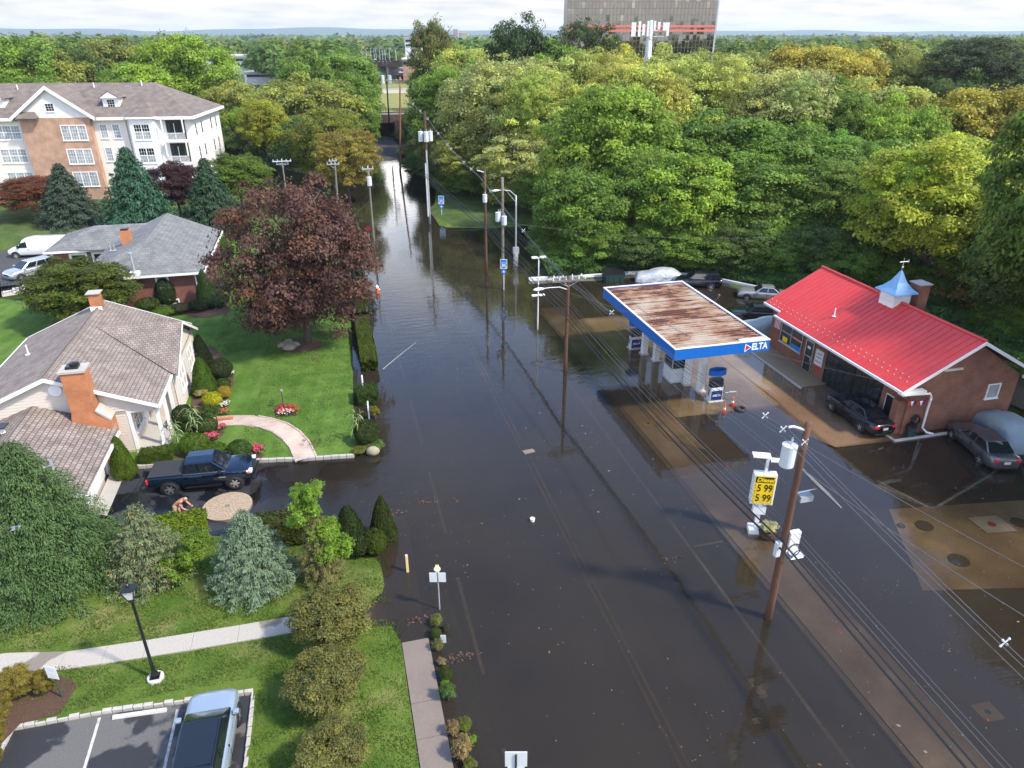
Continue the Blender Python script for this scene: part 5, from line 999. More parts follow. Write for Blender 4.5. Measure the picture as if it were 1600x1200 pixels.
MB().box(-22.3, -19.8, -2.0, -1.205, 11.45, 11.7).add([(-22.4, -2.1, 11.7), (-19.7, -2.1, 11.7), (-20.1, -1.2, 12.5), (-22.0, -1.2, 12.5), (-22.4, -1.2, 11.7), (-19.7, -1.2, 11.7)], [(0, 1, 2, 3), (0, 3, 4), (1, 5, 2), (3, 2, 5, 4), (0, 4, 5, 1)]).build('bay_roof', 'shinga', ap)
Tb = wallT((0, -.35, 0), (1, 0, 0), (0, -1, 0))
for z in (8.75, 5.6, 2.4): window(ap, Tb, -26.6, -23.0, z, z + 2.0, 3, 2, 'blind', munt=(3, 2), fw=.12, mull=.12)
for z in (8.75, 5.6):
    for x in (-12.5, -10.8): window(ap, Tb, x, x + 1.1, z, z + 2.0, 1, 2, 'blind', munt=(3, 2), fw=.12)
# white faceted bay
bp = [(-8.8, -.003), (-8.0, -1.3), (-4.9, -1.3), (-4.1, -.003)]
MB().prism(bp, -.5, 11.55).build('bay', 'trim', ap); MB().add([(-9.0, -.3, 11.72), (-8.2, -1.6, 11.72), (-4.7, -1.6, 11.72), (-3.9, -.3, 11.72), (-6.4, 2.8, 13.6)], [(0, 1, 4), (1, 2, 4), (2, 3, 4), (3, 2, 1, 0), (0, 4, 3)]).build('bay_roof', 'shinga', ap); MB().prism([(-9.05, -.35), (-8.25, -1.7), (-4.65, -1.7), (-3.85, -.35)], 11.45, 11.7).build('bay_eave', 'trim', ap)
for z in (8.6, 5.4, 2.3): window(ap, wallT((0, -1.3, 0), (1, 0, 0), (0, -1, 0)), -7.6, -5.3, z, z + 2.2, 2, 2, ['blind', 'blind', 'glass', 'glass'], munt=(3, 2), fw=.1, mull=.12)
def balcony(x0, x1, z):
    r_ = MB().box(x0, x1, -.05, -.002, z, z + 2.6).build('recess_shade', 'poledark', ap); MB().box(x0 + .3, x0 + 1.9, -.09, -.052, z + .05, z + 2.2).build('sliding_door', 'glass', r_); MB().box(x0 + 1.05, x0 + 1.13, -.11, -.092, z + .05, z + 2.2).build('door_frame', 'trim', r_)  # flat dark panel on the wall paints the shade of a balcony hollow
    b_ = MB().box(x0 - .2, x1 + .2, -1.5, -.06, z - .25, z).build('balcony', 'trim', ap); b = MB().box(x0 - .15, x1 + .15, -1.45, -1.38, z + .95, z + 1.03)
    x = x0 - .15
    while x < x1 + .15: b.box(x, x + .05, -1.44, -1.39, z, z + .95); x += .16
    b.build('railing', 'trim', b_)['kind'] = 'stuff'
    for x in (x0 - .2, x1 + .05): MB().box(x, x + .16, -1.5, -1.34, z + 1.03, z + 3.0).build('post', 'trim', b_)
for z in (8.5, 5.35, 2.2): balcony(-3.5, -.9, z); balcony(-33, -28.3, z)
agable(-35.2, -28.0, 14.2, -1.2)
for z in (8.7, 5.5, 2.4):
    Tsd = wallT((0, 0, 0), (0, 1, 0), (1, 0, 0))
    for y in (1.4, 4.4, 9.6, 12.4): window(ap, Tsd, y, y + .9, z, z + 1.9, 1, 2, 'glass', fw=.1)
for xm in (-26.3, -10.9):                                        # dormers
    d_ = MB().box(xm - 1.1, xm + 1.1, 1.6, 6.0, 12.2, 14.1).build('dormer', 'trim', ap); window(ap, wallT((0, 1.6, 0), (1, 0, 0), (0, -1, 0)), xm - .55, xm + .55, 12.75, 13.85, 1, 1, munt=(3, 3))
    for s in (-1, 1): MB().slab([(xm + s * 1.45, 1.2, 14.05), (xm, 1.2, 14.95), (xm, 7.5, 14.95), (xm + s * 1.45, 6.4, 14.05)], .12).build('dormer_roof', 'shinga', d_)
    MB().add([(xm - 1.45, 1.22, 14.0), (xm + 1.45, 1.22, 14.0), (xm, 1.22, 14.9), (xm - 1.45, 1.55, 14.0), (xm + 1.45, 1.55, 14.0), (xm, 1.55, 14.9)], [(0, 1, 2), (5, 4, 3), (0, 3, 4, 1), (1, 4, 5, 2), (2, 5, 3, 0)]).build('pediment', 'trim', d_)
for x, y in ((-38, 5), (-25, 6), (-14.6, 6.4), (-8, 6.8)): MB().lathe([(.08, 0), (.08, .7), (.01, .7)], 8, (x, y, AE + (y + .9) * .465)).build('vent_pipe', 'white', ar)
MB().lathe([(.5, 0), (.5, .35), (.2, .5), (.02, .5)], 14, (-19.2, 4.2, 14.2)).build('roof_ventilator', 'galv', ar)
# ---- office tower
tw = deep(1000, 60, 250); tt = thing('office_tower', 'tall mirrored glass office block with two thin red bands', 'tower', (tw.x, tw.y, 4), -YAW - R(1.5))
TW, TD, TH = 23.2, 30, 62
MB().box(-TW + .05, TW - .05, .4, TD, 0, TH).build('core', 'black', tt)
mir = mat('mirror_glass', (.34, .31, .27), .03, metal=1); b = MB(); mg = MB(); nc, nrow, cw_, rh_ = 42, 34, 2 * TW / 42, TH / 34
for i in range(nc):
    for j in range(nrow):
        x0, x1, z0, z1 = -TW + i * cw_ + .05, -TW + (i + 1) * cw_ - .05, j * rh_ + .05, (j + 1) * rh_ - .05; ta, tb = rnd.gauss(0, .004), rnd.gauss(0, .007)
        yv = lambda x, z: ta * (x - x0) / cw_ * 1.2 + tb * (z - z0) + rnd.uniform(0, .002); b.add([(x0, yv(x0, z0), z0), (x1, yv(x1, z0), z0), (x1, yv(x1, z1), z1), (x0, yv(x0, z1), z1)], [(0, 1, 2, 3)])
for i in range(nc + 1): x = -TW + i * cw_; mg.box(x - .05, x + .05, -.06, .39, 0, TH)
for j in range(nrow + 1): z = j * rh_; mg.box(-TW, TW, -.05, .38, z - .045, z + .045)
b.build('pane', mir, tt)['kind'] = 'stuff'; mg.build('mullion_grid', 'polegrey', tt)['kind'] = 'stuff'
p1, p2 = deep(1050, 41, 250).z - 4, deep(1050, 48, 250).z - 4
for z in (p1, p2): MB().box(-TW - .1, TW + .1, -.25, -.07, z - .3, z + .3).build('red_band', mat('salmon_red', (.72, .16, .11), .6), tt)
MB().box(TW + .0, TW + .5, -.1, TD, 0, TH).build('corner_fin', 'galv', tt)

# ------------------------------------------------------------------ vehicles
def wheel(parent, x, y, r, w=.2, rim='alu', spokes=5):
    s = 1 if y > 0 else -1; b = MB(); n = 22
    prof = [(r * .62, -w / 2), (r * .94, -w / 2), (r, -w / 2 + .03), (r, w / 2 - .03), (r * .94, w / 2), (r * .66, w / 2), (r * .62, w / 2 - .04)]
    b.v = [(math.cos(a) * q, z * s, math.sin(a) * q) for q, z in prof for a in (2 * math.pi * j / n for j in range(n))]
    b.f = [(i * n + j, i * n + (j + 1) % n, ((i + 1) % len(prof)) * n + (j + 1) % n, ((i + 1) % len(prof)) * n + j) for i in range(len(prof)) for j in range(n)]
    whl = thing('wheel', None, None, (x, y, r)); whl.parent = parent; del_ = whl
    b.build('tyre', 'rubber', whl, smooth=True)
    b = MB().disc((0, s * (w / 2 - .06), 0), (0, s, 0), r * .63, .015, n).disc((0, s * (w / 2 - .04), 0), (0, s, 0), r * .17, .03, 10)
    for i in range(spokes):
        a = 2 * math.pi * i / spokes; ca, sa = math.cos(a), math.sin(a); h_ = r * .10
        b.add([(ca * q - sa * e_ * h_, s * (w / 2 + z), sa * q + ca * e_ * h_) for q in (r * .1, r * .62) for e_ in (-1, 1) for z in (-.044, -.012)], [(0, 1, 3, 2), (4, 6, 7, 5), (0, 4, 5, 1), (2, 3, 7, 6), (0, 2, 6, 4), (1, 5, 7, 3)])
    b.build('rim', rim, whl)
    return whl
def loft(rings, closed_ends=True):
    b = MB(); n = len(rings[0])
    for r_ in rings: b.v += [tuple(p) for p in r_]
    b.f = [(i * n + j, i * n + (j + 1) % n, (i + 1) * n + (j + 1) % n, (i + 1) * n + j) for i in range(len(rings) - 1) for j in range(n)]
    if closed_ends: b.f += [tuple(range(n))[::-1], tuple(range((len(rings) - 1) * n, len(rings) * n))]
    return b
def quadwin(parent, name, A, B, Cc, D, u0, u1, v0, v1, m='glass', th=.012):
    A, B, Cc, D = map(Vector, (A, B, Cc, D)); nrm = (B - A).cross(D - A).normalized()
    P_ = lambda u, v: A.lerp(B, u).lerp(D.lerp(Cc, u), v)
    ps = [P_(u0, v0), P_(u1, v0), P_(u1, v1), P_(u0, v1)]
    return MB().add([tuple(p + nrm * .004) for p in ps] + [tuple(p + nrm * (.004 + th)) for p in ps], [(3, 2, 1, 0), (4, 5, 6, 7), (0, 1, 5, 4), (1, 2, 6, 5), (2, 3, 7, 6), (3, 0, 4, 7)]).build(name, m, parent)
def car(name, label, cat, pos, rz, L=4.7, Wd=1.8, Ht=1.43, hood=.92, belt=.95, tail=1.0, cl=.2, xa=.95, xb=.25, xc=-1.15, xd=-1.85, wr=.66, pcol=(.02, .02, .025), wr_=.32, wb=None, fx=None, rim='alu', body='sedan', side=((.06, .47), (.52, .92)), plate=True, lo=None, rough=.2, metal=.3, group=None, roofm=None, tailm='red', spokes=5, cabm=None):
    pm = paint(pcol, rough, metal); t = thing(name, label, cat, pos, rz, group); W2 = Wd / 2; L2 = L / 2
    def top(x):
        if x > xa: k = (x - xa) / (L2 - xa); return belt + (hood - .06 - belt) * k ** 1.3 - .20 * max(0, k - .82) / .18
        if x < xd: k = (xd - x) / (L2 + xd + 1e-3); return belt + (tail - belt) * min(1, k * 2) - .14 * max(0, k - .86) / .14
        return belt
    xs = [-L2, -L2 + .05, -L2 + .25, xd - .05, xd + .3, (xd + xa) / 2, xa - .2, xa + .08, (xa + L2) / 2, L2 - .3, L2 - .08, L2]; rings = []
    for x in xs:
        e_ = min(1, (L2 - abs(x)) / .42); wk_ = W2 * (.80 + .20 * e_ ** .5); zt = top(x); zb = cl + .12 * (1 - e_)
        hp = [(0, zb), (wk_ * .86, zb), (wk_ * .97, zb + .10), (wk_, zb + (zt - zb) * .45), (wk_ * .985, zb + (zt - zb) * .74), (wk_ * .93, zt - .035), (wk_ * .80, zt), (0, zt + .03)]
        rings.append([(x, y, z) for y, z in hp] + [(x, -y, z) for y, z in hp[-2:0:-1]])
    bd = loft(rings).build('body', pm, t, smooth=True, sub=1)
    wbt = W2 * .86; zr = Ht; zbl = belt + .0
    Bf, Br, Tf_, Tr_ = [(xa, wbt, zbl), (xa, -wbt, zbl)], [(xd, wbt, zbl), (xd, -wbt, zbl)], [(xb, W2 * wr, zr - .03), (xb, -W2 * wr, zr - .03)], [(xc, W2 * wr, zr - .03), (xc, -W2 * wr, zr - .03)]
    mid = [((xb + xc) / 2, W2 * wr * 1.02, zr - .02), ((xb + xc) / 2, -W2 * wr * 1.02, zr - .02)]
    cb = MB().add([Br[0], Bf[0], Tf_[0], Tr_[0], Br[1], Bf[1], Tf_[1], Tr_[1], (xb, 0, zr), (xc, 0, zr)], [(0, 1, 2, 3), (7, 6, 5, 4), (1, 5, 6, 8, 2), (0, 3, 9, 7, 4), (3, 2, 8, 9), (9, 8, 6, 7), (0, 4, 5, 1)]).build('cabin', paint(cabm, .12, .2) if cabm else pm, t, bevel=.035)
    quadwin(t, 'windscreen', Bf[0], Bf[1], Tf_[1], Tf_[0], .06, .94, .08, .93) if False else quadwin(t, 'windscreen', Bf[1], Bf[0], Tf_[0], Tf_[1], .03, .97, .04, .94)
    quadwin(t, 'rear_window', Br[0], Br[1], Tr_[1], Tr_[0], .035, .965, .06, .94)
    for s in (0, 1):
        for a, c in side:
            if s == 0: quadwin(t, 'side_window', Bf[0], Br[0], Tr_[0], Tf_[0], 1 - c, 1 - a, .1, .88)
            else: quadwin(t, 'side_window', Br[1], Bf[1], Tf_[1], Tr_[1], a, c, .1, .88)
    if roofm: b = MB().box(xc + .12, xb - .1, -W2 * wr * .9, W2 * wr * .9, zr - .0, zr + .012); b.build('roof_panel', roofm, t, bevel=.005)
    fx = fx if fx is not None else L2 - .85; wb = wb or L * .59
    for x in (fx, fx - wb):
        for s in (1, -1):
            MB().disc((x, s * (W2 - .10), wr_ + .02), (0, s, 0), wr_ + .055, .105, 20).build('wheel_arch', 'rubber', t); wheel(t, x, s * (W2 - .09), wr_, .22, rim, spokes)
    for s in (1, -1):
        MB().add([(x, s * y, z) for x, y, z in ((L2 - .02, W2 * .45, hood - .30), (L2 - .14, W2 * .80, hood - .29), (L2 - .34, W2 * .86, hood - .12), (L2 - .16, W2 * .50, hood - .14), (L2 - .3, W2 * .45, hood - .30), (L2 - .4, W2 * .7, hood - .29), (L2 - .5, W2 * .7, hood - .14), (L2 - .3, W2 * .5, hood - .15))], [(0, 1, 2, 3), (7, 6, 5, 4), (0, 4, 5, 1), (1, 5, 6, 2), (2, 6, 7, 3), (3, 7, 4, 0)]).build('headlight', 'lightgrey', t)
        MB().box(-L2 + .0, -L2 + .22, min(s * W2 * .5, s * W2 * .84), max(s * W2 * .5, s * W2 * .84), tail - .30, tail - .12).build('tail_light', tailm, t, bevel=.02)
        MB().box(xa - .38, xa - .2, min(s * (W2 - .03), s * (W2 + .17)), max(s * (W2 - .03), s * (W2 + .17)), belt + .02, belt + .15).build('mirror', pm, t, bevel=.04)
        for q in (xa - .12, (xa + xd) / 2 + .05, xd + .35): MB().box(q, q + .016, min(s * W2 * .95, s * (W2 + .004)), max(s * W2 * .95, s * (W2 + .004)), cl + .2, belt - .04).build('door_seam', 'black', t)
        for q in (.35, -.6): MB().box(q, q + .2, min(s * W2 * .985, s * (W2 + .02)), max(s * W2 * .985, s * (W2 + .02)), belt - .16, belt - .12).build('door_handle', pm, t)
    if plate: MB().box(-L2 - .025, -L2 + .03, -.17, .17, tail - .40 if tail > .9 else .6, tail - .26 if tail > .9 else .73).build('number_plate', 'cream', t)
    MB().box(L2 - .1, L2 - .005, -.42, .42, hood - .42, hood - .26).build('grille', 'black', t); MB().box(-L2 + .02, -L2 - .015, -W2 * .72, W2 * .72, cl + .1, cl + .16).build('bumper_strip', 'black', t)
    return t
# pickup in the driveway
def pickup():
    t = thing('pickup_truck', 'dark blue crew cab pickup with black bed cover parked on the driveway', 'pickup truck', (-8.22, 35.42, .12), R(-3.5)); pm = paint((.008, .022, .045), .16, .55)
    W2 = .93; secs = [(-2.68, .62, 1.02, .9), (-2.6, .5, 1.1, .97), (-2.3, .42, 1.12, 1), (-.9, .40, 1.12, 1), (1.3, .40, 1.12, 1), (1.42, .40, 1.16, 1), (2.0, .42, 1.14, 1), (2.45, .46, 1.06, .95), (2.66, .5, .9, .84)]; rings = []
    for x, zb, zt, k in secs:
        w = W2 * k; hp = [(0, zb), (w * .9, zb), (w, zb + .12), (w, zb + (zt - zb) * .62), (w * .97, zt - .05), (w * .88, zt), (0, zt + (.05 if x > 1.35 else .0))]
        rings.append([(x, y, z) for y, z in hp] + [(x, -y, z) for y, z in hp[-2:0:-1]])
    loft(rings).build('body', pm, t, smooth=True, sub=1)
    MB().box(-2.58, -.86, -.80, .80, 1.125, 1.165).build('bed_cover', mat('black_vinyl', (.030, .030, .032), .6), t, bevel=.02)
    a, b_, c_, d_ = 1.46, .66, -.70, -.88; w0, w1, z0, z1 = .82, .66, 1.1, 1.74
    MB().add([(d_, w0, z0), (a, w0, z0), (b_, w1, z1 - .04), (c_, w1, z1 - .04), (d_, -w0, z0), (a, -w0, z0), (b_, -w1, z1 - .04), (c_, -w1, z1 - .04), (b_, 0, z1), (c_, 0, z1)], [(0, 1, 2, 3), (7, 6, 5, 4), (1, 5, 6, 8, 2), (0, 3, 9, 7, 4), (3, 2, 8, 9), (9, 8, 6, 7), (0, 4, 5, 1)]).build('cab', pm, t, bevel=.05)
    quadwin(t, 'windscreen', (a, -w0, z0), (a, w0, z0), (b_, w1, z1), (b_, -w1, z1), .07, .93, .08, .9); quadwin(t, 'rear_window', (d_, w0, z0), (d_, -w0, z0), (c_, -w1, z1), (c_, w1, z1), .1, .9, .12, .88)
    for s in (1, -1):
        for u0, u1 in ((.06, .37), (.42, .76)):
            if s < 0: quadwin(t, 'side_window', (d_, -w0, z0), (a, -w0, z0), (b_, -w1, z1), (c_, -w1, z1), u0, u1, .08, .84)
            else: quadwin(t, 'side_window', (a, w0, z0), (d_, w0, z0), (c_, w1, z1), (b_, w1, z1), 1 - u1, 1 - u0, .08, .84)
        MB().box(-.8, 1.3, min(s * .80, s * .845), max(s * .80, s * .845), 1.12, 1.15).build('belt_trim', 'alu', t)
        for x in (1.72, -1.56): MB().disc((x, s * .84, .41), (0, s, 0), .47, .105, 22).build('wheel_arch', 'rubber', t); wheel(t, x, s * .86, .39, .25, 'alu', 6)
        MB().box(2.42, 2.64, min(s * .5, s * .84), max(s * .5, s * .84), .86, 1.02).build('headlight', 'lightgrey', t, bevel=.03); MB().box(2.36, 2.52, min(s * .80, s * .875), max(s * .80, s * .875), .86, .99).build('indicator', 'orange', t, bevel=.02)
        MB().box(-2.68, -2.56, min(s * .72, s * .92), max(s * .72, s * .92), .78, 1.02).build('tail_light', 'red', t, bevel=.02); MB().box(.98, 1.14, min(s * .9, s * 1.12), max(s * .9, s * 1.12), 1.12, 1.3).build('mirror', 'black', t, bevel=.04)
        for x in (.25, -.75): MB().box(x, x + .2, min(s * .92, s * .955), max(s * .92, s * .955), .98, 1.03).build('door_handle', pm, t)
        [MB().box(x, x + .018, min(s * .9, s * .936), max(s * .9, s * .936), .5, 1.08).build('door_seam', 'black', t) for x in (-.88, .2, 1.2)]; MB().box(-.8, 1.05, min(s * .86, s * .98), max(s * .86, s * .98), .36, .42).build('side_step', 'black', t); MB().box(.95, 1.3, min(s * .928, s * .94), max(s * .928, s * .94), .8, .86).build('badge', 'alu', t)
    MB().box(2.58, 2.7, -.48, .48, .68, .98).build('grille', 'black', t, bevel=.02); MB().box(2.55, 2.76, -.86, .86, .44, .62).build('bumper', 'black', t, bevel=.05); MB().box(-2.78, -2.62, -.88, .88, .48, .62).build('bumper', 'black', t, bevel=.04); MB().box(-2.705, -2.69, -.5, .5, .72, 1.0).build('tailgate_panel', pm, t)
    return t
pickup()
car('sedan', 'black sedan parked beside the station brick pier', 'car', (31.0, 32.95, .0), R(90), 4.75, 1.79, 1.42, .93, .93, .99, .16, 1.0, .28, -1.0, -1.55, .70, (.012, .012, .018), .32, 2.8)
car('sedan', 'dark grey metallic sedan nosed up to the brick gable wall', 'car', (35.6, 28.05, -.13), R(76), 4.7, 1.8, 1.43, .9, .94, 1.02, .18, 1.05, .3, -1.1, -1.75, .68, (.16, .16, .17), .32, 2.85, metal=.75, rough=.3)
car('sedan', 'dark car cut off by the right edge beside the draped car', 'car', (39.0, 26.2, -.13), R(76), 4.6, 1.8, 1.43, pcol=(.025, .027, .032))
car('coupe', 'silver coupe standing in flood water behind the station', 'car', (38.2, 55.6, -.20), R(152), 4.5, 1.75, 1.32, .86, .88, .88, .16, .75, .1, -.9, -1.5, .66, (.42, .41, .38), .31, 2.45, metal=.6, rough=.35)
car('estate_car', 'dark navy estate car by the draped silver car', 'car', (33.9, 60.3, -.2), R(160), 4.7, 1.8, 1.6, .98, 1.0, 1.0, .2, .95, .3, -1.9, -2.25, .72, (.01, .011, .018), .34, side=((.04, .3), (.34, .62), (.66, .94)))
car('sedan', 'dark sedan half hidden between canopy and station roof', 'car', (34.6, 50.9, -.16), R(160), 4.7, 1.8, 1.42, pcol=(.012, .014, .018))
car('suv', 'pale blue crossover with dark glass roof in the parking bay', 'car', (-5.98, 17.9, .09), R(88), 4.4, 1.72, 1.66, 1.04, 1.06, 1.05, .24, 1.1, .25, -1.6, -1.98, .72, (.36, .43, .50), .36, 2.6, side=((.04, .3), (.34, .64), (.68, .92)), roofm='glass', metal=.4, rough=.28, cabm=(.010, .012, .02))
car('minivan', 'silver people carrier beside the steps with black railing', 'car', (-29.6, 78.1, .42), R(226), 4.8, 1.9, 1.62, 1.0, 1.05, 1.08, .22, 1.25, .35, -1.8, -2.3, .7, (.52, .54, .56), .36, 2.78, side=((.04, .28), (.32, .6), (.64, .93)), metal=.6, rough=.3)
car('car', 'white car corner at the left edge beyond the lawn', 'car', (-33.4, 62.5, .42), R(60), 4.5, 1.8, 1.5, pcol=(.75, .75, .75), metal=0)
for u, v in (): pass
def van():
    t = thing('cargo_van', 'plain white cargo van parked beyond the brick ranch house', 'van', (-31.2, 85.7, .42), R(174)); pm = paint((.80, .80, .80), .3, 0)
    pr = [(-2.75, .5, 2.05, .97), (-2.7, .42, 2.1, .99), (-1.5, .4, 2.13, 1), (.4, .4, 2.13, 1), (.95, .4, 2.06, 1), (1.35, .4, 1.62, 1), (1.75, .4, 1.25, 1), (2.45, .45, 1.08, .96), (2.72, .5, .92, .86)]; rings = []
    for x, zb, zt, k in pr:
        w = 1.0 * k; tw_ = w * (.86 if zt > 1.4 else .93); hp = [(0, zb), (w * .92, zb), (w, zb + .12), (w, min(1.15, zt - .12)), ((w + tw_) / 2 if zt > 1.4 else w * .98, zt - .12), (tw_ * .93, zt), (0, zt + .03)]
        rings.append([(x, y, z) for y, z in hp] + [(x, -y, z) for y, z in hp[-2:0:-1]])
    loft(rings).build('body', pm, t, smooth=True, bevel=0)
    for s in (1, -1):
        MB().add([(x, s * y, z) for y0 in (0, .03) for x, y, z in ((.62, .985 + y0, 1.22), (1.55, .985 + y0, 1.22), (1.2, .955 + y0, 1.72), (.62, .945 + y0, 1.86))], [(0, 1, 2, 3), (7, 6, 5, 4), (0, 4, 5, 1), (1, 5, 6, 2), (2, 6, 7, 3), (3, 7, 4, 0)]).build('side_window', 'glass', t)
        for x in (1.95, -1.6): MB().disc((x, s * .9, .42), (0, s, 0), .45, .115, 20).build('wheel_arch', 'rubber', t); wheel(t, x, s * .91, .37, .24, 'alu', 8)
        MB().box(-2.77, -2.7, min(s * .12, s * .8), max(s * .12, s * .8), 1.3, 1.9).build('rear_window', 'glass', t); MB().box(-2.79, -2.7, min(s * .85, s * .97), max(s * .85, s * .97), 1.0, 1.35).build('tail_light', 'red', t); MB().box(2.55, 2.7, min(s * .5, s * .82), max(s * .5, s * .82), .78, .95).build('headlight', 'lightgrey', t); MB().box(1.4, 1.55, min(s * 1.0, s * 1.2), max(s * 1.0, s * 1.2), 1.2, 1.5).build('mirror', 'black', t); MB().box(.5, .6, min(s * .99, s * 1.03), max(s * .99, s * 1.03), 1.0, 1.06).build('door_handle', 'black', t)
    quadwin(t, 'windscreen', (1.78, -.9, 1.27), (1.78, .9, 1.27), (1.02, .8, 2.02), (1.02, -.8, 2.02), .04, .96, .06, .94); MB().box(2.68, 2.76, -.45, .45, .7, .95).build('grille', 'black', t); MB().box(-2.85, -2.7, -.95, .95, .45, .6).build('bumper', 'black', t)
van()
def covered(pos, rz, m, label, L=4.7, Wd=1.95, Ht=1.45):
    t = thing('covered_car', label, 'car', pos, rz); n, k = 30, 22; b = MB(); L2 = L / 2
    for i in range(n + 1):
        x = -L2 + L * i / n; e_ = max(0, 1 - (abs(x) / L2) ** 8) ** .5
        h = .92 + (Ht - .92) / (1 + math.exp(-(x + 1.75) * 4)) / (1 + math.exp((x - .75) * 3.2)); h = .55 * h + .45 * h * e_
        for j in range(k + 1):
            a = math.pi * j / k; cs, sn = math.cos(a), math.sin(a); y = Wd / 2 * (.86 + .14 * e_) * math.copysign(abs(cs) ** .42, cs); z = h * abs(sn) ** .55
            y *= 1 - .13 * max(0, z - .9); w = .03 * math.sin(x * 5 + j * 1.3) * (1 - sn) + .012 * math.sin(x * 9.1 + j); b.v.append((x, y + w * math.copysign(1, cs), z + .012 * math.sin(x * 6 + j * .8)))
    b.f = [(i * (k + 1) + j, i * (k + 1) + j + 1, (i + 1) * (k + 1) + j + 1, (i + 1) * (k + 1) + j) for i in range(n) for j in range(k)] + [tuple(range(k + 1))[::-1], tuple(range(n * (k + 1), (n + 1) * (k + 1)))]
    b.build('car_cover', m, t, smooth=True)
    for x in (1.4, -1.4):
        for s in (1, -1): wheel(t, x, s * .8, .3, .18)
    b = MB().tube([(-L2 + .04, -.88, .2), (0, -.97, .17), (L2 - .04, -.88, .2)], .012, 4); b.build('cover_hem', m, t)
    return t
covered((31.0, 62.7, -.2), R(160), 'cover', 'car under a shiny silver cover at the back of the lot'); covered((33.9, 47.7, -.16), R(160), 'covergrey', 'car under a grey-green cover between canopy and station'); covered((38.4, 29.4, -.13), R(76), 'covergrey', 'car under a pale grey-green cover beside the grey sedan', 5.0, 2.1, 1.6)

# ------------------------------------------------------------------ poles, signs, wires
FD = lambda p: p.x * SA + p.y * CA
def pole(u, vb, vt, m, label, r=.15, z=0., name='utility_pole', cat='utility pole', ut=None, taper=.7, below=.5):
    p = at(u, vb, z); d = FD(p); top = deep(ut if ut is not None else u, vt, d); t = thing(name, label, cat, tuple(p))
    top = Vector((p.x + (top.x - p.x) * (.6 if ut is not None else 0), p.y, top.z)); h = top.z - z
    lx = top.x - p.x; n = 6
    MB().tube([(lx * i / n, 0, -below + (h + below) * i / n) for i in range(n + 1)], r, 12, r * taper).build('shaft', m, t, smooth=True)
    t['h'] = h; return t, p, h, d
def can(t, x, y, z, r=.26, h=.75, nm='transformer'):
    c = MB().lathe([(r * .9, 0), (r, .04), (r, h * .9), (r * 1.04, h * .91), (r * 1.04, h * .97), (r * .6, h), (.02, h)], 18, (x, y, z)).build(nm, 'lightgrey', t, smooth=False)
    MB().tube([(x + .04, y, z + h), (x + .05, y, z + h + .2)], .035, 8).lathe([(.05, 0), (.02, .02), (.05, .05), (.02, .07), (.04, .1)], 8, (x + .05, y, z + h + .16)).build('bushing', 'galv', c); MB().box(min(0, x) if x < 0 else x, max(0, x) if x > 0 else x, y - .04, y + .04, z + h * .55, z + h * .65).build('bracket', 'galv', c)
def arm(t, z, L, m='polegrey', y=0, n=3, rot=0, r=.05):
    b = MB(); b.box(-L / 2, L / 2, y - r, y + r, z - r, z + r); o = b.build('crossarm', m, t)
    for i in range(n):
        x = -L / 2 + .1 + (L - .2) * i / (n - 1); MB().lathe([(.02, 0), (.055, .05), (.03, .08), (.06, .12), (.03, .15), (.045, .2), (.01, .22)], 10, (x, y, z + r)).build('insulator', 'lightgrey', o)
    MB().tube([(-L * .3, y + .06, z - r), (0, y + .1, z - .45)], .02, 5).tube([(L * .3, y + .06, z - r), (0, y + .1, z - .45)], .02, 5).build('brace', 'galv', o)
def lamp_arm(t, z, dx, dy=0., rise=.35, head=.75):
    q = Vector((dx, dy, 0)); u = q.normalized(); o = MB().tube([(0, 0, z), (dx * .35, dy * .35, z + rise * .8), (dx * .75, dy * .75, z + rise), (dx, dy, z + rise)], .035, 8).build('lamp_arm', 'lightgrey', t)
    b = loft([[(dx + u.x * s - u.y * w * math.cos(a), dy + u.y * s + u.x * w * math.cos(a), z + rise + hh * math.sin(a)) for a in np.linspace(0, 6.283, 11)[:-1]] for s, w, hh in ((-.05, .06, .05), (.1, .12, .09), (head * .55, .17, .12), (head * .85, .12, .08), (head, .03, .03))]); b.build('lamp_head', 'white', o, smooth=True)
A = pole(1200, 965, 660, 'pole', 'nearest brown utility pole with white transformer beside the price sign', .17, ut=1263)
t = A[0]; h = A[2]; LX = lambda z: 0.0
can(t, -.52, .12, 7.55, .27, .95); MB().tube([(0, 0, h - .35), (-.55, .1, h - .15), (-.75, .1, h - .15)], .05, 8).build('standoff_bracket', 'lightgrey', t)
def spacer(parent, p, s=.10):
    b = MB()
    for q in ((s, s), (-s, s), (s, -s), (-s, -s)): b.tube([(p[0], p[1], p[2]), (p[0] + q[0], p[1], p[2] + q[1])], .02, 6).lathe([(.02, -.03), (.035, 0), (.02, .03)], 8, (p[0] + q[0], p[1], p[2] + q[1]))
    return b.build('spacer', 'lightgrey', parent)
spacer(t, (-.1, -.1, h - .75)); spacer(t, (-.85, .25, h - .3))
MB().box(.08, .55, -.22, .0, 3.7, 4.55).build('cable_box', 'white', t, bevel=.03); MB().box(-.36, -.14, -.12, .08, 3.35, 4.05).build('meter_box', 'lightgrey', t, bevel=.03)
MB().add([(.2, -.3, 3.25), (.85, -.3, 3.35), (.85, .25, 3.35), (.2, .25, 3.25)], [(0, 1, 2, 3)]).tube([(.12, -.3, 3.3), (.8, -.3, 3.3)], .03, 5).tube([(.12, .2, 3.3), (.8, .2, 3.3)], .03, 5).tube([(.35, -.3, 3.3), (.35, .2, 3.3)], .03, 5).tube([(.6, -.3, 3.3), (.6, .2, 3.3)], .03, 5).build('cable_bracket', 'lightgrey', t)
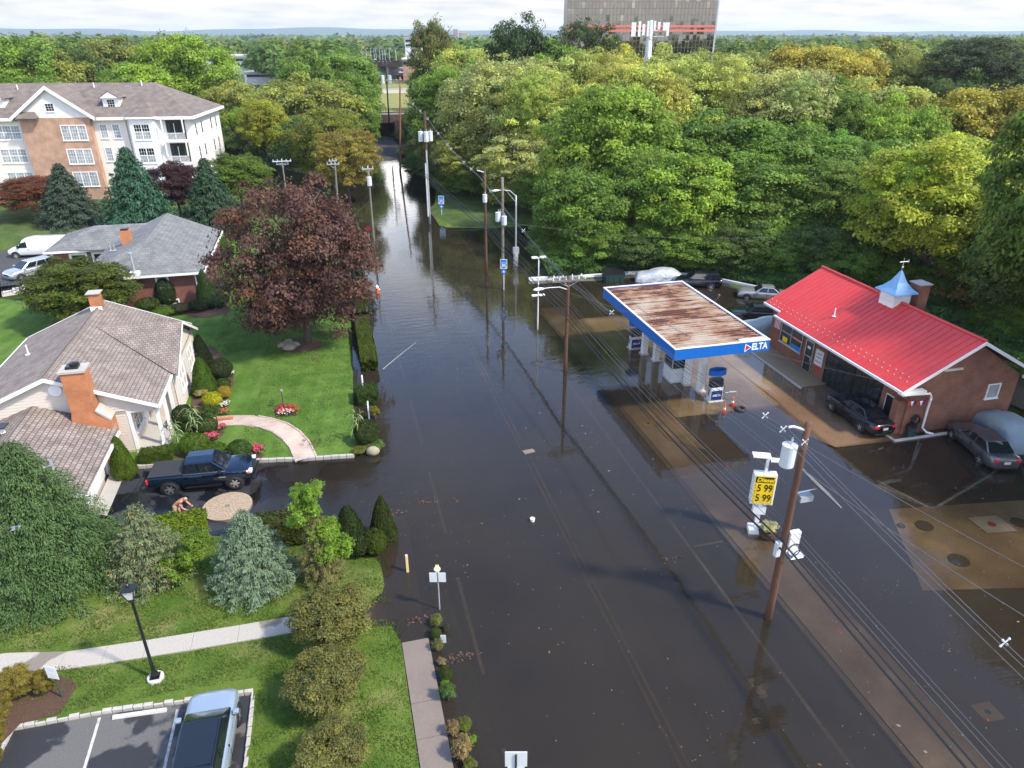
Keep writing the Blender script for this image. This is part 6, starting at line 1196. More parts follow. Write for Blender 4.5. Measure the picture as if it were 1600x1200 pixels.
sp = MB().slab([(.35, -.35, 7.1), (.35, .35, 7.2), (1.75, .1, 5.85), (1.75, -.6, 5.75)], .05).build('solar_panel', 'solar', t); MB().tube([(.35, -.35, 7.1), (.35, .35, 7.2), (1.75, .1, 5.85), (1.75, -.6, 5.75), (.35, -.35, 7.1)], .03, 5).tube([(.1, 0, 6.3), (.9, -.1, 6.45)], .03, 6).build('panel_frame', 'alu', sp); MB().box(.2, .75, -.2, .2, 5.95, 6.2).build('control_box', 'galv', t)
for z0, x0 in ((3.9, .35), (3.55, .6)): MB().tube([(x0 + .28 * math.cos(a), -.25, z0 - .2 + .3 * math.sin(a)) for a in np.linspace(0, 6.28, 17)], .022, 5, cap=False).build('cable_coil', 'wire', t)
B_ = pole(883, 580, 432, 'pole', 'brown pole with wide crossarm and street lamp before the canopy', .15); t = B_[0]; arm(t, B_[2] - .25, 2.5, 'polegrey', -.18, 6); arm(t, B_[2] - .18, 2.2, 'polegrey', .18, 4); lamp_arm(t, B_[2] - .95, -1.9, -.35)
Cp = pole(760, 425, 268, 'pole', 'red-brown pole with one small white transformer left of the grey pole', .15); t = Cp[0]; can(t, -.1, -.32, 7.2, .22, .8); MB().tube([(0, 0, Cp[2] - .1), (-.75, 0, Cp[2] + .15)], .05, 8).build('standoff_bracket', 'lightgrey', t)
D_ = pole(786, 452, 277, 'polegrey', 'weathered grey pole with two transformers and a blue route sign', .16); t = D_[0]; can(t, -.45, -.05, 6.6, .24, .85); can(t, .05, -.38, 6.3, .24, .85); can(t, -.2, .3, 6.6, .22, .8)
E_ = pole(806, 415, 305, 'galv', 'aluminium street lamp with curved arm over the flooded road', .11, name='street_lamp', cat='street lamp'); t = E_[0]; lamp_arm(t, E_[2] - .1, -1.9, -.4, .75); MB().tube([(0, 0, E_[2] - .75), (-1.0, -.2, E_[2] + .45)], .03, 6).build('lower_arm', 'galv', t); MB().tube([(0, 0, -.4), (0, 0, 1.5)], .26, 12).build('base_column', 'kerbconc', t); MB().box(-.3, .3, -.2, .2, 1.3, 2.0).build('signal_box', 'galv', t)
F_ = pole(672, 350, 175, 'galv', 'tall pale pole carrying a cluster of three white transformers', .14); t = F_[0]; [can(t, x, y, F_[2] - 3.4, .3, 1.2) for x, y in ((-.6, .0), (.0, -.5), (.6, .1))]; MB().tube([(0, 0, F_[2] - 4.4), (0, 0, F_[2] + .05)], .15, 10).build('upper_shaft', 'pole', t); MB().tube([(-.2, -.1, 1), (-.2, -.1, F_[2] - 6)], .09, 8).build('riser_pipe', 'lightgrey', t)
G_ = pole(625, 268, 120, 'poletan', 'tall orange-brown pole leaning beside the rail bridge', .19, ut=632); arm(G_[0], G_[2] - .6, 2.6, 'poletan', -.2, 4)
Hh = at(608, 190, 5); H_ = pole(608, 190, 95, 'poledark', 'black pole with twin white transformers on the grass bank', .17, z=5.0, ut=603); t = H_[0]; can(t, -.75, -.1, 7.6, .42, 1.7); can(t, .75, -.1, 7.6, .42, 1.7); arm(t, H_[2] - .3, 2.6, 'poledark', 0, 4)
I_ = pole(585, 384, 258, 'polegrey', 'grey pole with one white transformer left of the flooded road', .13, ut=575); can(I_[0], .05, -.3, I_[2] - 2.2, .26, 1.0); arm(I_[0], I_[2] - .4, 1.3, 'galv', -.1, 3)
J_ = pole(530, 345, 250, 'polegrey', 'grey pole topped with insulator cluster behind the purple maple', .14, z=.3, ut=525); arm(J_[0], J_[2] - .5, 1.6, 'galv', -.1, 4); arm(J_[0], J_[2] - .1, 1.0, 'galv', -.1, 3)
K_ = pole(452, 335, 248, 'polegrey', 'grey pole with white crossarm between maple and leafy trees', .14, z=.3); arm(K_[0], K_[2] - .3, 2.4, 'lightgrey', -.1, 5); arm(K_[0], K_[2] - .7, 1.6, 'galv', .1, 3)
L_ = pole(1316, 440, 358, 'poledark', 'dark leaning pole at the edge of the wood behind the station', .13, z=.3, ut=1333)
fp = pole(840, 515, 402, 'white', 'white floodlight mast standing in the water before the canopy', .06, name='floodlight', cat='floodlight'); t = fp[0]; z = fp[2]
for s in (-1, 1): MB().box(s * .35 - .24, s * .35 + .24, -.16, .16, z - .06, z + .06).build('lamp_head', 'white', t, bevel=.02)
for s in (-1, 1): MB().box(s * .3 - .24, s * .3 + .24, -.16, .16, z * .48, z * .48 + .1).build('sign_light', 'white', t, bevel=.02)
wb_ = thing('white_board', 'long white board lying on the crossarm height behind the lamp pole', 'board', (0, 0, 0)) if False else None
# comm and power wires
nxt = Vector((15.2, -24, 0)); wcount = [0]
def wire(a, b, sag, r, label, m='wire', name='power_cable', grp=None, spc=(), n=18):
    a, b = Vector(a), Vector(b); pts = [a.lerp(b, k / n) - Vector((0, 0, 4 * sag * (k / n) * (1 - k / n))) for k in range(n + 1)]
    o = MB().tube([tuple(p - a) for p in pts], r * .68, 5).build(name, m, loc=a); tag(o, label, 'cable', grp)
    for f_ in spc:
        p = a.lerp(b, f_) - Vector((0, 0, 4 * sag * f_ * (1 - f_))) - a; spacer(o, p)
    return o
def up(P_, z, dx=0, dy=0): return Vector((P_[1].x + dx, P_[1].y + dy, z))
def lean_A(z): return A[1].x
a_, b_, c_, d_, f_, g_ = [q for q in (A, B_, Cp, D_, F_, G_)]
BN = ('thick black cable', 'thickest lowest black cable', 'lowest thin grey cable', 'middle thin grey cable', 'topmost thin grey cable'); PN = ('spacer carrying power wire', 'lower plain power wire', 'inner plain power wire'); SN = ('upper thin secondary wire', 'middle thin secondary wire', 'lowest thin secondary wire')
G1, G2, G3 = 'bundled black telephone cables along the right side of the road', 'overhead power wires on insulated spacers', 'thin secondary wires between the road poles'
for i, (z, r_, dx) in enumerate(((4.15, .055, -.2), (3.85, .07, -.25), (4.3, .02, .1), (4.55, .016, .18), (4.75, .014, .2))):
    wire(up(a_, z, dx), Vector((nxt.x + dx, nxt.y, z + .3)), .5, r_, BN[i] + ' from the nearest pole toward the lower right corner', 'wire' if i < 2 else 'wiregrey', 'telephone_cable', G1 + ' in front of the near pole')
    wire(up(a_, z, dx), up(b_, z + .55, dx), .42, r_ * .9, BN[i] + ' between the nearest pole and the crossarm pole', 'wire' if i < 2 else 'wiregrey', 'telephone_cable', G1 + ' between near pole and lamp pole')
    wire(up(b_, z + .55, dx), up(c_, z + .9, dx), .35, r_ * .9, BN[i] + ' between the crossarm pole and the red-brown pole', 'wire' if i < 2 else 'wiregrey', 'telephone_cable', G1 + ' beyond the lamp pole')
    if i < 3: wire(up(c_, z + .9, dx), up(f_, z + 2.2, dx), .35, r_ * .9, BN[i] + ' from the red-brown pole to the triple transformer pole', 'wire' if i < 2 else 'wiregrey', 'telephone_cable', G1 + ' farthest span')
for i, (dz, dx) in enumerate(((-.25, -.75), (-.5, -.95), (-.55, -.6))):
    sp_ = (.12, .5) if i == 0 else ()
    wire(up(a_, a_[2] + dz, dx), Vector((nxt.x + .5 + dx, nxt.y, 9.3 + dz)), 1.1, .018, PN[i] + ' from the nearest pole top toward the lower right', 'wiregrey', 'power_cable', G2 + ' near span', (.22,) if i == 0 else ())
    wire(up(a_, a_[2] + dz, dx), up(b_, b_[2] + .25 + dz * .5, dx * .5), .25, .017, PN[i] + ' from the nearest pole top to the crossarm pole', 'wiregrey', 'power_cable', G2 + ' middle span', (.06, .66) if i == 0 else ())
    wire(up(b_, b_[2] + .25 + dz * .5, dx * .5), up(c_, c_[2] + dz, -.7 + i * .15), .2, .017, PN[i] + ' from the crossarm pole to the red-brown pole', 'wiregrey', 'power_cable', G2 + ' third span', (.38, .8) if i == 0 else ())
    wire(up(c_, c_[2] + dz, -.7 + i * .15), up(f_, f_[2] + dz, i * .15), .5, .017, PN[i] + ' from the red-brown pole up to the triple transformer pole', 'wiregrey', 'power_cable', G2 + ' fourth span', (.1, .22, .45, .52, .7, .93) if i == 0 else ())
    wire(up(f_, f_[2] + dz, i * .15), up(g_, g_[2] + dz, .3 * i), .5, .016, PN[i] + ' from the triple transformer pole toward the orange pole', 'wiregrey', 'power_cable', G2 + ' farthest span', (.1, .3) if i == 0 else ())
for i, (z, zb) in enumerate(((7.35, 6.95), (7.1, 6.7), (6.3, 5.9))):
    wire(up(a_, z, .15), up(b_, zb, .5 + i * .25), .35, .012, SN[i] + ' from the nearest pole to the crossarm pole', 'wiregrey', 'power_cable', G3 + ' toward the crossarm')
    wire(up(b_, zb, .5 + i * .25), up(d_, 6.9 - i * .4, .1), .35, .012, SN[i] + ' from the crossarm pole to the grey pole', 'wiregrey', 'power_cable', G3 + ' toward the grey pole')
wire(up(a_, 7.4, .1), Vector((23, 3, 5.6)), .5, .02, 'twisted pale service cable from the nearest pole across the flooded lot', 'wiregrey')
wire(up(a_, 8.4, .1), Vector((26, -2, 7.3)), .6, .016, 'thin high service wire running right over the tank covers', 'wiregrey')
wire(up(b_, 6.0, .1), (31.6, 31.2, 3.3), .35, .014, 'pale service wire from the crossarm pole to the red-roofed station', 'wiregrey')
wire(up(D_, 6.5, .1), up(L_, L_[2], 0), 1.0, .014, 'single wire sagging across the wood front to the dark leaning pole', 'wiregrey')
wire(up(I_, 5.2), at(283, 512, 3.4), .7, .012, 'thin white service drop crossing the lawn to the cream house', 'wiregrey')
wire(up(J_, 5.9), up(F_, 6.5), .6, .014, 'wire crossing the flooded road from the maple pole to the triple transformer pole', 'wire'); wire(up(I_, 7.0), up(F_, 7.6), .7, .02, 'dark cable crossing the road before the blue reflection', 'wire'); wire(up(K_, 6.4), up(J_, 6.4), .4, .012, 'wire between the two grey poles behind the purple maple', 'wiregrey')
wire(up(G_, 11.0), up(H_, 14), .3, .02, 'upper guy wire between orange and black poles', 'wiregrey'); wire(up(G_, 8.0), up(H_, 9.5), .3, .02, 'lower guy wire between orange and black poles', 'wiregrey')
# price sign with planter
p = at(1176, 830, .0); ps = thing('price_sign', 'white post sign with yellow Diesel price face reading 599', 'sign', (p.x + .12, p.y, 0), R(-22))
MB().box(-.36, .36, -.3, .3, -.2, .26).build('footing', 'white', ps, bevel=.03); MB().box(-.1, .1, -.09, .09, .262, 1.8).build('post', 'white', ps); MB().box(-.3, .3, -.14, .14, 1.1, 1.55).build('lower_panel', 'white', ps)
bx = MB().box(-.53, .53, -.2, .2, 1.72, 3.42).build('cabinet', 'white', ps, bevel=.02); MB().box(-.46, .46, -.215, -.203, 1.79, 3.34).build('price_face', 'signyel', bx); MB().box(-.43, .43, -.222, -.216, 2.98, 3.29).build('header', 'black', bx)
text_mesh('lettering', 'Diesel', .31, 'signyel', bx, lambda x, y, z: (x, -.225 - z, 3.13 + y), .002, shear=.25, bold=.012); text_mesh('numerals', '5 99', .56, 'black', bx, lambda x, y, z: (x + .03, -.219 - z, 2.65 + y), .002, bold=.012, sx=.72); text_mesh('numerals', '5 99', .56, 'black', bx, lambda x, y, z: (x + .03, -.219 - z, 2.1 + y), .002, bold=.012, sx=.72)
b = MB()
for i in range(7): b.box(-.42, -.395, -.2205, -.2155, 1.86 + i * .155, 1.92 + i * .155).box(.40, .425, -.2205, -.2155, 1.86 + i * .155, 1.92 + i * .155)
b.build('small_print', 'black', bx)['kind'] = 'stuff'
MB().box(-.06, .06, -.06, .06, 3.422, 4.35).build('lamp_post', 'white', ps); MB().add([(-.75, -.35, 4.4), (.1, -.2, 4.3), (.1, .25, 4.3), (-.75, .1, 4.4), (-.75, -.35, 4.46), (.1, -.2, 4.36), (.1, .25, 4.36), (-.75, .1, 4.46)], [(3, 2, 1, 0), (4, 5, 6, 7), (0, 1, 5, 4), (1, 2, 6, 5), (2, 3, 7, 6), (3, 0, 4, 7)]).box(.12, .85, -.16, .16, 4.1, 4.17).build('flood_lamp', 'white', ps)
p = at(1198, 836, 0); pl = thing('planter', 'low round planter of white and green flowers under the price sign', 'planter', (p.x, p.y, -.1)); MB().lathe([(.34, 0), (.44, .4), (.38, .4), (.02, .34)], 18).build('pot', 'mulch', pl); foliage('flowers', LOOSE, (.42, .44, .26), pl, (0, 0, .62), (.46, .46, .36))
# street signs
def sign(u, vb, vt, label, w=.6, hgt=.8, z=0, face='white', name='road_sign', two=False, pm='galv', rz=0, back=False, r=.03):
    p = at(u, vb, z); d = FD(p); zt = deep(u, vt, d).z; t = thing(name, label, 'sign', tuple(p), rz - YAW); MB().tube([(0, 0, -.4), (0, 0, zt - z)], r, 8).build('post', pm, t)
    return t, zt - z
t, z = sign(687, 952, 885, 'grey backed road sign with yellow top plate in the planting strip'); MB().box(-.34, -.03, -.06, -.035, z - .78, z - .3).build('plate', 'lightgrey', t); MB().box(.03, .34, -.06, -.035, z - .78, z - .3).build('plate', 'lightgrey', t); MB().disc((0, -.06, z - .1), (0, 1, 0), .14, .03, 20).build('round_plate', 'white', t); MB().box(-.07, .07, -.03, .03, z - .3, z + .06).build('post_cap', 'signyel', t)
p = at(806, 1262, -.1); t = thing('road_sign', 'large blank grey sign back at the bottom edge of the picture', 'sign', (p.x, p.y, -.3), -YAW); zz = 2.75; MB().tube([(0, 0, 0), (0, 0, zz)], .035, 8).build('post', mat('green_post', (.03, .10, .07), .6), t); MB().box(-.34, .34, -.012, .012, zz - .55, zz + .12).build('plate', 'lightgrey', t, bevel=.01); MB().box(-.26, .26, -.012, .012, zz - 1.0, zz - .56).build('lower_plate', 'lightgrey', t, bevel=.01); MB().tube([(0, -.05, zz - 1.1), (0, -.05, zz + .05)], .025, 6).build('channel', M['green_post'] if 'green_post' in M else 'black', t)
p = at(98, 1090, .22); t = thing('notice_sign', 'small white notice on a green post by the golden bushes', 'sign', (p.x, p.y, p.z), R(-25)); MB().tube([(0, 0, -.2), (0, 0, 1.35)], .035, 8).build('post', mat('olive_post', (.04, .075, .045), .6), t); pl_ = MB().box(-.23, .23, -.05, -.038, 1.02, 1.62).build('plate', 'white', t, bevel=.004)
for i, w_ in enumerate((.3, .24, .1, .28, .2)): MB().box(-w_ / 2, w_ / 2, -.054, -.051, 1.5 - i * .1, 1.53 - i * .1).build('print', 'lightgrey', pl_)
def shield(u, vb, vt, label, w, vt2):
    p = at(u, vb, 0); d = FD(p) - .25; a = deep(u, vt, d); c = deep(u, vt2, d); t = thing('route_sign', label, 'sign', (a.x, a.y, 0), -YAW); MB().tube([(0, .03, -.4), (0, .03, a.z)], .04, 8).build('post', 'lightgrey', t); h_ = a.z - c.z; z0 = c.z
    pl_ = MB().box(-w / 2, w / 2, -.03, -.0, z0 + h_ * .36, z0 + h_).build('plate', 'white', t); MB().box(-w * .42, w * .42, -.045, -.032, z0 + h_ * .78, z0 + h_ * .97).build('word_panel', 'signblue', pl_)
    b = MB(); b.v = [(x * w * .44, y, z0 + h_ * zz_) for y in (-.045, -.032) for x, zz_ in ((-.95, .74), (.95, .74), (1, .6), (.75, .46), (0, .38), (-.75, .46), (-1, .6))]; b.f = [tuple(range(7)), tuple(range(7, 14))[::-1]] + [(i, 7 + i, 7 + (i + 1) % 7, (i + 1) % 7) for i in range(7)]
    b.build('shield', 'signblue', pl_); text_mesh('numerals', '80', h_ * .26, 'white', pl_, lambda x, y, zq: (x, -.048 - zq, z0 + h_ * .58 + y), .002, bold=.01)
    MB().disc((0, -.015, z0 + h_ * .16), (0, -1, 0), w * .36, .02, 20).build('direction_disc', 'signblue', t); MB().add([(-.08, -.06, z0 + h_ * .1), (.08, -.06, z0 + h_ * .1), (.08, -.06, z0 + h_ * .17), (.14, -.06, z0 + h_ * .17), (0, -.06, z0 + h_ * .25), (-.14, -.06, z0 + h_ * .17), (-.08, -.06, z0 + h_ * .17)], [(0, 1, 2, 3, 4, 5, 6)]).build('arrow', 'white', t)
shield(787, 452, 405, 'blue shield route sign above a round arrow on the grey pole', .66, 428); shield(689, 338, 306, 'small blue shield route sign at the grassy junction corner', .75, 326)
p = at(577, 374, 0); t = thing('stop_sign', 'dark red octagonal stop sign seen from behind at the left kerb', 'sign', (p.x, p.y, 0), -YAW); z = deep(577, 357, FD(p)).z; MB().tube([(0, 0, -.4), (0, 0, z + .3)], .035, 8).build('post', 'galv', t); MB().tube([(0, -.03, z), (0, -.05, z)], .36, 8).build('plate', mat('dull_red', (.22, .02, .025), .5), t)
p = at(637, 893, 0); t = thing('marker_post', 'faded yellow square marker post standing in the flood', 'post', (p.x, p.y, 0)); MB().box(-.06, .06, -.06, .06, -.4, .92).build('shaft', 'bollyel', t, bevel=.01); MB().box(-.055, .055, -.055, .055, .921, .95).build('cap', 'kerbconc', t)
# lamp post by the path
p = at(243, 1058, .3); lp = thing('lamp_post', 'black lantern lamp post on a round concrete foot by the path', 'lamp post', (p.x, p.y, .22)); LH = deep(208, 915, FD(p)).z - .22
MB().lathe([(.30, -.3), (.30, .10), (.28, .13), (.02, .13)], 24).build('footing', 'kerbconc', lp); MB().box(-.17, .17, -.17, .17, .131, .16).build('base_plate', 'black', lp); MB().lathe([(.15, .16), (.13, .3), (.075, .42), (.06, .8), (.075, .82), (.06, .85), (.048, LH - .75), (.08, LH - .72), (.1, LH - .66), (.05, LH - .62), (.02, LH - .62)], 14).build('shaft', 'black', lp, smooth=True)
ln = MB(); q0, q1, z0, z1 = .10, .21, LH - .6, LH - .16
for k in range(4):
    a = math.pi / 4 + k * math.pi / 2; ln.tube([(math.cos(a) * q0 * 1.41, math.sin(a) * q0 * 1.41, z0), (math.cos(a) * q1 * 1.41, math.sin(a) * q1 * 1.41, z1)], .015, 6)
ln.box(-q1, q1, -q1, q1, z1, z1 + .03).box(-q0, q0, -q0, q0, z0 - .03, z0).build('lantern_frame', 'black', lp)
for k in range(4):
    a = k * math.pi / 2; ca, sa = math.cos(a), math.sin(a); rot_ = lambda x, y, z: (x * ca - y * sa, x * sa + y * ca, z); MB().add([rot_(q0 - .012, -q0 * .85, z0 + .02), rot_(q0 - .012, q0 * .85, z0 + .02), rot_(q1 - .014, q1 * .85, z1 - .005), rot_(q1 - .014, -q1 * .85, z1 - .005)], [(0, 1, 2, 3)]).build('pane', mat('frosted_pane', (.62, .62, .58), .3) if k == 0 else M_fp, lp); M_fp = bpy.data.materials['frosted_pane']
MB().add([(-.25, -.25, z1 + .03), (.25, -.25, z1 + .03), (.25, .25, z1 + .03), (-.25, .25, z1 + .03), (-.1, -.1, LH - .02), (.1, -.1, LH - .02), (.1, .1, LH - .02), (-.1, .1, LH - .02)], [(3, 2, 1, 0), (4, 5, 6, 7), (0, 1, 5, 4), (1, 2, 6, 5), (2, 3, 7, 6), (3, 0, 4, 7)]).lathe([(.06, 0), (.06, .05), (.02, .1)], 10, (0, 0, LH - .02)).build('lantern_roof', 'black', lp)
# cones, tyre, bucket, hydrant
def cone(p, label, s=1):
    t = thing('traffic_cone', label, 'traffic cone', tuple(p)); MB().box(-.18 * s, .18 * s, -.18 * s, .18 * s, -.05, .03).build('base', 'orange', t); MB().lathe([(.13 * s, .03), (.085 * s, .25 * s), (.05 * s, .5 * s), (.03 * s, .7 * s), (.01, .72 * s)], 16).build('cone_body', 'orange', t, smooth=True); MB().lathe([(.098 * s, .26 * s), (.078 * s, .38 * s), (.07 * s, .38 * s)], 16).build('band', 'white', t)
cone(at(1144, 634, -.03), 'orange cone standing clear on the brown concrete by the tyre'); cone(at(1131, 645, -.05), 'orange cone with white band at the end of the guard rail')
for u, lab in ((581, 'left one of two orange cones before the rail bridge'), (590, 'right one of two orange cones before the rail bridge')): cone(at(u, 223, .1), lab, 1.5)
p = at(1142, 640, -.1); o = MB(); n = 24
for j in range(14):
    b = 2 * math.pi * j / 14; o.v += [(math.cos(a) * (.30 + .1 * math.cos(b)), math.sin(a) * (.30 + .1 * math.cos(b)), .1 * math.sin(b)) for a in (2 * math.pi * i / n for i in range(n))]
o.f = [(j * n + i, j * n + (i + 1) % n, ((j + 1) % 14) * n + (i + 1) % n, ((j + 1) % 14) * n + i) for j in range(14) for i in range(n)]
o = o.build('tyre', 'rubber', smooth=True, loc=(p.x + .5, p.y - .25, .02)); tag(o, 'loose black tyre lying in the water beside the cones', 'tyre')
p = at(832, 814, 0); t = thing('floating_bucket', 'small white bucket floating alone in the middle of the road', 'bucket', (p.x, p.y, -.08)); MB().lathe([(.1, 0), (.125, .24), (.13, .25), (.11, .25), (.02, .235)], 20).build('pail', 'white', t, smooth=False); MB().tube([(-.125, 0, .22), (-.1, .02, .28), (0, .05, .31), (.1, .02, .28), (.125, 0, .22)], .008, 5).build('handle', 'galv', t)
p = at(590, 458, 0); t = thing('fire_hydrant', 'red and white fire hydrant standing in the flood by the hedge', 'hydrant', (p.x, p.y, -.2)); MB().lathe([(.2, 0), (.16, .1), (.14, .65), (.18, .68), (.18, .72)], 14).build('barrel', 'orange', t); MB().lathe([(.17, .721), (.15, .85), (.08, .95), (.05, 1.02), (.01, 1.03)], 14).build('bonnet', 'white', t); MB().tube([(-.26, 0, .55), (.26, 0, .55)], .07, 10).build('outlet', 'white', t)
p = at(1112, 640, 0)
# dumpster, bin
p = at(958, 440, -.15); t = thing('dumpster', 'dark green dumpster against the white lot kerb', 'dumpster', (p.x, p.y, -.2), R(-4)); gm = mat('dark_green_steel', (.02, .05, .045), .5); b = MB().add([(-.95, -.6, 0), (.95, -.6, 0), (.95, .6, 0), (-.95, .6, 0), (-1.0, -.75, 1.0), (1.0, -.75, 1.0), (1.0, .7, 1.25), (-1.0, .7, 1.25)], [(3, 2, 1, 0), (4, 5, 6, 7), (0, 1, 5, 4), (1, 2, 6, 5), (2, 3, 7, 6), (3, 0, 4, 7)]).build('bin_body', gm, t, bevel=.03)
for s in (-1, 1): MB().slab([(s * .5 - .48, -.8, 1.06), (s * .5 + .48, -.8, 1.06), (s * .5 + .48, .72, 1.32), (s * .5 - .48, .72, 1.32)], .05).build('lid', 'black', t, bevel=.02); MB().box(s * 1.0 - .06, s * 1.0 + .06, -.5, .5, .6, .75).build('fork_pocket', gm, t)
for i in (-.6, 0, .6): MB().box(i - .04, i + .04, -.73, -.66, .05, .9).build('rib', gm, t)
t = thing('rubbish_bin', 'dark bin standing by the station brick pier', 'bin', (32.75, 30.4, -.1)); MB().lathe([(.22, 0), (.27, .8), (.29, .82), (.25, .82), (.02, .8)], 12).build('tub', gm, t); MB().lathe([(.29, .825), (.3, .87), (.05, .95)], 12).build('lid', 'black', t)
# person hosing the driveway
def person(pos, rz):
    J = {'pel': (0, 0, .86), 'spine': (.14, 0, 1.02), 'chest': (.33, 0, 1.17), 'neck': (.47, 0, 1.24), 'head': (.56, 0, 1.26), 'crown': (.66, 0, 1.27),
         'shL': (.38, .17, 1.17), 'elL': (.50, .24, .92), 'haL': (.70, .16, .80), 'shR': (.38, -.17, 1.17), 'elR': (.46, -.25, .91), 'haR': (.62, -.17, .74),
         'hipL': (0, .10, .82), 'knL': (.07, .12, .46), 'anL': (-.02, .13, .08), 'toL': (.15, .15, .03), 'hipR': (-.02, -.10, .82), 'knR': (.02, -.12, .45), 'anR': (-.08, -.13, .08), 'toR': (.09, -.15, .03)}
    Rr = dict(pel=.14, spine=.14, chest=.155, neck=.065, head=.10, crown=.085, shL=.075, elL=.05, haL=.042, shR=.075, elR=.05, haR=.042, hipL=.10, knL=.066, anL=.045, toL=.035, hipR=.10, knR=.066, anR=.045, toR=.035)
    E_ = [('pel', 'spine'), ('spine', 'chest'), ('chest', 'neck'), ('neck', 'head'), ('head', 'crown'), ('chest', 'shL'), ('shL', 'elL'), ('elL', 'haL'), ('chest', 'shR'), ('shR', 'elR'), ('elR', 'haR'), ('pel', 'hipL'), ('hipL', 'knL'), ('knL', 'anL'), ('anL', 'toL'), ('pel', 'hipR'), ('hipR', 'knR'), ('knR', 'anR'), ('anR', 'toR')]
    t = thing('person', 'bare-chested person in tan shorts bending over with a hose on the driveway', 'person', pos, rz)
    def skin(name, nodes, edges, rad, m):
        ix = {k: i for i, k in enumerate(nodes)}; me = bpy.data.meshes.new(name); me.from_pydata([J[k] for k in nodes], [(ix[a], ix[b]) for a, b in edges], []); me.materials.append(M[m]); o = bpy.data.objects.new(name, me); C.objects.link(o); o.parent = t
        s = o.modifiers.new('skin', 'SKIN'); s.use_smooth_shade = True
        for i, k in enumerate(nodes): me.skin_vertices[0].data[i].radius = (rad[k], rad[k])
        me.skin_vertices[0].data[0].use_root = True
        sb = o.modifiers.new('sub', 'SUBSURF'); sb.levels = 1; sb.render_levels = 2
        return o
    bd = skin('body', list(J), E_, Rr, 'skin')
    J['kL2'] = (.05, .12, .52); J['kR2'] = (.0, -.12, .51); J['waist'] = (.08, 0, .96)
    skin('shorts', ['pel', 'waist', 'hipL', 'kL2', 'hipR', 'kR2'], [('pel', 'waist'), ('pel', 'hipL'), ('hipL', 'kL2'), ('pel', 'hipR'), ('hipR', 'kR2')], dict(pel=.165, waist=.155, hipL=.125, kL2=.10, hipR=.125, kR2=.10), 'shorts')
    b = MB().lathe([(.02, .09), (.075, .07), (.1, .02), (.098, -.03), (.06, -.05)], 14, (.58, 0, 1.29)); b.build('hair', 'hair', t, smooth=True)
    b = MB()
    for s, hx in ((1, J['haL']), (-1, J['haR'])):
        for i in range(4): b.tube([(hx[0] + .02, hx[1] + (i - 1.5) * .018, hx[2]), (hx[0] + .075, hx[1] + (i - 1.5) * .02, hx[2] - .015), (hx[0] + .10 - .006 * abs(i - 1), hx[1] + (i - 1.5) * .017, hx[2] - .05)], .0095, 6)
        b.tube([(hx[0], hx[1] - s * .03, hx[2]), (hx[0] + .04, hx[1] - s * .06, hx[2] - .02), (hx[0] + .07, hx[1] - s * .05, hx[2] - .04)], .011, 6)
    b.build('fingers', 'skin', t, smooth=True)
    b = MB()
    for s in (1, -1): b.lathe([(.002, -.012), (.012, 0), (.002, .012)], 8, (.655, s * .035, 1.245)).tube([(.56, s * .098, 1.26), (.565, s * .112, 1.25)], .022, 6)
    b.build('eyes_and_ears', 'skin', t)
    return t
pp = at(283, 812, .17); person((pp.x - .1, pp.y, .17), R(-16))
hp = [(-8.35, 31.95, .85), (-8.2, 32.05, 1.0), (-8.0, 32.2, .95), (-7.95, 32.2, .6), (-8.0, 32.1, .22), (-7.7, 31.7, .2), (-7.0, 31.5, .18), (-6.6, 31.15, .17), (-6.9, 30.8, .17), (-7.6, 30.7, .2)]
o = MB().tube([(x - hp[0][0], y - hp[0][1], z - hp[0][2]) for x, y, z in hp], .016, 6).build('garden_hose', 'wire', loc=hp[0]); tag(o, 'black hose held by the bending person and trailing over the driveway', 'hose')
hp = [(-12.6, 36.6, .345), (-12.2, 36.9, .33), (-11.6, 36.4, .31), (-11.8, 35.2, .31), (-12.2, 34.3, .33), (-11.5, 33.6, .31), (-10.6, 33.7, .27), (-10.2, 32.9, .25), (-9.4, 32.6, .21)]
o = MB().tube([(x - hp[0][0], y - hp[0][1], z - hp[0][2]) for x, y, z in hp], .016, 6).build('garden_hose', 'wire', loc=hp[0]); tag(o, 'thin black hose looped on the asphalt before the garage', 'hose')
# birds
def bird(u, v, d, label, s=.34, roll=.4, yaw=.7):
    p = deep(u, v, d); o = MB(); rings = []
    for x, r_ in ((-.5, .03), (-.3, .10), (-.05, .16), (.2, .14), (.36, .09), (.46, .085), (.54, .05), (.62, .012)): rings.append([(x * s, math.cos(a) * r_ * s, math.sin(a) * r_ * s) for a in np.linspace(0, 6.283, 9)[:-1]])
    o = loft(rings)
    for sg in (1, -1): o.add([(.22 * s, sg * .1 * s, .05 * s), (-.12 * s, sg * .1 * s, .04 * s), (.26 * s, sg * .5 * s, .26 * s), (-.1 * s, sg * .5 * s, .24 * s), (-.02 * s, sg * .95 * s, .2 * s), (-.16 * s, sg * .8 * s, .19 * s)], [(0, 1, 3, 2), (2, 3, 5, 4)])
    o.add([(-.45 * s, .05 * s, 0), (-.45 * s, -.05 * s, 0), (-.85 * s, -.16 * s, .02 * s), (-.85 * s, .16 * s, .02 * s)], [(0, 1, 2, 3)])
    q = o.build('bird', 'bird', loc=p); q.rotation_euler = (roll, .1, yaw); tag(q, label, 'bird')
bird(80, 727, 24, 'grey bird flying over the brown garage roof', .34, .5, .6); bird(24, 826, 19, 'grey bird flying in front of the big dark spruce', .33, -.4, .9)
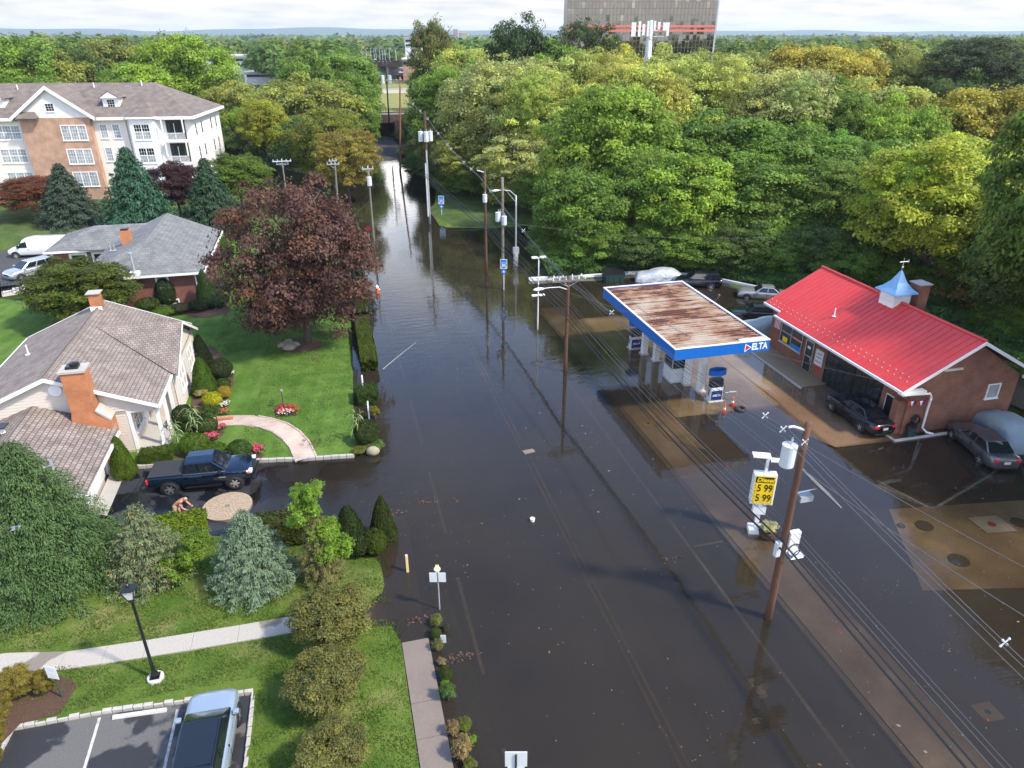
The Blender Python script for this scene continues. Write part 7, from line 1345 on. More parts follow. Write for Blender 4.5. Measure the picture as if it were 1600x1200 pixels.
# steps with black railing by the silver people carrier
rs = at(35, 455, .45); t = thing('garden_steps', 'low brick steps with black metal railing by the silver people carrier', 'steps', (rs.x, rs.y, .4), R(20))
for i in range(4): MB().box(-1.6 + i * .85, -.72 + i * .85, -.7, .7, 0, .16 * (i + 1)).build('step', 'stone', t)
for s in (-1, 1):
    b = MB().tube([(-1.5, s * .62, 1.05), (1.7, s * .62, 1.65)], .025, 6).tube([(-1.5, s * .62, .25), (1.7, s * .62, .8)], .02, 6)
    b.build('handrail', 'black', t)
    for k in range(13): x = -1.5 + k * 3.2 / 12; MB().tube([(x, s * .62, .1 + .17 * k / 3.6), (x, s * .62, 1.05 + .6 * k / 12)], .025 if k % 6 == 0 else .012, 5).build('baluster', 'black', t)
flat('upper_driveway', [(-50, 88.5), (-28.5, 87.8), (-27.5, 83.5), (-27.6, 76), (-29.3, 75.0), (-33, 74.2), (-50, 80)], .56, 'asphalt')
# cell mast
cm = deep(1015, 55, 165); t = thing('cell_mast', 'pale grey monopole mast crowned with white antenna panels', 'mast', (cm.x, cm.y, .3)); zt = deep(1015, 37, 165).z
MB().tube([(0, 0, 0), (0, 0, zt - .4)], .95, 16, .62).build('shaft', 'galv', t, smooth=True)
MB().tube([(-3.6, -.8, zt - 1.6), (3.6, -.8, zt - 1.6)], .07, 6).tube([(-3.6, .8, zt - 1.6), (3.6, .8, zt - 1.6)], .07, 6).tube([(-3.6, -.8, zt - 2.7), (3.4, -.8, zt - 2.7)], .06, 6).tube([(2.2, -.8, zt - 1.6), (.5, 0, zt - 3.4)], .07, 6).tube([(-3.6, -.8, zt - 1.6), (-3.6, .8, zt - 1.6)], .06, 6).tube([(3.6, -.8, zt - 1.6), (3.6, .8, zt - 1.6)], .06, 6).build('antenna_frame', 'lightgrey', t)
for x, w_, z0, z1, y in ((-3.6, .9, -2.7, -.1, -1.1), (-2.4, .5, -2.7, .1, -1.2), (-1.5, .55, -2.5, -.4, -1.0), (-.6, .5, -2.7, .2, -1.2), (.0, .55, -2.7, .35, -1.3), (.9, .4, -1.5, .2, -.2), (1.9, .5, -1.4, .0, .4), (2.9, .9, -1.6, -.1, -1.1), (3.5, .5, -2.6, -.1, -.9)): MB().box(x - w_ / 2, x + w_ / 2, y - .15, y + .15, zt + z0, zt + z1).build('antenna_panel', 'white', t, bevel=.03)
t.rotation_euler = (0, 0, -YAW)

# ------------------------------------------------------------------ rail bridge, far highway, distant town
br = thing('rail_bridge', 'dark steel railway bridge crossing the road on abutments', 'bridge', (9.5, 181, 0))
MB().box(-14, 16, -3, 3, 4.1, 4.9).build('deck', 'deck_steel', br); MB().box(-14, 16, -3.3, -3.0, 3.6, 5.4).box(-14, 16, 3.0, 3.3, 3.6, 5.4).build('girder', 'deck_steel', br)
for y in (-1.6, -.3, .9, 2.2): MB().box(-14, 16, y - .06, y + .06, 5.0, 5.2).build('rail', 'galv', br)
for k in range(36): MB().box(-13.6 + k * .82, -13.3 + k * .82, -2.6, 2.7, 4.903, 5.0).build('sleeper', 'poledark', br)
MB().box(-14, -7.4, -3.6, 4, -.5, 4.09).build('abutment', 'poledark', br); MB().box(7.0, 16, -3.6, 4, -.5, 4.09).build('abutment', 'poledark', br)
MB().box(-7.38, 6.98, 3.4, 4, -.3, 4.09).build('underpass_shade', 'poledark', br)  # dark slab filling the underpass, in place of the shade under the deck
flat('field', [(2, 187), (34, 187), (60, 300), (10, 300)], 5.05, 'field')
p0, p1 = at(592, 145, 5.2), at(650, 144, 5.2); gr2 = thing('guard_wall', 'low pale guard wall across the grassy field beyond the bridge', 'wall', tuple(p0), math.atan2(p1.y - p0.y, p1.x - p0.x)); MB().box(-20, 30, -.2, .2, -1, 1.0).build('wall_face', 'kerbconc', gr2); MB().box(-20, 30, -.28, .28, 1.001, 1.15).build('coping', 'kerbconc', gr2)
q = [at(u, v, 5.5) for u, v in ((575, 92), (600, 88), (700, 125), (690, 135), (640, 122))]; flat('highway', [(p.x, p.y) for p in q], 5.7, 'conc')
for i, (u, v, c_, lab) in enumerate(((612, 106, (.02, .02, .025), 'dark'), (622, 110, (.03, .03, .05), 'navy'), (628, 112, (.02, .02, .03), 'black'), (635, 112, (.75, .75, .75), 'white'), (617, 113, (.03, .05, .12), 'blue'), (626, 119, (.4, .05, .04), 'red'), (645, 116, (.8, .8, .8), 'bright white'))):
    p = at(u, v, 5.7); t = thing('car', lab + ' car far off on the highway beyond the railway bridge', 'car', (p.x, p.y, 5.7), R(110 + i * 5)); MB().add([(-2.3, -.9, .3), (2.3, -.9, .3), (2.3, .9, .3), (-2.3, .9, .3), (-2.3, -.9, .95), (2.2, -.9, .85), (2.2, .9, .85), (-2.3, .9, .95)], [(3, 2, 1, 0), (4, 5, 6, 7), (0, 1, 5, 4), (1, 2, 6, 5), (2, 3, 7, 6), (3, 0, 4, 7)]).build('body', paint(c_), t, bevel=.15); MB().add([(-1.9, -.8, .9), (1.0, -.8, .9), (1.0, .8, .9), (-1.9, .8, .9), (-1.4, -.65, 1.45), (.3, -.65, 1.45), (.3, .65, 1.45), (-1.4, .65, 1.45)], [(3, 2, 1, 0), (4, 5, 6, 7), (0, 1, 5, 4), (1, 2, 6, 5), (2, 3, 7, 6), (3, 0, 4, 7)]).build('cabin', 'glass', t); [MB().disc((x, s * .85, .33), (0, s, 0), .33, .1, 12).build('wheel', 'rubber', t) for x in (-1.4, 1.4) for s in (1, -1)]
o0, o1 = at(575, 95, 11), at(690, 97, 11); ov = thing('overpass', 'brown highway overpass carrying a row of street lamps', 'bridge', tuple(at(575, 95, 11)), math.atan2(o1.y - o0.y, o1.x - o0.x)); Lo = (o1 - o0).length
MB().box(-30, Lo + 30, -6, 6, -2, -.8).box(-30, Lo + 30, -6.3, -6.0, -2.2, .6).build('deck', 'deck_steel', ov)
for k in range(4): MB().box(k * Lo / 3 - .8, k * Lo / 3 + .8, -4, 4, -9, -2.01).build('pier', 'conc', ov)
for i, u in enumerate((573, 580, 585, 588, 594, 598, 602, 609, 619, 566)):
    p = at(u, 92, 11); t = thing('street_lamp', 'street lamp in the far row standing on the highway overpass', 'street lamp', (p.x, p.y, 10), 0, 'street lamps on the far overpass'); zt = deep(u, 76, FD(p)).z - 10; MB().tube([(0, 0, 0), (0, 0, zt)], .18, 8, .12).build('shaft', 'galv', t); MB().tube([(0, 0, zt), (.5, -1.6, zt + .3)], .09, 6).build('lamp_arm', 'galv', t); MB().box(.3, .8, -2.3, -1.6, zt + .2, zt + .38).build('lamp_head', 'lightgrey', t)
def block(u, vb, vt, wpx, d, m, label, name='building', cat='building', dep=20, rows=6, cols=6, gl='glass', roofm='conc'):
    a, c = deep(u, vb, d), deep(u, vt, d); w = wpx / F * d; t = thing(name, label, cat, (a.x, a.y, a.z - 6), -YAW); h_ = c.z - a.z + 6
    MB().box(-w / 2, w / 2, 0, dep, 0, h_).build('wall', m, t); MB().box(-w / 2 - .3, w / 2 + .3, -.3, dep + .3, h_ + .001, h_ + h_ * .03 + .3).build('roof', roofm, t)
    for r_ in range(rows): MB().box(-w * .44, w * .44, -.25, -.005, 6 + (h_ - 6) * (r_ + .25) / rows, 6 + (h_ - 6) * (r_ + .7) / rows).build('window', gl, t)
pinkm = mat('pink_brick', (.55, .38, .32), .8)
block(712, 60, 46, 7, 2600, pinkm, 'slim pinkish tower block on the skyline left of the tall trees', rows=8); block(722, 60, 52, 18, 2650, pinkm, 'broad pale block beside the slim tower on the skyline', rows=5)
block(1418, 66, 56, 6, 2400, 'white', 'white slab building leftmost of the right hand skyline towers', rows=4); block(1453, 66, 57, 9, 2500, 'lightgrey', 'pale grey tower block between the right skyline buildings', rows=6); block(1476, 68, 55, 9, 2500, 'white', 'tallest white tower block at the right skyline', rows=8)
block(645, 74, 60, 22, 420, 'lightgrey', 'pale two storey house peeking from the trees beyond the bridge', 'house', 'house', 9, 2); block(640, 103, 93, 20, 330, 'brickapt', 'small brown building with white top beside the overpass', 'building', 'building', 8, 1, roofm='white')
for u, v, w_, lab in ((375, 97, 100, 'long grey flat roofed store left of the far trees'), (415, 122, 60, 'low white roofed store glimpsed between leafy trees'), (365, 185, 50, 'grey metal shed behind the trees right of the apartments')): block(u, v, v - 8, w_, 420 if v < 110 else (300 if v < 150 else 150), 'lightgrey', lab, 'store', 'building', 40 if v < 150 else 14, 1)
block(1385, 262, 243, 28, 92, 'lightgrey', 'pale house wall glimpsed through the wood on the right', 'house', 'house', 7, 1)
# far hills on the horizon
b = MB(); pts = []
for i in range(140):
    a = -YAW * 0 + R(-70 + i * 1.0) + YAW; x, y = math.sin(a) * 6800, math.cos(a) * 6800; u = math.degrees(a - YAW)
    z = 52 + 22 * math.exp(-((u + 12) / 11) ** 2) + 6 * math.sin(i * .37) + 4 * math.sin(i * .9 + 1) + (8 if u < -25 else 0); pts.append((x, y, z))
for i in range(139):
    (xa, ya, za), (xb, yb, zb) = pts[i], pts[i + 1]; b.add([(xa * .93, ya * .93, 0), (xb * .93, yb * .93, 0), (xb, yb, zb), (xa, ya, za), (xa * 1.1, ya * 1.1, 0), (xb * 1.1, yb * 1.1, 0)], [(0, 1, 2, 3), (3, 2, 5, 4)])
b.build('hills', 'hills')['kind'] = 'structure'
# ------------------------------------------------------------------ far wood: one mass of tree tops
def far_wood():
    g = np.random.default_rng(5); P_, N_, T_, S_ = [], [], [], []
    n = 0
    def put(x, y, z0, h, r_, k, base):
        u = unit(k, g); u[:, 2] = np.abs(u[:, 2]); lob = 1 + .22 * np.sin(u[:, 0] * 5 + x) * np.sin(u[:, 1] * 4 + y)
        P_.append(np.array([x, y, z0 + h * .45]) + u * np.array([r_, r_, h * .55]) * (lob * g.uniform(.72, 1.0, k))[:, None]); N_.append(u + np.array([0, 0, .4]) + g.normal(size=(k, 3)) * .4)
        tt = g.uniform(.7, 1.3, k)[:, None] * base; T_.append(tt); S_.append(np.full(k, r_ * (2.3 if k > 300 else 2.9) / math.sqrt(k)) * g.uniform(.7, 1.3, k))
    cols = [np.array(c) for c in ((.8, 1, .8), (1.1, 1.15, .6), (1.5, 1.35, .75), (.7, .85, .9), (1.3, 1.25, .6), (.9, 1.1, .7))]
    for _ in range(2000):
        d = 255 * (1700 / 255) ** g.random(); l = g.uniform(-.86, .86) * d; x, y = l * CA + d * SA, -l * SA + d * CA
        uu = 800 + F * l / d
        if 555 < uu < 705 and d < 520: continue
        if 315 < uu < 440 and d < 560: continue
        if 870 < uu < 1130 and 236 < d < 300: continue
        h = g.uniform(11, 18) * (1 if d < 900 else .9) + (2 if uu < 350 else 0); r_ = g.uniform(4.5, 8.5) * (1 + d / 2600); put(x, y, min(gz(x, y), 5) - 1, h, r_, int(330 if d < 430 else np.clip(60000 / d, 60, 140)), cols[g.integers(0, 6)] * g.uniform(.75, 1.15))
    for _ in range(1500):
        d = 1700 * (6200 / 1700) ** g.random(); l = g.uniform(-.9, .9) * d; x, y = l * CA + d * SA, -l * SA + d * CA; put(x, y, 0, g.uniform(9, 16), g.uniform(16, 42), 46, cols[g.integers(0, 6)] * g.uniform(.75, 1.1))
    me = leaf_mesh('far_wood', np.concatenate(P_), np.concatenate(N_), np.concatenate(S_), .7, np.concatenate(T_), 'leaf', g=g); o = bpy.data.objects.new('far_wood', me); C.objects.link(o); o.color = (.14, .19, .05, 1); o['kind'] = 'stuff'
far_wood()
# ------------------------------------------------------------------ trees
GRN, BRT, OLV, DRK, YEL, PAL, WIL, ORG = (0.142, 0.243, 0.037), (0.203, 0.319, 0.037), (0.238, 0.275, 0.061), (0.093, 0.151, 0.037), (0.36, 0.378, 0.051), (0.336, 0.4, 0.094), (0.36, 0.405, 0.143), (0.36, 0.335, 0.053)
CN = {GRN: 'mid green', BRT: 'bright green', OLV: 'olive green', DRK: 'dark green', YEL: 'yellow green', PAL: 'pale green', WIL: 'grey green', ORG: 'golden brown'}
RW = {  # right hand wood, row by row: (u, top v, width px, forward distance, colour, fine?)
 'front row of the wood above the flooded lot': [(905, 255, 150, 75, GRN, 0), (960, 128, 215, 84, BRT, 0), (1015, 215, 170, 79, GRN, 0), (1075, 235, 175, 76, BRT, 0), (1130, 170, 210, 86, GRN, 0), (1195, 240, 180, 78, GRN, 0), (1250, 190, 200, 82, GRN, 0), (1310, 240, 170, 76, GRN, 0), (1345, 205, 190, 84, GRN, 0), (1410, 280, 160, 74, GRN, 0), (1565, 300, 190, 62, GRN, 0), (1620, 240, 180, 66, OLV, 0), (870, 330, 90, 78, GRN, 0)],
 'second row of the wood behind the front trees': [(740, 205, 140, 108, OLV, 1), (790, 80, 200, 112, WIL, 1), (705, 95, 130, 122, GRN, 0), (860, 100, 170, 104, PAL, 1), (930, 70, 170, 118, PAL, 1), (1010, 88, 200, 104, PAL, 1), (1095, 88, 180, 106, PAL, 1), (1170, 100, 170, 108, WIL, 1), (1240, 98, 190, 100, WIL, 1), (1300, 118, 170, 98, GRN, 0), (1370, 120, 190, 104, PAL, 0), (1425, 155, 150, 92, BRT, 0), (1490, 150, 150, 98, ORG, 0), (1570, 130, 190, 92, ORG, 0), (1640, 160, 160, 90, OLV, 0), (1590, 215, 150, 72, GRN, 0), (1470, 260, 140, 76, BRT, 0), (1640, 330, 170, 54, DRK, 0), (690, 180, 90, 118, OLV, 0), (820, 200, 150, 100, WIL, 1)],
 'third row of the wood toward the horizon': [(690, 62, 90, 165, BRT, 0), (722, 68, 110, 150, PAL, 0), (770, 85, 140, 140, GRN, 0), (865, 60, 120, 140, GRN, 0), (960, 58, 110, 150, YEL, 0), (1065, 72, 130, 150, PAL, 0), (1160, 76, 150, 145, PAL, 0), (1255, 64, 150, 140, ORG, 0), (1325, 66, 140, 140, ORG, 0), (1375, 56, 150, 155, OLV, 0), (1440, 74, 130, 145, OLV, 0), (1500, 110, 120, 130, DRK, 0), (1590, 95, 140, 140, DRK, 0), (668, 100, 60, 190, GRN, 0), (1020, 80, 100, 175, YEL, 0)],
 'shrubby trees along the water edge of the wood': [(660, 235, 70, 125, GRN, 0), (700, 240, 80, 112, DRK, 0), (735, 250, 90, 108, GRN, 0), (640, 225, 55, 150, OLV, 0), (800, 245, 90, 100, OLV, 0), (845, 265, 80, 95, GRN, 0), (655, 160, 60, 150, DRK, 0), (880, 380, 60, 73, GRN, 0), (642, 205, 56, 172, GRN, 0)],
 'low leafy edge right behind the lot kerb': [(875, 365, 90, 74, GRN, 0), (930, 345, 100, 73, GRN, 0), (985, 350, 110, 73, DRK, 0), (1045, 340, 110, 73, GRN, 0), (1105, 350, 110, 72, GRN, 0), (1165, 345, 120, 71, DRK, 0), (1225, 350, 120, 70, GRN, 0), (1285, 350, 120, 68, DRK, 0), (1345, 370, 120, 66, GRN, 0), (1400, 395, 120, 64, GRN, 0), (1455, 420, 120, 61, DRK, 0), (1500, 470, 120, 57, DRK, 0), (1560, 490, 130, 53, DRK, 0), (1610, 470, 130, 52, GRN, 0)]}
sp_ = {0: 'broadleaf tree', 1: 'feathery tree'}
LMR = [(645, 'beside the rail bridge'), (672, 'by the triple transformer pole'), (705, 'right of the triple transformer pole'), (735, 'left of the red-brown pole'), (765, 'above the red-brown pole'), (790, 'above the grey pole'), (820, 'above the street lamp'), (850, 'above the floodlight'), (880, 'above the lamp pole crossarm'), (912, 'left of the dumpster'), (945, 'above the dumpster'), (985, 'below the tower'), (1015, 'in line with the mast'), (1045, 'above the silver covered car'), (1085, 'above the navy estate car'), (1130, 'between estate car and coupe'), (1180, 'above the silver coupe'), (1215, 'left of the red roof'), (1250, 'above the far roof end'), (1285, 'above the red ridge end'), (1320, 'by the dark leaning pole'), (1350, 'left of the cupola'), (1385, 'above the cupola'), (1420, 'above the station chimney'), (1455, 'right of the cupola'), (1500, 'above the right roof half'), (1545, 'above the station gable'), (1575, 'near the right edge'), (1600, 'at the right edge'), (1645, 'cut by the right edge')]
LML = [(-10, 'cut by the left edge'), (15, 'at the left edge'), (45, 'above the left dormer'), (70, 'left of the brick gable'), (110, 'above the brick gable'), (170, 'above the right dormer'), (195, 'right of the right dormer'), (225, 'above the hipped roof end'), (280, 'above the roof corner'), (340, 'past the apartment end wall'), (352, 'just right of the apartments'), (368, 'behind the yellow leaved tree'), (388, 'right of the yellow leaved tree'), (430, 'behind the crossarm pole'), (446, 'far above the crossarm pole'), (480, 'left of the orange tinted tree'), (530, 'behind the yellow tinted tree'), (546, 'near the far road'), (565, 'overhanging the far road')]
def near(u, lm): return min(lm, key=lambda q: abs(q[0] - u))[1]
SHORT = {k: v for k, v in zip(RW, ('the front row of the wood', 'the second wood row', 'the rear wood', 'the waterside fringe', 'the low edge of the wood'))}
for row, lst in RW.items():
    for i, (u, v, w, d, c_, f_) in enumerate(lst):
        me = WISP[i % 3] if f_ else CROWN[i % 6]; j = rnd.uniform(.9, 1.1)
        tree(u, v, w, d, me, tuple(q * j for q in c_), f'{CN[c_]} {sp_[f_]} in {SHORT[row]}, {near(u, LMR)}', 'trees in the ' + row, zlow=-.1 if 'edge' in row else (.04 if 'front' in row else .12))
tree(1500, 205, 250, 64, MAPLE, (.32, .39, .05), 'big yellow green maple at the right above the red roof', zlow=.12)
tree(1405, 300, 120, 70, MAPLE, (.16, .24, .03), 'smaller yellow green maple left of the blue cupola top', zlow=.1)
tree(1535, 412, 150, 57, SPARSE, (.2, .14, .04), 'half bare brown tree behind the right end of the red roof', zlow=.2)
tree(672, 20, 70, 165, CROWN[2], (.13, .15, .035), 'tall thin topped yellowish tree rising above the skyline near the road', zlow=.1)
tree(815, 18, 105, 140, CROWN[4], (.045, .082, .024), 'tall dark tree breaking the skyline left of the tower', zlow=.1); tree(915, 24, 120, 150, WISP[1], (.055, .085, .026), 'dark tree standing against the left part of the glass tower', zlow=.1)
tree(1545, 52, 165, 135, WISP[2], (.055, .078, .032), 'broad dark tree with open branches on the right skyline', zlow=.45)
LW = {
 'trees behind the apartment roof': [(15, 48, 140, 150, GRN, 0), (70, 78, 120, 150, OLV, 0), (-10, 90, 130, 145, BRT, 0), (110, 70, 130, 158, DRK, 0), (170, 52, 150, 165, OLV, 0), (225, 92, 130, 150, BRT, 0), (280, 44, 140, 158, BRT, 0), (335, 118, 80, 165, GRN, 0), (195, 95, 110, 152, GRN, 0), (45, 105, 110, 144, GRN, 0)],
 'trees between the apartments and the road': [(365, 120, 100, 140, OLV, 0), (470, 76, 110, 150, GRN, 0), (530, 74, 130, 165, GRN, 0), (480, 118, 150, 138, OLV, 0), (545, 110, 90, 150, GRN, 0), (430, 175, 130, 125, DRK, 0), (385, 165, 90, 130, BRT, 0), (562, 150, 60, 142, GRN, 0), (350, 190, 80, 128, DRK, 0), (480, 185, 110, 118, DRK, 0), (545, 85, 80, 190, BRT, 0)]}
for row, lst in LW.items():
    for i, (u, v, w, d, c_, f_) in enumerate(lst):
        j = rnd.uniform(.9, 1.1); tree(u, v, w, d, CROWN[(i + 2) % 6], tuple(q * j for q in c_), f'{CN[c_]} broadleaf tree {"behind the apartments" if "behind" in row else "left of the road"}, {near(u, LML)}', row, zlow=.1, base=.4)
tree(510, 165, 120, 112, WISP[0], (.19, .22, .034), 'yellow tinted tree beside the far road behind the orange one', zlow=.08, base=.3); tree(535, 200, 105, 104, WISP[1], (.24, .215, .045), 'orange tinted young tree overhanging the far flooded road', zlow=.08, base=.3)
tree(405, 150, 75, 118, CROWN[1], (.25, .28, .03), 'slender yellow leaved tree right of the apartments', zlow=.3, base=.4)
tree(45, 275, 120, 94, MAPLE, (.15, .058, .030), 'rust red tree at the left before the apartments', zlow=.1, base=.4); tree(265, 250, 85, 93, MAPLE, (.055, .028, .030), 'dark purple leaved tree before the apartment balconies', zlow=.08, base=.4)
tree(365, 238, 105, 98, CROWN[3], (.10, .165, .018), 'lime green tree right of the apartments behind the grey roof', zlow=.1, base=.4)
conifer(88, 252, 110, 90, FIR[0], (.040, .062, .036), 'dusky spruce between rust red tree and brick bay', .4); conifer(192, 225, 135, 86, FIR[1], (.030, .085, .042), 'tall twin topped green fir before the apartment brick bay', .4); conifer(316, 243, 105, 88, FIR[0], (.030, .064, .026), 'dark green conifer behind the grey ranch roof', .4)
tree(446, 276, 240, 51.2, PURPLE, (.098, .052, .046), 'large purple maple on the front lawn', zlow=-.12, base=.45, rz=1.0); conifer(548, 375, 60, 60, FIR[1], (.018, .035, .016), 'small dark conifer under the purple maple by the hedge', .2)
t_ = tree(112, 408, 145, 56, CROWN[5], (.075, .105, .012), 'spreading olive juniper behind the cream house', zlow=.02, base=.45)
# tall trees along the right side of the lot, mirrored in its water
for i, (x, y, h_, r_, lab) in enumerate(((50, 38, 20, 6, 'green tree right of the station, mostly beyond the right edge'), (47.5, 27, 22, 6.5, 'tall green tree beside the flooded lot beyond the right edge'), (48, 16, 22, 7, 'green tree beyond the right edge mirrored over the tank covers'), (47, 5, 20, 6.5, 'green tree nearest the camera beyond the right edge'), (46, -6, 18, 6.5, 'green tree level with the camera beyond the right edge'))):
    t = thing('tree', lab, 'tree', (x, y, .3), 0, 'trees along the right side of the lot'); tk = bpy.data.objects.new('trunk', trunk_mesh('broad')); C.objects.link(tk); tk.parent = t; tk.scale = (h_ * .8, h_ * .8, h_); foliage('crown', CROWN[i], (.13, .22, .035), t, (0, 0, h_ * .54), (r_, r_, h_ * .5), i * 1.3)
# foreground
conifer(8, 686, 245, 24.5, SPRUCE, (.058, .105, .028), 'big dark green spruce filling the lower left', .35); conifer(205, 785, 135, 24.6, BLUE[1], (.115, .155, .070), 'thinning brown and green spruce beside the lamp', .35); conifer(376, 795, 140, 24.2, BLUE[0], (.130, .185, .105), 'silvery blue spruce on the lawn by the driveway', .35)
def vine_tree():
    p = at(505, 905, .3); d = FD(p); h_ = deep(498, 748, d).z - .3; t = thing('vine_tree', 'slim spruce smothered in bright green climbing vine', 'tree', (p.x, p.y, .3)); foliage('crown', BLUE[1], (.13, .145, .05), t, (0, 0, 0), (1.1, 1.1, h_ * .8)); tk = bpy.data.objects.new('trunk', trunk_mesh('conifer')); C.objects.link(tk); tk.parent = t; tk.scale = (h_ * .7, h_ * .7, h_)
    for x, y, z, s in ((-.25, -.1, h_ * .72, .75), (.1, -.2, h_ * .9, .55), (.35, -.2, h_ * .5, .7), (-.45, .1, h_ * .85, .5), (.9, .1, h_ * .28, .65), (.2, -.3, h_ * .32, .6), (-.7, 0, h_ * .62, .45)): foliage('vine', LOOSE, (.15, .27, .028), t, (x, y, z), (s * .95, s * .85, s * 1.15), x * 9)
vine_tree()
p = at(300, 905, .4); t = thing('leafy_shrub', 'loose light green sapling between the two spruces', 'shrub', (p.x, p.y, .3)); [foliage('foliage', LOOSE, (.12, .20, .022), t, (x, 0, z), (s, s, s * .9), x * 5) for x, z, s in ((-.4, .9, .8), (.2, 1.5, .7), (.5, 2.2, .6), (-.6, .6, .7))]
for i, (u, v, w, vt, lab) in enumerate(((522, 985, 155, 912, 'rear of the three brown tinged crab trees by the sidewalk'), (515, 1085, 150, 1008, 'middle of the three brown tinged crab trees by the sidewalk'), (525, 1195, 140, 1132, 'nearest of the three brown tinged crab trees at the bottom edge'))):
    p = at(u, v + 18, .3); d = FD(p); zt = deep(u, vt, d).z; rr_ = w / F * (d * CP + 20 * SP) / 2; t = thing('crab_tree', lab, 'tree', (p.x, p.y, .3), 0, 'crab trees along the verge'); foliage('crown', CRAB[i % 2], (.135, .145, .042), t, (0, 0, max(1.15, (zt - .3) * .45)), (rr_ * .86, rr_ * .86, max(1.05, (zt - .3) * .43)), i * 2.)
    st_ = MB(); [st_.tube([(0, 0, -.1), (math.cos(a) * .15, math.sin(a) * .15, .8), (math.cos(a) * .6, math.sin(a) * .6, 1.7)], .06, 6, .02) for a in (.2, 1.9, 3.6, 5.1)]; st_.build('trunk', 'bark', t)
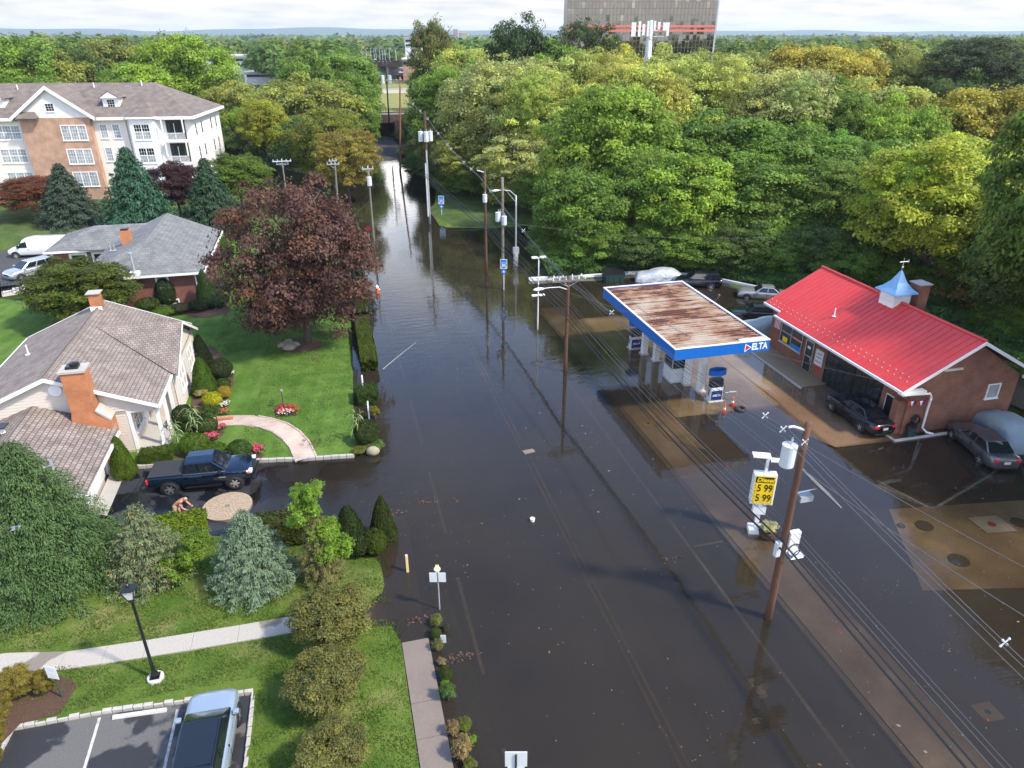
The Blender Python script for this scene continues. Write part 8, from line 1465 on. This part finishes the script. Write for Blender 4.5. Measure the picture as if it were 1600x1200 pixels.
SH = [  # (u, foot v, width px, top v, mesh, colour, label, z)
 (196, 742, 42, 680, CONE[0], (.085, .145, .012), 'rounded golden green arborvitae at the garage corner', .35), (600, 842, 48, 775, CONE[1], (.045, .070, .014), 'tall pointed yew at the flooded driveway mouth', 0), (548, 850, 62, 788, CONE[0], (.035, .060, .014), 'dark pointed yew left of the tall one at the driveway mouth', .1), (587, 863, 36, 828, BALL[0], (.065, .105, .014), 'clipped ball yew before the pointed yews', .1), (560, 862, 46, 832, BALL[1], (.035, .060, .014), 'low dark yew lump between vine tree and ball yew', .15),
 (321, 612, 42, 556, CONE[0], (.065, .135, .014), 'tall bright cone shrub by the house windows', .5), (318, 572, 36, 522, CONE[1], (.020, .032, .012), 'dark cone shrub behind the bright cone at the house', .5), (345, 590, 40, 562, BALL[0], (.030, .050, .014), 'low dark spreading shrub beside the dark cone', .5), (350, 606, 24, 592, BALL[1], (.05, .09, .02), 'small green mound among orange flowers', .5), (352, 603, 20, 596, BALL[0], (.34, .27, .03), 'small golden mound left of the second golden mound', .5), (352, 620, 22, 604, BALL[1], (.34, .27, .03), 'golden mound nearest the lawn edge', .5), (316, 618, 26, 605, LOOSE, (.30, .28, .10), 'pale cream leaved shrub by the porch wall', .5), (333, 634, 30, 614, BALL[0], (.36, .38, .012), 'vivid chartreuse mound by the porch', .5), (330, 652, 34, 634, LOOSE, (.06, .10, .02), 'dark leafy clump under the chartreuse mound', .5),
 (290, 664, 36, 634, BALL[1], (.030, .060, .014), 'dark round boxwood beside the porch posts', .5), (325, 676, 34, 654, BALL[0], (.045, .085, .014), 'round boxwood at the end of the paver walk', .5), (300, 668, 30, 655, BALL[1], (.06, .12, .02), 'low green filler shrub between two boxwoods', .5), (306, 706, 46, 680, BALL[0], (.085, .155, .012), 'big bright green mound behind the pickup', .4), (334, 708, 40, 696, BALL[1], (.08, .15, .012), 'low bright mound right of the big one behind the pickup', .4), (376, 714, 46, 690, BELL, (.05, .105, .014), 'round green boxwood in front of the pickup bonnet', .35),
 (263, 475, 34, 434, BELL, (.028, .062, .016), 'dark clipped standard shrub under the ranch window', .5), (325, 478, 34, 420, CONE[1], (.038, .085, .018), 'slim cone shrub at the ranch house corner', .5), (346, 395, 36, 366, CONE[0], (.075, .16, .014), 'bright green rounded shrub beyond the ranch roof edge', .5), (208, 475, 30, 446, LOOSE, (.45, .34, .02), 'bright yellow leaved shrub against the red brick', .5), (258, 492, 36, 480, BALL[0], (.09, .17, .014), 'bright green low mound in the ranch bed', .5), (283, 488, 30, 474, BALL[1], (.05, .055, .03), 'brownish low mound in the ranch bed', .5), (340, 478, 38, 462, BALL[0], (.022, .045, .016), 'dark low spreading shrub at the ranch corner', .5), (312, 484, 32, 468, BALL[1], (.026, .042, .018), 'small dark low shrub beside the cone', .5), (232, 484, 36, 466, BALL[0], (.05, .085, .02), 'green low shrub beside the yellow one', .5), (344, 465, 40, 436, LOOSE, (.045, .075, .03), 'loose shrub with bare twigs beside purple maple', .5), (190, 470, 30, 458, BALL[1], (.03, .05, .02), 'dark low shrub left of the yellow one', .5),
 (575, 694, 40, 658, BALL[1], (.042, .072, .014), 'round dark yew at the flooded lawn corner', 0), (130, 838, 44, 795, BELL, (.028, .048, .014), 'dark bell shrub at the garage corner', .4), (587, 655, 14, 632, LOOSE, (.20, .20, .02), 'small yellow green tuft between the white pickets', 0), (585, 702, 30, 690, LOOSE, (.10, .17, .04), 'low leafy plants around the pale boulder', 0), (562, 706, 26, 698, LOOSE, (.14, .15, .03), 'creeping yellowish plants left of the boulder', .05),
 (33, 1088, 52, 1042, CRAB[0], (.20, .175, .035), 'large golden brown bush beside the notice', .3), (75, 1080, 36, 1046, CRAB[1], (.18, .16, .03), 'smaller golden brown bush under the notice', .3), (5, 1122, 38, 1090, CRAB[0], (.18, .16, .03), 'golden bush at left edge above the parking', .3), (0, 1160, 34, 1120, CRAB[1], (.18, .16, .03), 'golden bush cut by the left edge of the photo', .3), (-4, 1196, 30, 1160, CRAB[0], (.14, .125, .02), 'greenish bush at the bottom left corner', .3),
 (681, 978, 20, 961, LOOSE, (.16, .19, .04), 'yellow green tuft, farthest in the planting strip', -.05), (681, 996, 18, 982, BALL[0], (.07, .11, .03), 'green ball second in the planting strip', -.05), (684, 1017, 18, 1000, LOOSE, (.15, .16, .06), 'pale tuft beside the small grey plate', -.05), (696, 986, 12, 975, LOOSE, (.06, .06, .03), 'thin dark twiggy tuft beside the farthest tuft', -.05), (691, 1040, 15, 1028, LOOSE, (.24, .20, .11), 'straw coloured tuft midway along the planting strip', -.05), (697, 1062, 20, 1042, BALL[1], (.07, .115, .025), 'green ball before the bright sprout in the strip', -.05), (701, 1094, 26, 1066, LOOSE, (.08, .155, .03), 'green bush with bright sprout in the strip', -.05), (697, 1072, 14, 1063, LOOSE, (.14, .30, .02), 'bright lime sprout in the planting strip', -.05), (707, 1150, 22, 1128, LOOSE, (.24, .19, .10), 'dry tan tuft behind the large dry bush', -.05), (725, 1142, 24, 1125, LOOSE, (.12, .16, .03), 'green tuft right of the tan tuft', -.05), (720, 1185, 34, 1150, LOOSE, (.27, .21, .10), 'large dry straw bush, nearest in the planting strip', -.05), (738, 1160, 14, 1150, LOOSE, (.14, .30, .02), 'lime sprout on the large dry bush', -.05), (736, 1202, 24, 1188, LOOSE, (.13, .15, .03), 'green tuft at the bottom of the planting strip', -.05)]
for s in SH: shrub(s[0], s[1], s[2], s[3], s[4], s[5], s[6], s[7])
# hedges: boxes along the road and the driveway
for i, (x0, x1, y0, y1, h_, c_, lab) in enumerate(((1.0, 2.1, 66.4, 71.5, .95, (.05, .085, .016), 'far box of the roadside hedge under the maple'), (1.0, 2.2, 58.3, 66.2, 1.0, (.055, .095, .016), 'long clipped middle box of the roadside hedge'), (1.0, 2.15, 56.6, 58.2, .7, (.10, .085, .06), 'sparse brown gap piece in the roadside hedge'), (.85, 2.1, 47.9, 56.4, 1.0, (.085, .120, .014), 'long yellow green near box of the roadside hedge'), (.3, 1.7, 42.6, 44.3, .9, (.045, .085, .014), 'short isolated hedge block between white pickets'), (-5.6, -2.6, 28.6, 29.9, 1.1, (.055, .072, .012), 'low hedge along the near side of the driveway'), (-9.8, -7.5, 29.5, 31.2, .95, (.13, .20, .008), 'bright yellow green clipped hedge in front of the bending person'), (-11.9, -10.2, 37.7, 38.5, .7, (.07, .115, .012), 'low hedge between arborvitae and porch stone'))):
    t = thing('hedge', lab, 'hedge', ((x0 + x1) / 2, (y0 + y1) / 2, -.25 if x0 > 0 else .2)); foliage('foliage', BOX, c_, t, (0, 0, 0), ((x1 - x0) / 2, (y1 - y0) / 2, h_ + .2)); 
    if y1 - y0 > 3: foliage('foliage', BOX, tuple(q * .95 for q in c_), t, (0, 0, .01), ((x1 - x0) / 2 * .97, (y1 - y0) / 2 * .98, h_ + .19), math.pi)
    if y1 - y0 > 6: foliage('foliage', BOX, c_, t, (0, -(y1 - y0) / 4, .015), ((x1 - x0) / 2 * .98, (y1 - y0) / 4, h_ + .185)); foliage('foliage', BOX, c_, t, (0, (y1 - y0) / 4, .015), ((x1 - x0) / 2 * .98, (y1 - y0) / 4, h_ + .185))
    b = MB(); [b.tube([(0, (y1 - y0) * (k / 4 - .5) * .8, -.2), (0, (y1 - y0) * (k / 4 - .5) * .8, h_ * .8)], .05, 5) for k in range(5)]; b.build('stem', 'bark', t)
for u, v, vt, lab in ((568, 612, 574, 'far white plank picket by the flooded hedge'), (577, 654, 628, 'near white plank picket beside the corn plant')):
    p = at(u, v, 0); t = thing('picket', lab, 'post', (p.x, p.y, -.3)); MB().box(-.05, .05, -.05, .05, 0, 1.5).build('shaft', 'trim', t); MB().add([(-.05, -.05, 1.501), (.05, -.05, 1.501), (.05, .05, 1.501), (-.05, .05, 1.501), (0, 0, 1.6)], [(0, 1, 4), (1, 2, 4), (2, 3, 4), (3, 0, 4), (3, 2, 1, 0)]).build('point', 'trim', t)
# corn stalks, flowers, boulders
def corn(u, v, vt, label, s=1.):
    p = at(u, v, .3); h_ = max(.9, deep(u, vt, FD(p)).z - .3); t = thing('corn_plant', label, 'plant', (p.x, p.y, max(gz(p.x, p.y), -.1)))
    st_ = MB(); b = []
    for k in range(4):
        a = k * 1.7; bx_, by = math.cos(a) * .18 * s, math.sin(a) * .18 * s; st_.tube([(bx_, by, 0), (bx_ * 1.3, by * 1.3, h_ * rnd.uniform(.85, 1.05))], .018, 5)
        for j in range(9):
            q = a + j * 2.4; z = h_ * (.2 + .085 * j); L = rnd.uniform(.4, .62) * s; ca, sa = math.cos(q), math.sin(q); m_ = MB(); pts = [(bx_ + ca * L * f_, by + sa * L * f_, z + L * (.75 * f_ - 1.25 * f_ * f_)) for f_ in (0, .3, .6, .85, 1)]
            for i_, (pt, w_) in enumerate(zip(pts, (.02, .035, .032, .02, .003))): m_.v += [(pt[0] - sa * w_, pt[1] + ca * w_, pt[2]), (pt[0] + sa * w_, pt[1] - ca * w_, pt[2])]
            m_.f = [(2 * i_, 2 * i_ + 1, 2 * i_ + 3, 2 * i_ + 2) for i_ in range(4)]; b.append(m_)
    st_.build('stalk', CORN, t)
    for m_ in b: m_.build('leaf', CORN, t)
CORN = mat('corn_green', (.15, .22, .075), .6, noise=(4, .5, (.26, .25, .10)))
corn(308, 684, 636, 'corn plant beside the round boxwoods and porch'); corn(278, 700, 662, 'corn plant at the stone porch corner', .9); corn(560, 685, 632, 'tall corn plant at the flooded lawn edge', 1.1)
def flowers(pts, col, label, n, r_, spread, name='flower_patch', zz=.12):
    p0 = at(*pts[0], .45); t = thing(name, label, 'flowers', (p0.x, p0.y, max(.1, gz(p0.x, p0.y)))); g = np.random.default_rng(len(label)); P_ = []
    for k in range(n): a = pts[k % len(pts)]; q = at(a[0], a[1], .45); P_.append((q.x - p0.x + g.normal() * spread, q.y - p0.y + g.normal() * spread, zz + g.random() * .2))
    P_ = np.array(P_); foliage_ = lambda nm, m_, c_, off, sz: foliage(nm, m_, c_, t, (0, 0, off), (1, 1, 1))
    me = leaf_mesh('flower_leaves', P_ * np.array([1, 1, .6]), g.normal(size=(n, 3)) + np.array([0, 0, 1.]), np.full(n, r_ * 1.2), .6, g.uniform(.7, 1.3, n), 'leaf', g=g); foliage('leaves', me, (.05, .10, .02), t, (0, 0, 0), (1, 1, 1))['kind'] = 'stuff'
    me = leaf_mesh('petals', P_ + np.array([0, 0, .06]), g.normal(size=(n, 3)) * .6 + np.array([0, 0, 1.]), np.full(n, r_), .8, g.uniform(.75, 1.25, n), 'petals', g=g); foliage('petals', me, col, t, (0, 0, 0), (1, 1, 1))['kind'] = 'stuff'
flowers([(318, 690), (325, 686), (332, 681), (340, 676), (348, 671), (322, 694), (336, 688)], (.62, .10, .16), 'pink begonia band curving along the small lawn', 420, .055, .13); flowers([(401, 704), (403, 708)], (.65, .08, .16), 'round pink flower clump beside the pickup bonnet', 160, .055, .17); flowers([(440, 645), (452, 642), (446, 648), (458, 646)], (.62, .045, .03), 'red flower island on the lawn around a bird post', 240, .055, .2); flowers([(455, 648), (440, 650)], (.75, .70, .62), 'white flowers in the red lawn island', 90, .055, .14)
flowers([(352, 637)], (.78, .76, .72), 'white flower clump under the chartreuse mound', 70, .05, .16); flowers([(362, 588)], (.78, .76, .72), 'small white flower clump by the lawn edge bed', 50, .05, .14); flowers([(337, 577), (342, 583)], (.66, .26, .02), 'orange flowers behind the bright cone shrub', 90, .05, .2); flowers([(352, 648)], (.6, .16, .08), 'orange and white flowers beside the walk end', 60, .05, .14)
p = at(444, 640, .45); t = thing('bird_post', 'slim dark post with round top in the flower island', 'post', (p.x, p.y, .35)); MB().tube([(0, 0, 0), (0, 0, 1.35)], .035, 8).build('shaft', 'pole', t); MB().lathe([(.01, 1.351), (.12, 1.4), (.13, 1.48), (.06, 1.56), (.01, 1.57)], 14).build('bowl', 'polegrey', t)
p = at(342, 672, .45); t = thing('walk_post', 'thin rusty post at the end of the paver walk', 'post', (p.x, p.y, .4)); MB().box(-.03, .03, -.03, .03, 0, 1.0).build('shaft', 'pole', t); MB().box(-.05, .05, -.05, .05, 1.001, 1.05).build('cap', 'pole', t)
MB_ = None
bw = at(350, 655, .5); t = thing('brick_edging', 'low orange brick step beside the walk end', 'edging', (bw.x, bw.y, .4)); [MB().box(-.5 + i * .21, -.31 + i * .21, -.1, .1, 0, .2).build('brick', 'brickchim', t, bevel=.008) for i in range(5)]
def boulder(u, v, s, label, z=.1, m='boulder'):
    p = at(u, v, z); g = random.Random(int(u)); b = MB(); n, k = 12, 8
    b.v = [(math.cos(2 * math.pi * j / n) * math.sin(math.pi * i / k) * s * g.uniform(.82, 1.12), math.sin(2 * math.pi * j / n) * math.sin(math.pi * i / k) * s * .8 * g.uniform(.82, 1.12), math.cos(math.pi * i / k) * s * .7) for i in range(k + 1) for j in range(n)]
    b.f = [(i * n + j, i * n + (j + 1) % n, (i + 1) * n + (j + 1) % n, (i + 1) * n + j) for i in range(k) for j in range(n)]; o = b.build('boulder', m, smooth=True, loc=(p.x, p.y, z + s * .25)); tag(o, label, 'boulder')
boulder(583, 707, .42, 'pale boulder at the flooded lawn corner'); boulder(443, 542, .42, 'left mossy boulder at the foot of the purple maple', .45); boulder(453, 546, .5, 'large front mossy boulder at the foot of the purple maple', .45); boulder(461, 541, .4, 'right mossy boulder at the foot of the purple maple', .45); boulder(451, 537, .4, 'rear mossy boulder at the foot of the purple maple', .45); boulder(5, 1080, .45, 'brown boulder at the left edge by the golden bushes', .3, 'brickchim')
for u, v, lab in ((700, 1006, 'small grey plate standing among the strip tufts'), (682, 1112, 'small white scrap on the verge by the ball yew')):
    if u == 700: p = at(693, 1004, 0); t = thing('marker_plate', lab, 'plate', (p.x, p.y, -.1), -YAW); MB().box(-.11, .11, -.01, .01, .05, .5).build('plate', 'lightgrey', t); MB().tube([(0, .02, -.1), (0, .02, .4)], .015, 6).build('post', 'galv', t)
# white floating plank, debris on the water
a, c = at(598, 577, .0), at(650, 535, -.015); o = MB().tube([(0, 0, 0), tuple((c - a) * .5 + Vector((.1, .2, -.0))), tuple(c - a)], .022, 6).build('floating_pipe', 'conc', loc=a); tag(o, 'long pale pipe floating diagonally across the road', 'pipe')
p = at(826, 706, .0); o = MB().box(-.35, .35, -.18, .18, -.03, .05).build('floating_board', 'wetconc', loc=p); o.rotation_euler = (0, .05, .2); tag(o, 'small dark board floating mid road', 'board')
g = np.random.default_rng(11); n = 3000; xs = g.uniform(-3, 40, n); ys = 12 + 62 * g.random(n) ** 1.3; keep = (np.sin(xs * .5 + ys * .21) + np.sin(ys * .33 - xs * .17) + g.normal(size=n) * .8 > .2) & (xs > np.where(ys < 28, 2.2, np.where(ys > 37, 2.2, -4))) & ((xs < 31) | (ys < 30)); xs, ys = xs[keep], ys[keep]; n = len(xs)
pal = np.array([(.62, .52, .40), (.42, .10, .06), (.75, .72, .66), (.40, .24, .10), (.65, .60, .50)]); me = leaf_mesh('floating_leaves', np.stack([xs, ys, np.full(n, .012)], 1), g.normal(size=(n, 3)) * .12 + np.array([0, 0, 1.]), np.where(g.random(n) < .06, .07, .028) * g.uniform(.6, 1.3, n), .6, pal[g.integers(0, 5, n)], 'petals', g=g); o = bpy.data.objects.new('floating_leaves', me); C.objects.link(o); o['kind'] = 'stuff'; o.color = (.55, .52, .48, 1)
P_ = []
for u, v, k in ((452, 500, 60), (490, 558, 50), (1068 / 4 + 400, 783, 26), (712, 781, 14), (648, 971, 26), (717, 1027, 40), (617, 801, 24), (1049, 873, 12), (500, 628, 25), (494, 688, 40), (510, 480, 70), (517, 450, 60), (500, 520, 45)):
    q = at(u, v, .42 if u < 520 else .02)
    for i in range(k): P_.append((q.x + g.normal() * (.3 if u > 520 else .45), q.y + g.normal() * (.12 if u > 520 else .5), (max(gz(q.x, q.y), 0) + .05) if u < 520 else .015))
P_ = np.array(P_); me = leaf_mesh('fallen_leaves', P_, g.normal(size=(len(P_), 3)) * .3 + np.array([0, 0, 1.]), np.full(len(P_), .07), .6, g.uniform(.7, 1.3, len(P_)), 'petals', g=g); o = bpy.data.objects.new('fallen_leaves', me); C.objects.link(o); o['kind'] = 'stuff'; o.color = (.15, .08, .055, 1)
# ivy and undergrowth along the wood's edge: one unbroken mass
def undergrowth():
    g = np.random.default_rng(3); line = [(at(u, v, .3).x, at(u, v, .3).y) for u, v in ((848, 405), (858, 434), (920, 429), (1015, 421), (1100, 429), (1196, 449), (1300, 480), (1420, 530), (1620, 610))]; P_, N_, T_ = [], [], []
    for (xa, ya), (xb, yb) in zip(line[:-1], line[1:]):
        L = math.hypot(xb - xa, yb - ya); k = int(L * 800); t = g.random(k); off = g.random(k) * 4.5; nx, ny = -(yb - ya) / L, (xb - xa) / L
        bump = .5 + .5 * np.sin(t * L * 1.3 + xa) * np.sin(off * 1.9 + ya); z = .2 + (1.4 * np.sqrt(off / 4.5) + .5 * bump) * g.uniform(.75, 1.05, k); P_.append(np.stack([xa + (xb - xa) * t + nx * off, ya + (yb - ya) * t + ny * off, z], 1)); N_.append(np.stack([-nx * .5 + g.normal(size=k) * .45, -ny * .5 + g.normal(size=k) * .45, np.full(k, .8)], 1)); T_.append(g.uniform(.55, 1.3, k) * (.7 + .5 * bump))
    me = leaf_mesh('undergrowth', np.concatenate(P_), np.concatenate(N_), np.full(sum(map(len, P_)), .12), .7, np.concatenate(T_), 'leaf', g=g); o = bpy.data.objects.new('undergrowth', me); C.objects.link(o); o['kind'] = 'stuff'; o.color = (.07, .15, .022, 1)
undergrowth()
def blades(name, n, xr, yr, ok, size, col):
    g = np.random.default_rng(n); x, y = g.uniform(*xr, n), g.uniform(*yr, n); k = np.array([ok(a, b) for a, b in zip(x, y)]); x, y = x[k], y[k]; z = np.array([LZ(a, b) if b > 34 else GV(a, b) for a, b in zip(x, y)])
    cl_ = .5 + .5 * np.sin(x * 2.3 + 1.7 * np.sin(y * 1.9)) * np.sin(y * 2.7 + x * .6); s_ = size * (.5 + .8 * cl_) * g.uniform(.6, 1.3, len(x)); dry = (g.random(len(x)) < .10 + .12 * (cl_ < .25)).astype(float); t = g.uniform(.65, 1.3, len(x)) * (.8 + .35 * cl_)
    me = leaf_mesh(name, np.stack([x, y, z + s_ * .5 + .01], 1), np.stack([g.normal(size=len(x)), g.normal(size=len(x)), np.full(len(x), .5)], 1), s_, .28, np.stack([t * (1 + 1.1 * dry), t * (1 + .25 * dry), t * (1 + .8 * dry)], 1), 'leaf', np.stack([g.normal(size=len(x)) * .5, g.normal(size=len(x)) * .5, np.ones(len(x))], 1), g)
    o = bpy.data.objects.new(name, me); C.objects.link(o); o['kind'] = 'stuff'; o.color = (*col, 1)
blades('grass', 128000, (-16, .84), (12, 31), lambda x, y: gz(x, y) > .0 and not (x < -4.6 and y < 21) and not (abs(y - (23.4 + max(0, (-9 - x)) * .13)) < .5) and not (y > 29.2 + max(0, (-3.5 - x)) * .32), .05, (.10, .16, .028))
blades('lawn_grass', 75000, (-10, .9), (37, 72), lambda x, y: gz(x, y) > .0 and (x > -6.6 or y > 53) and abs(math.hypot(x + 9.7, y - 36) - 6.5) > .7 and y > 37.5, .045, (.10, .175, .032))
# ------------------------------------------------------------------ air
def haze():
    b = MB().box(-7600, 7600, -3000, 7400, -4, 90); m = bpy.data.materials.new('air'); m.use_nodes = True; n, l = m.node_tree.nodes, m.node_tree.links; n.remove(n['Principled BSDF']); v = n.new('ShaderNodeVolumePrincipled'); v.inputs['Color'].default_value = (.72, .86, 1, 1); v.inputs['Density'].default_value = .00011; v.inputs['Anisotropy'].default_value = .2; l.new(v.outputs[0], n['Material Output'].inputs['Volume'])
    o = b.build('haze', m); o['kind'] = 'stuff'
haze()
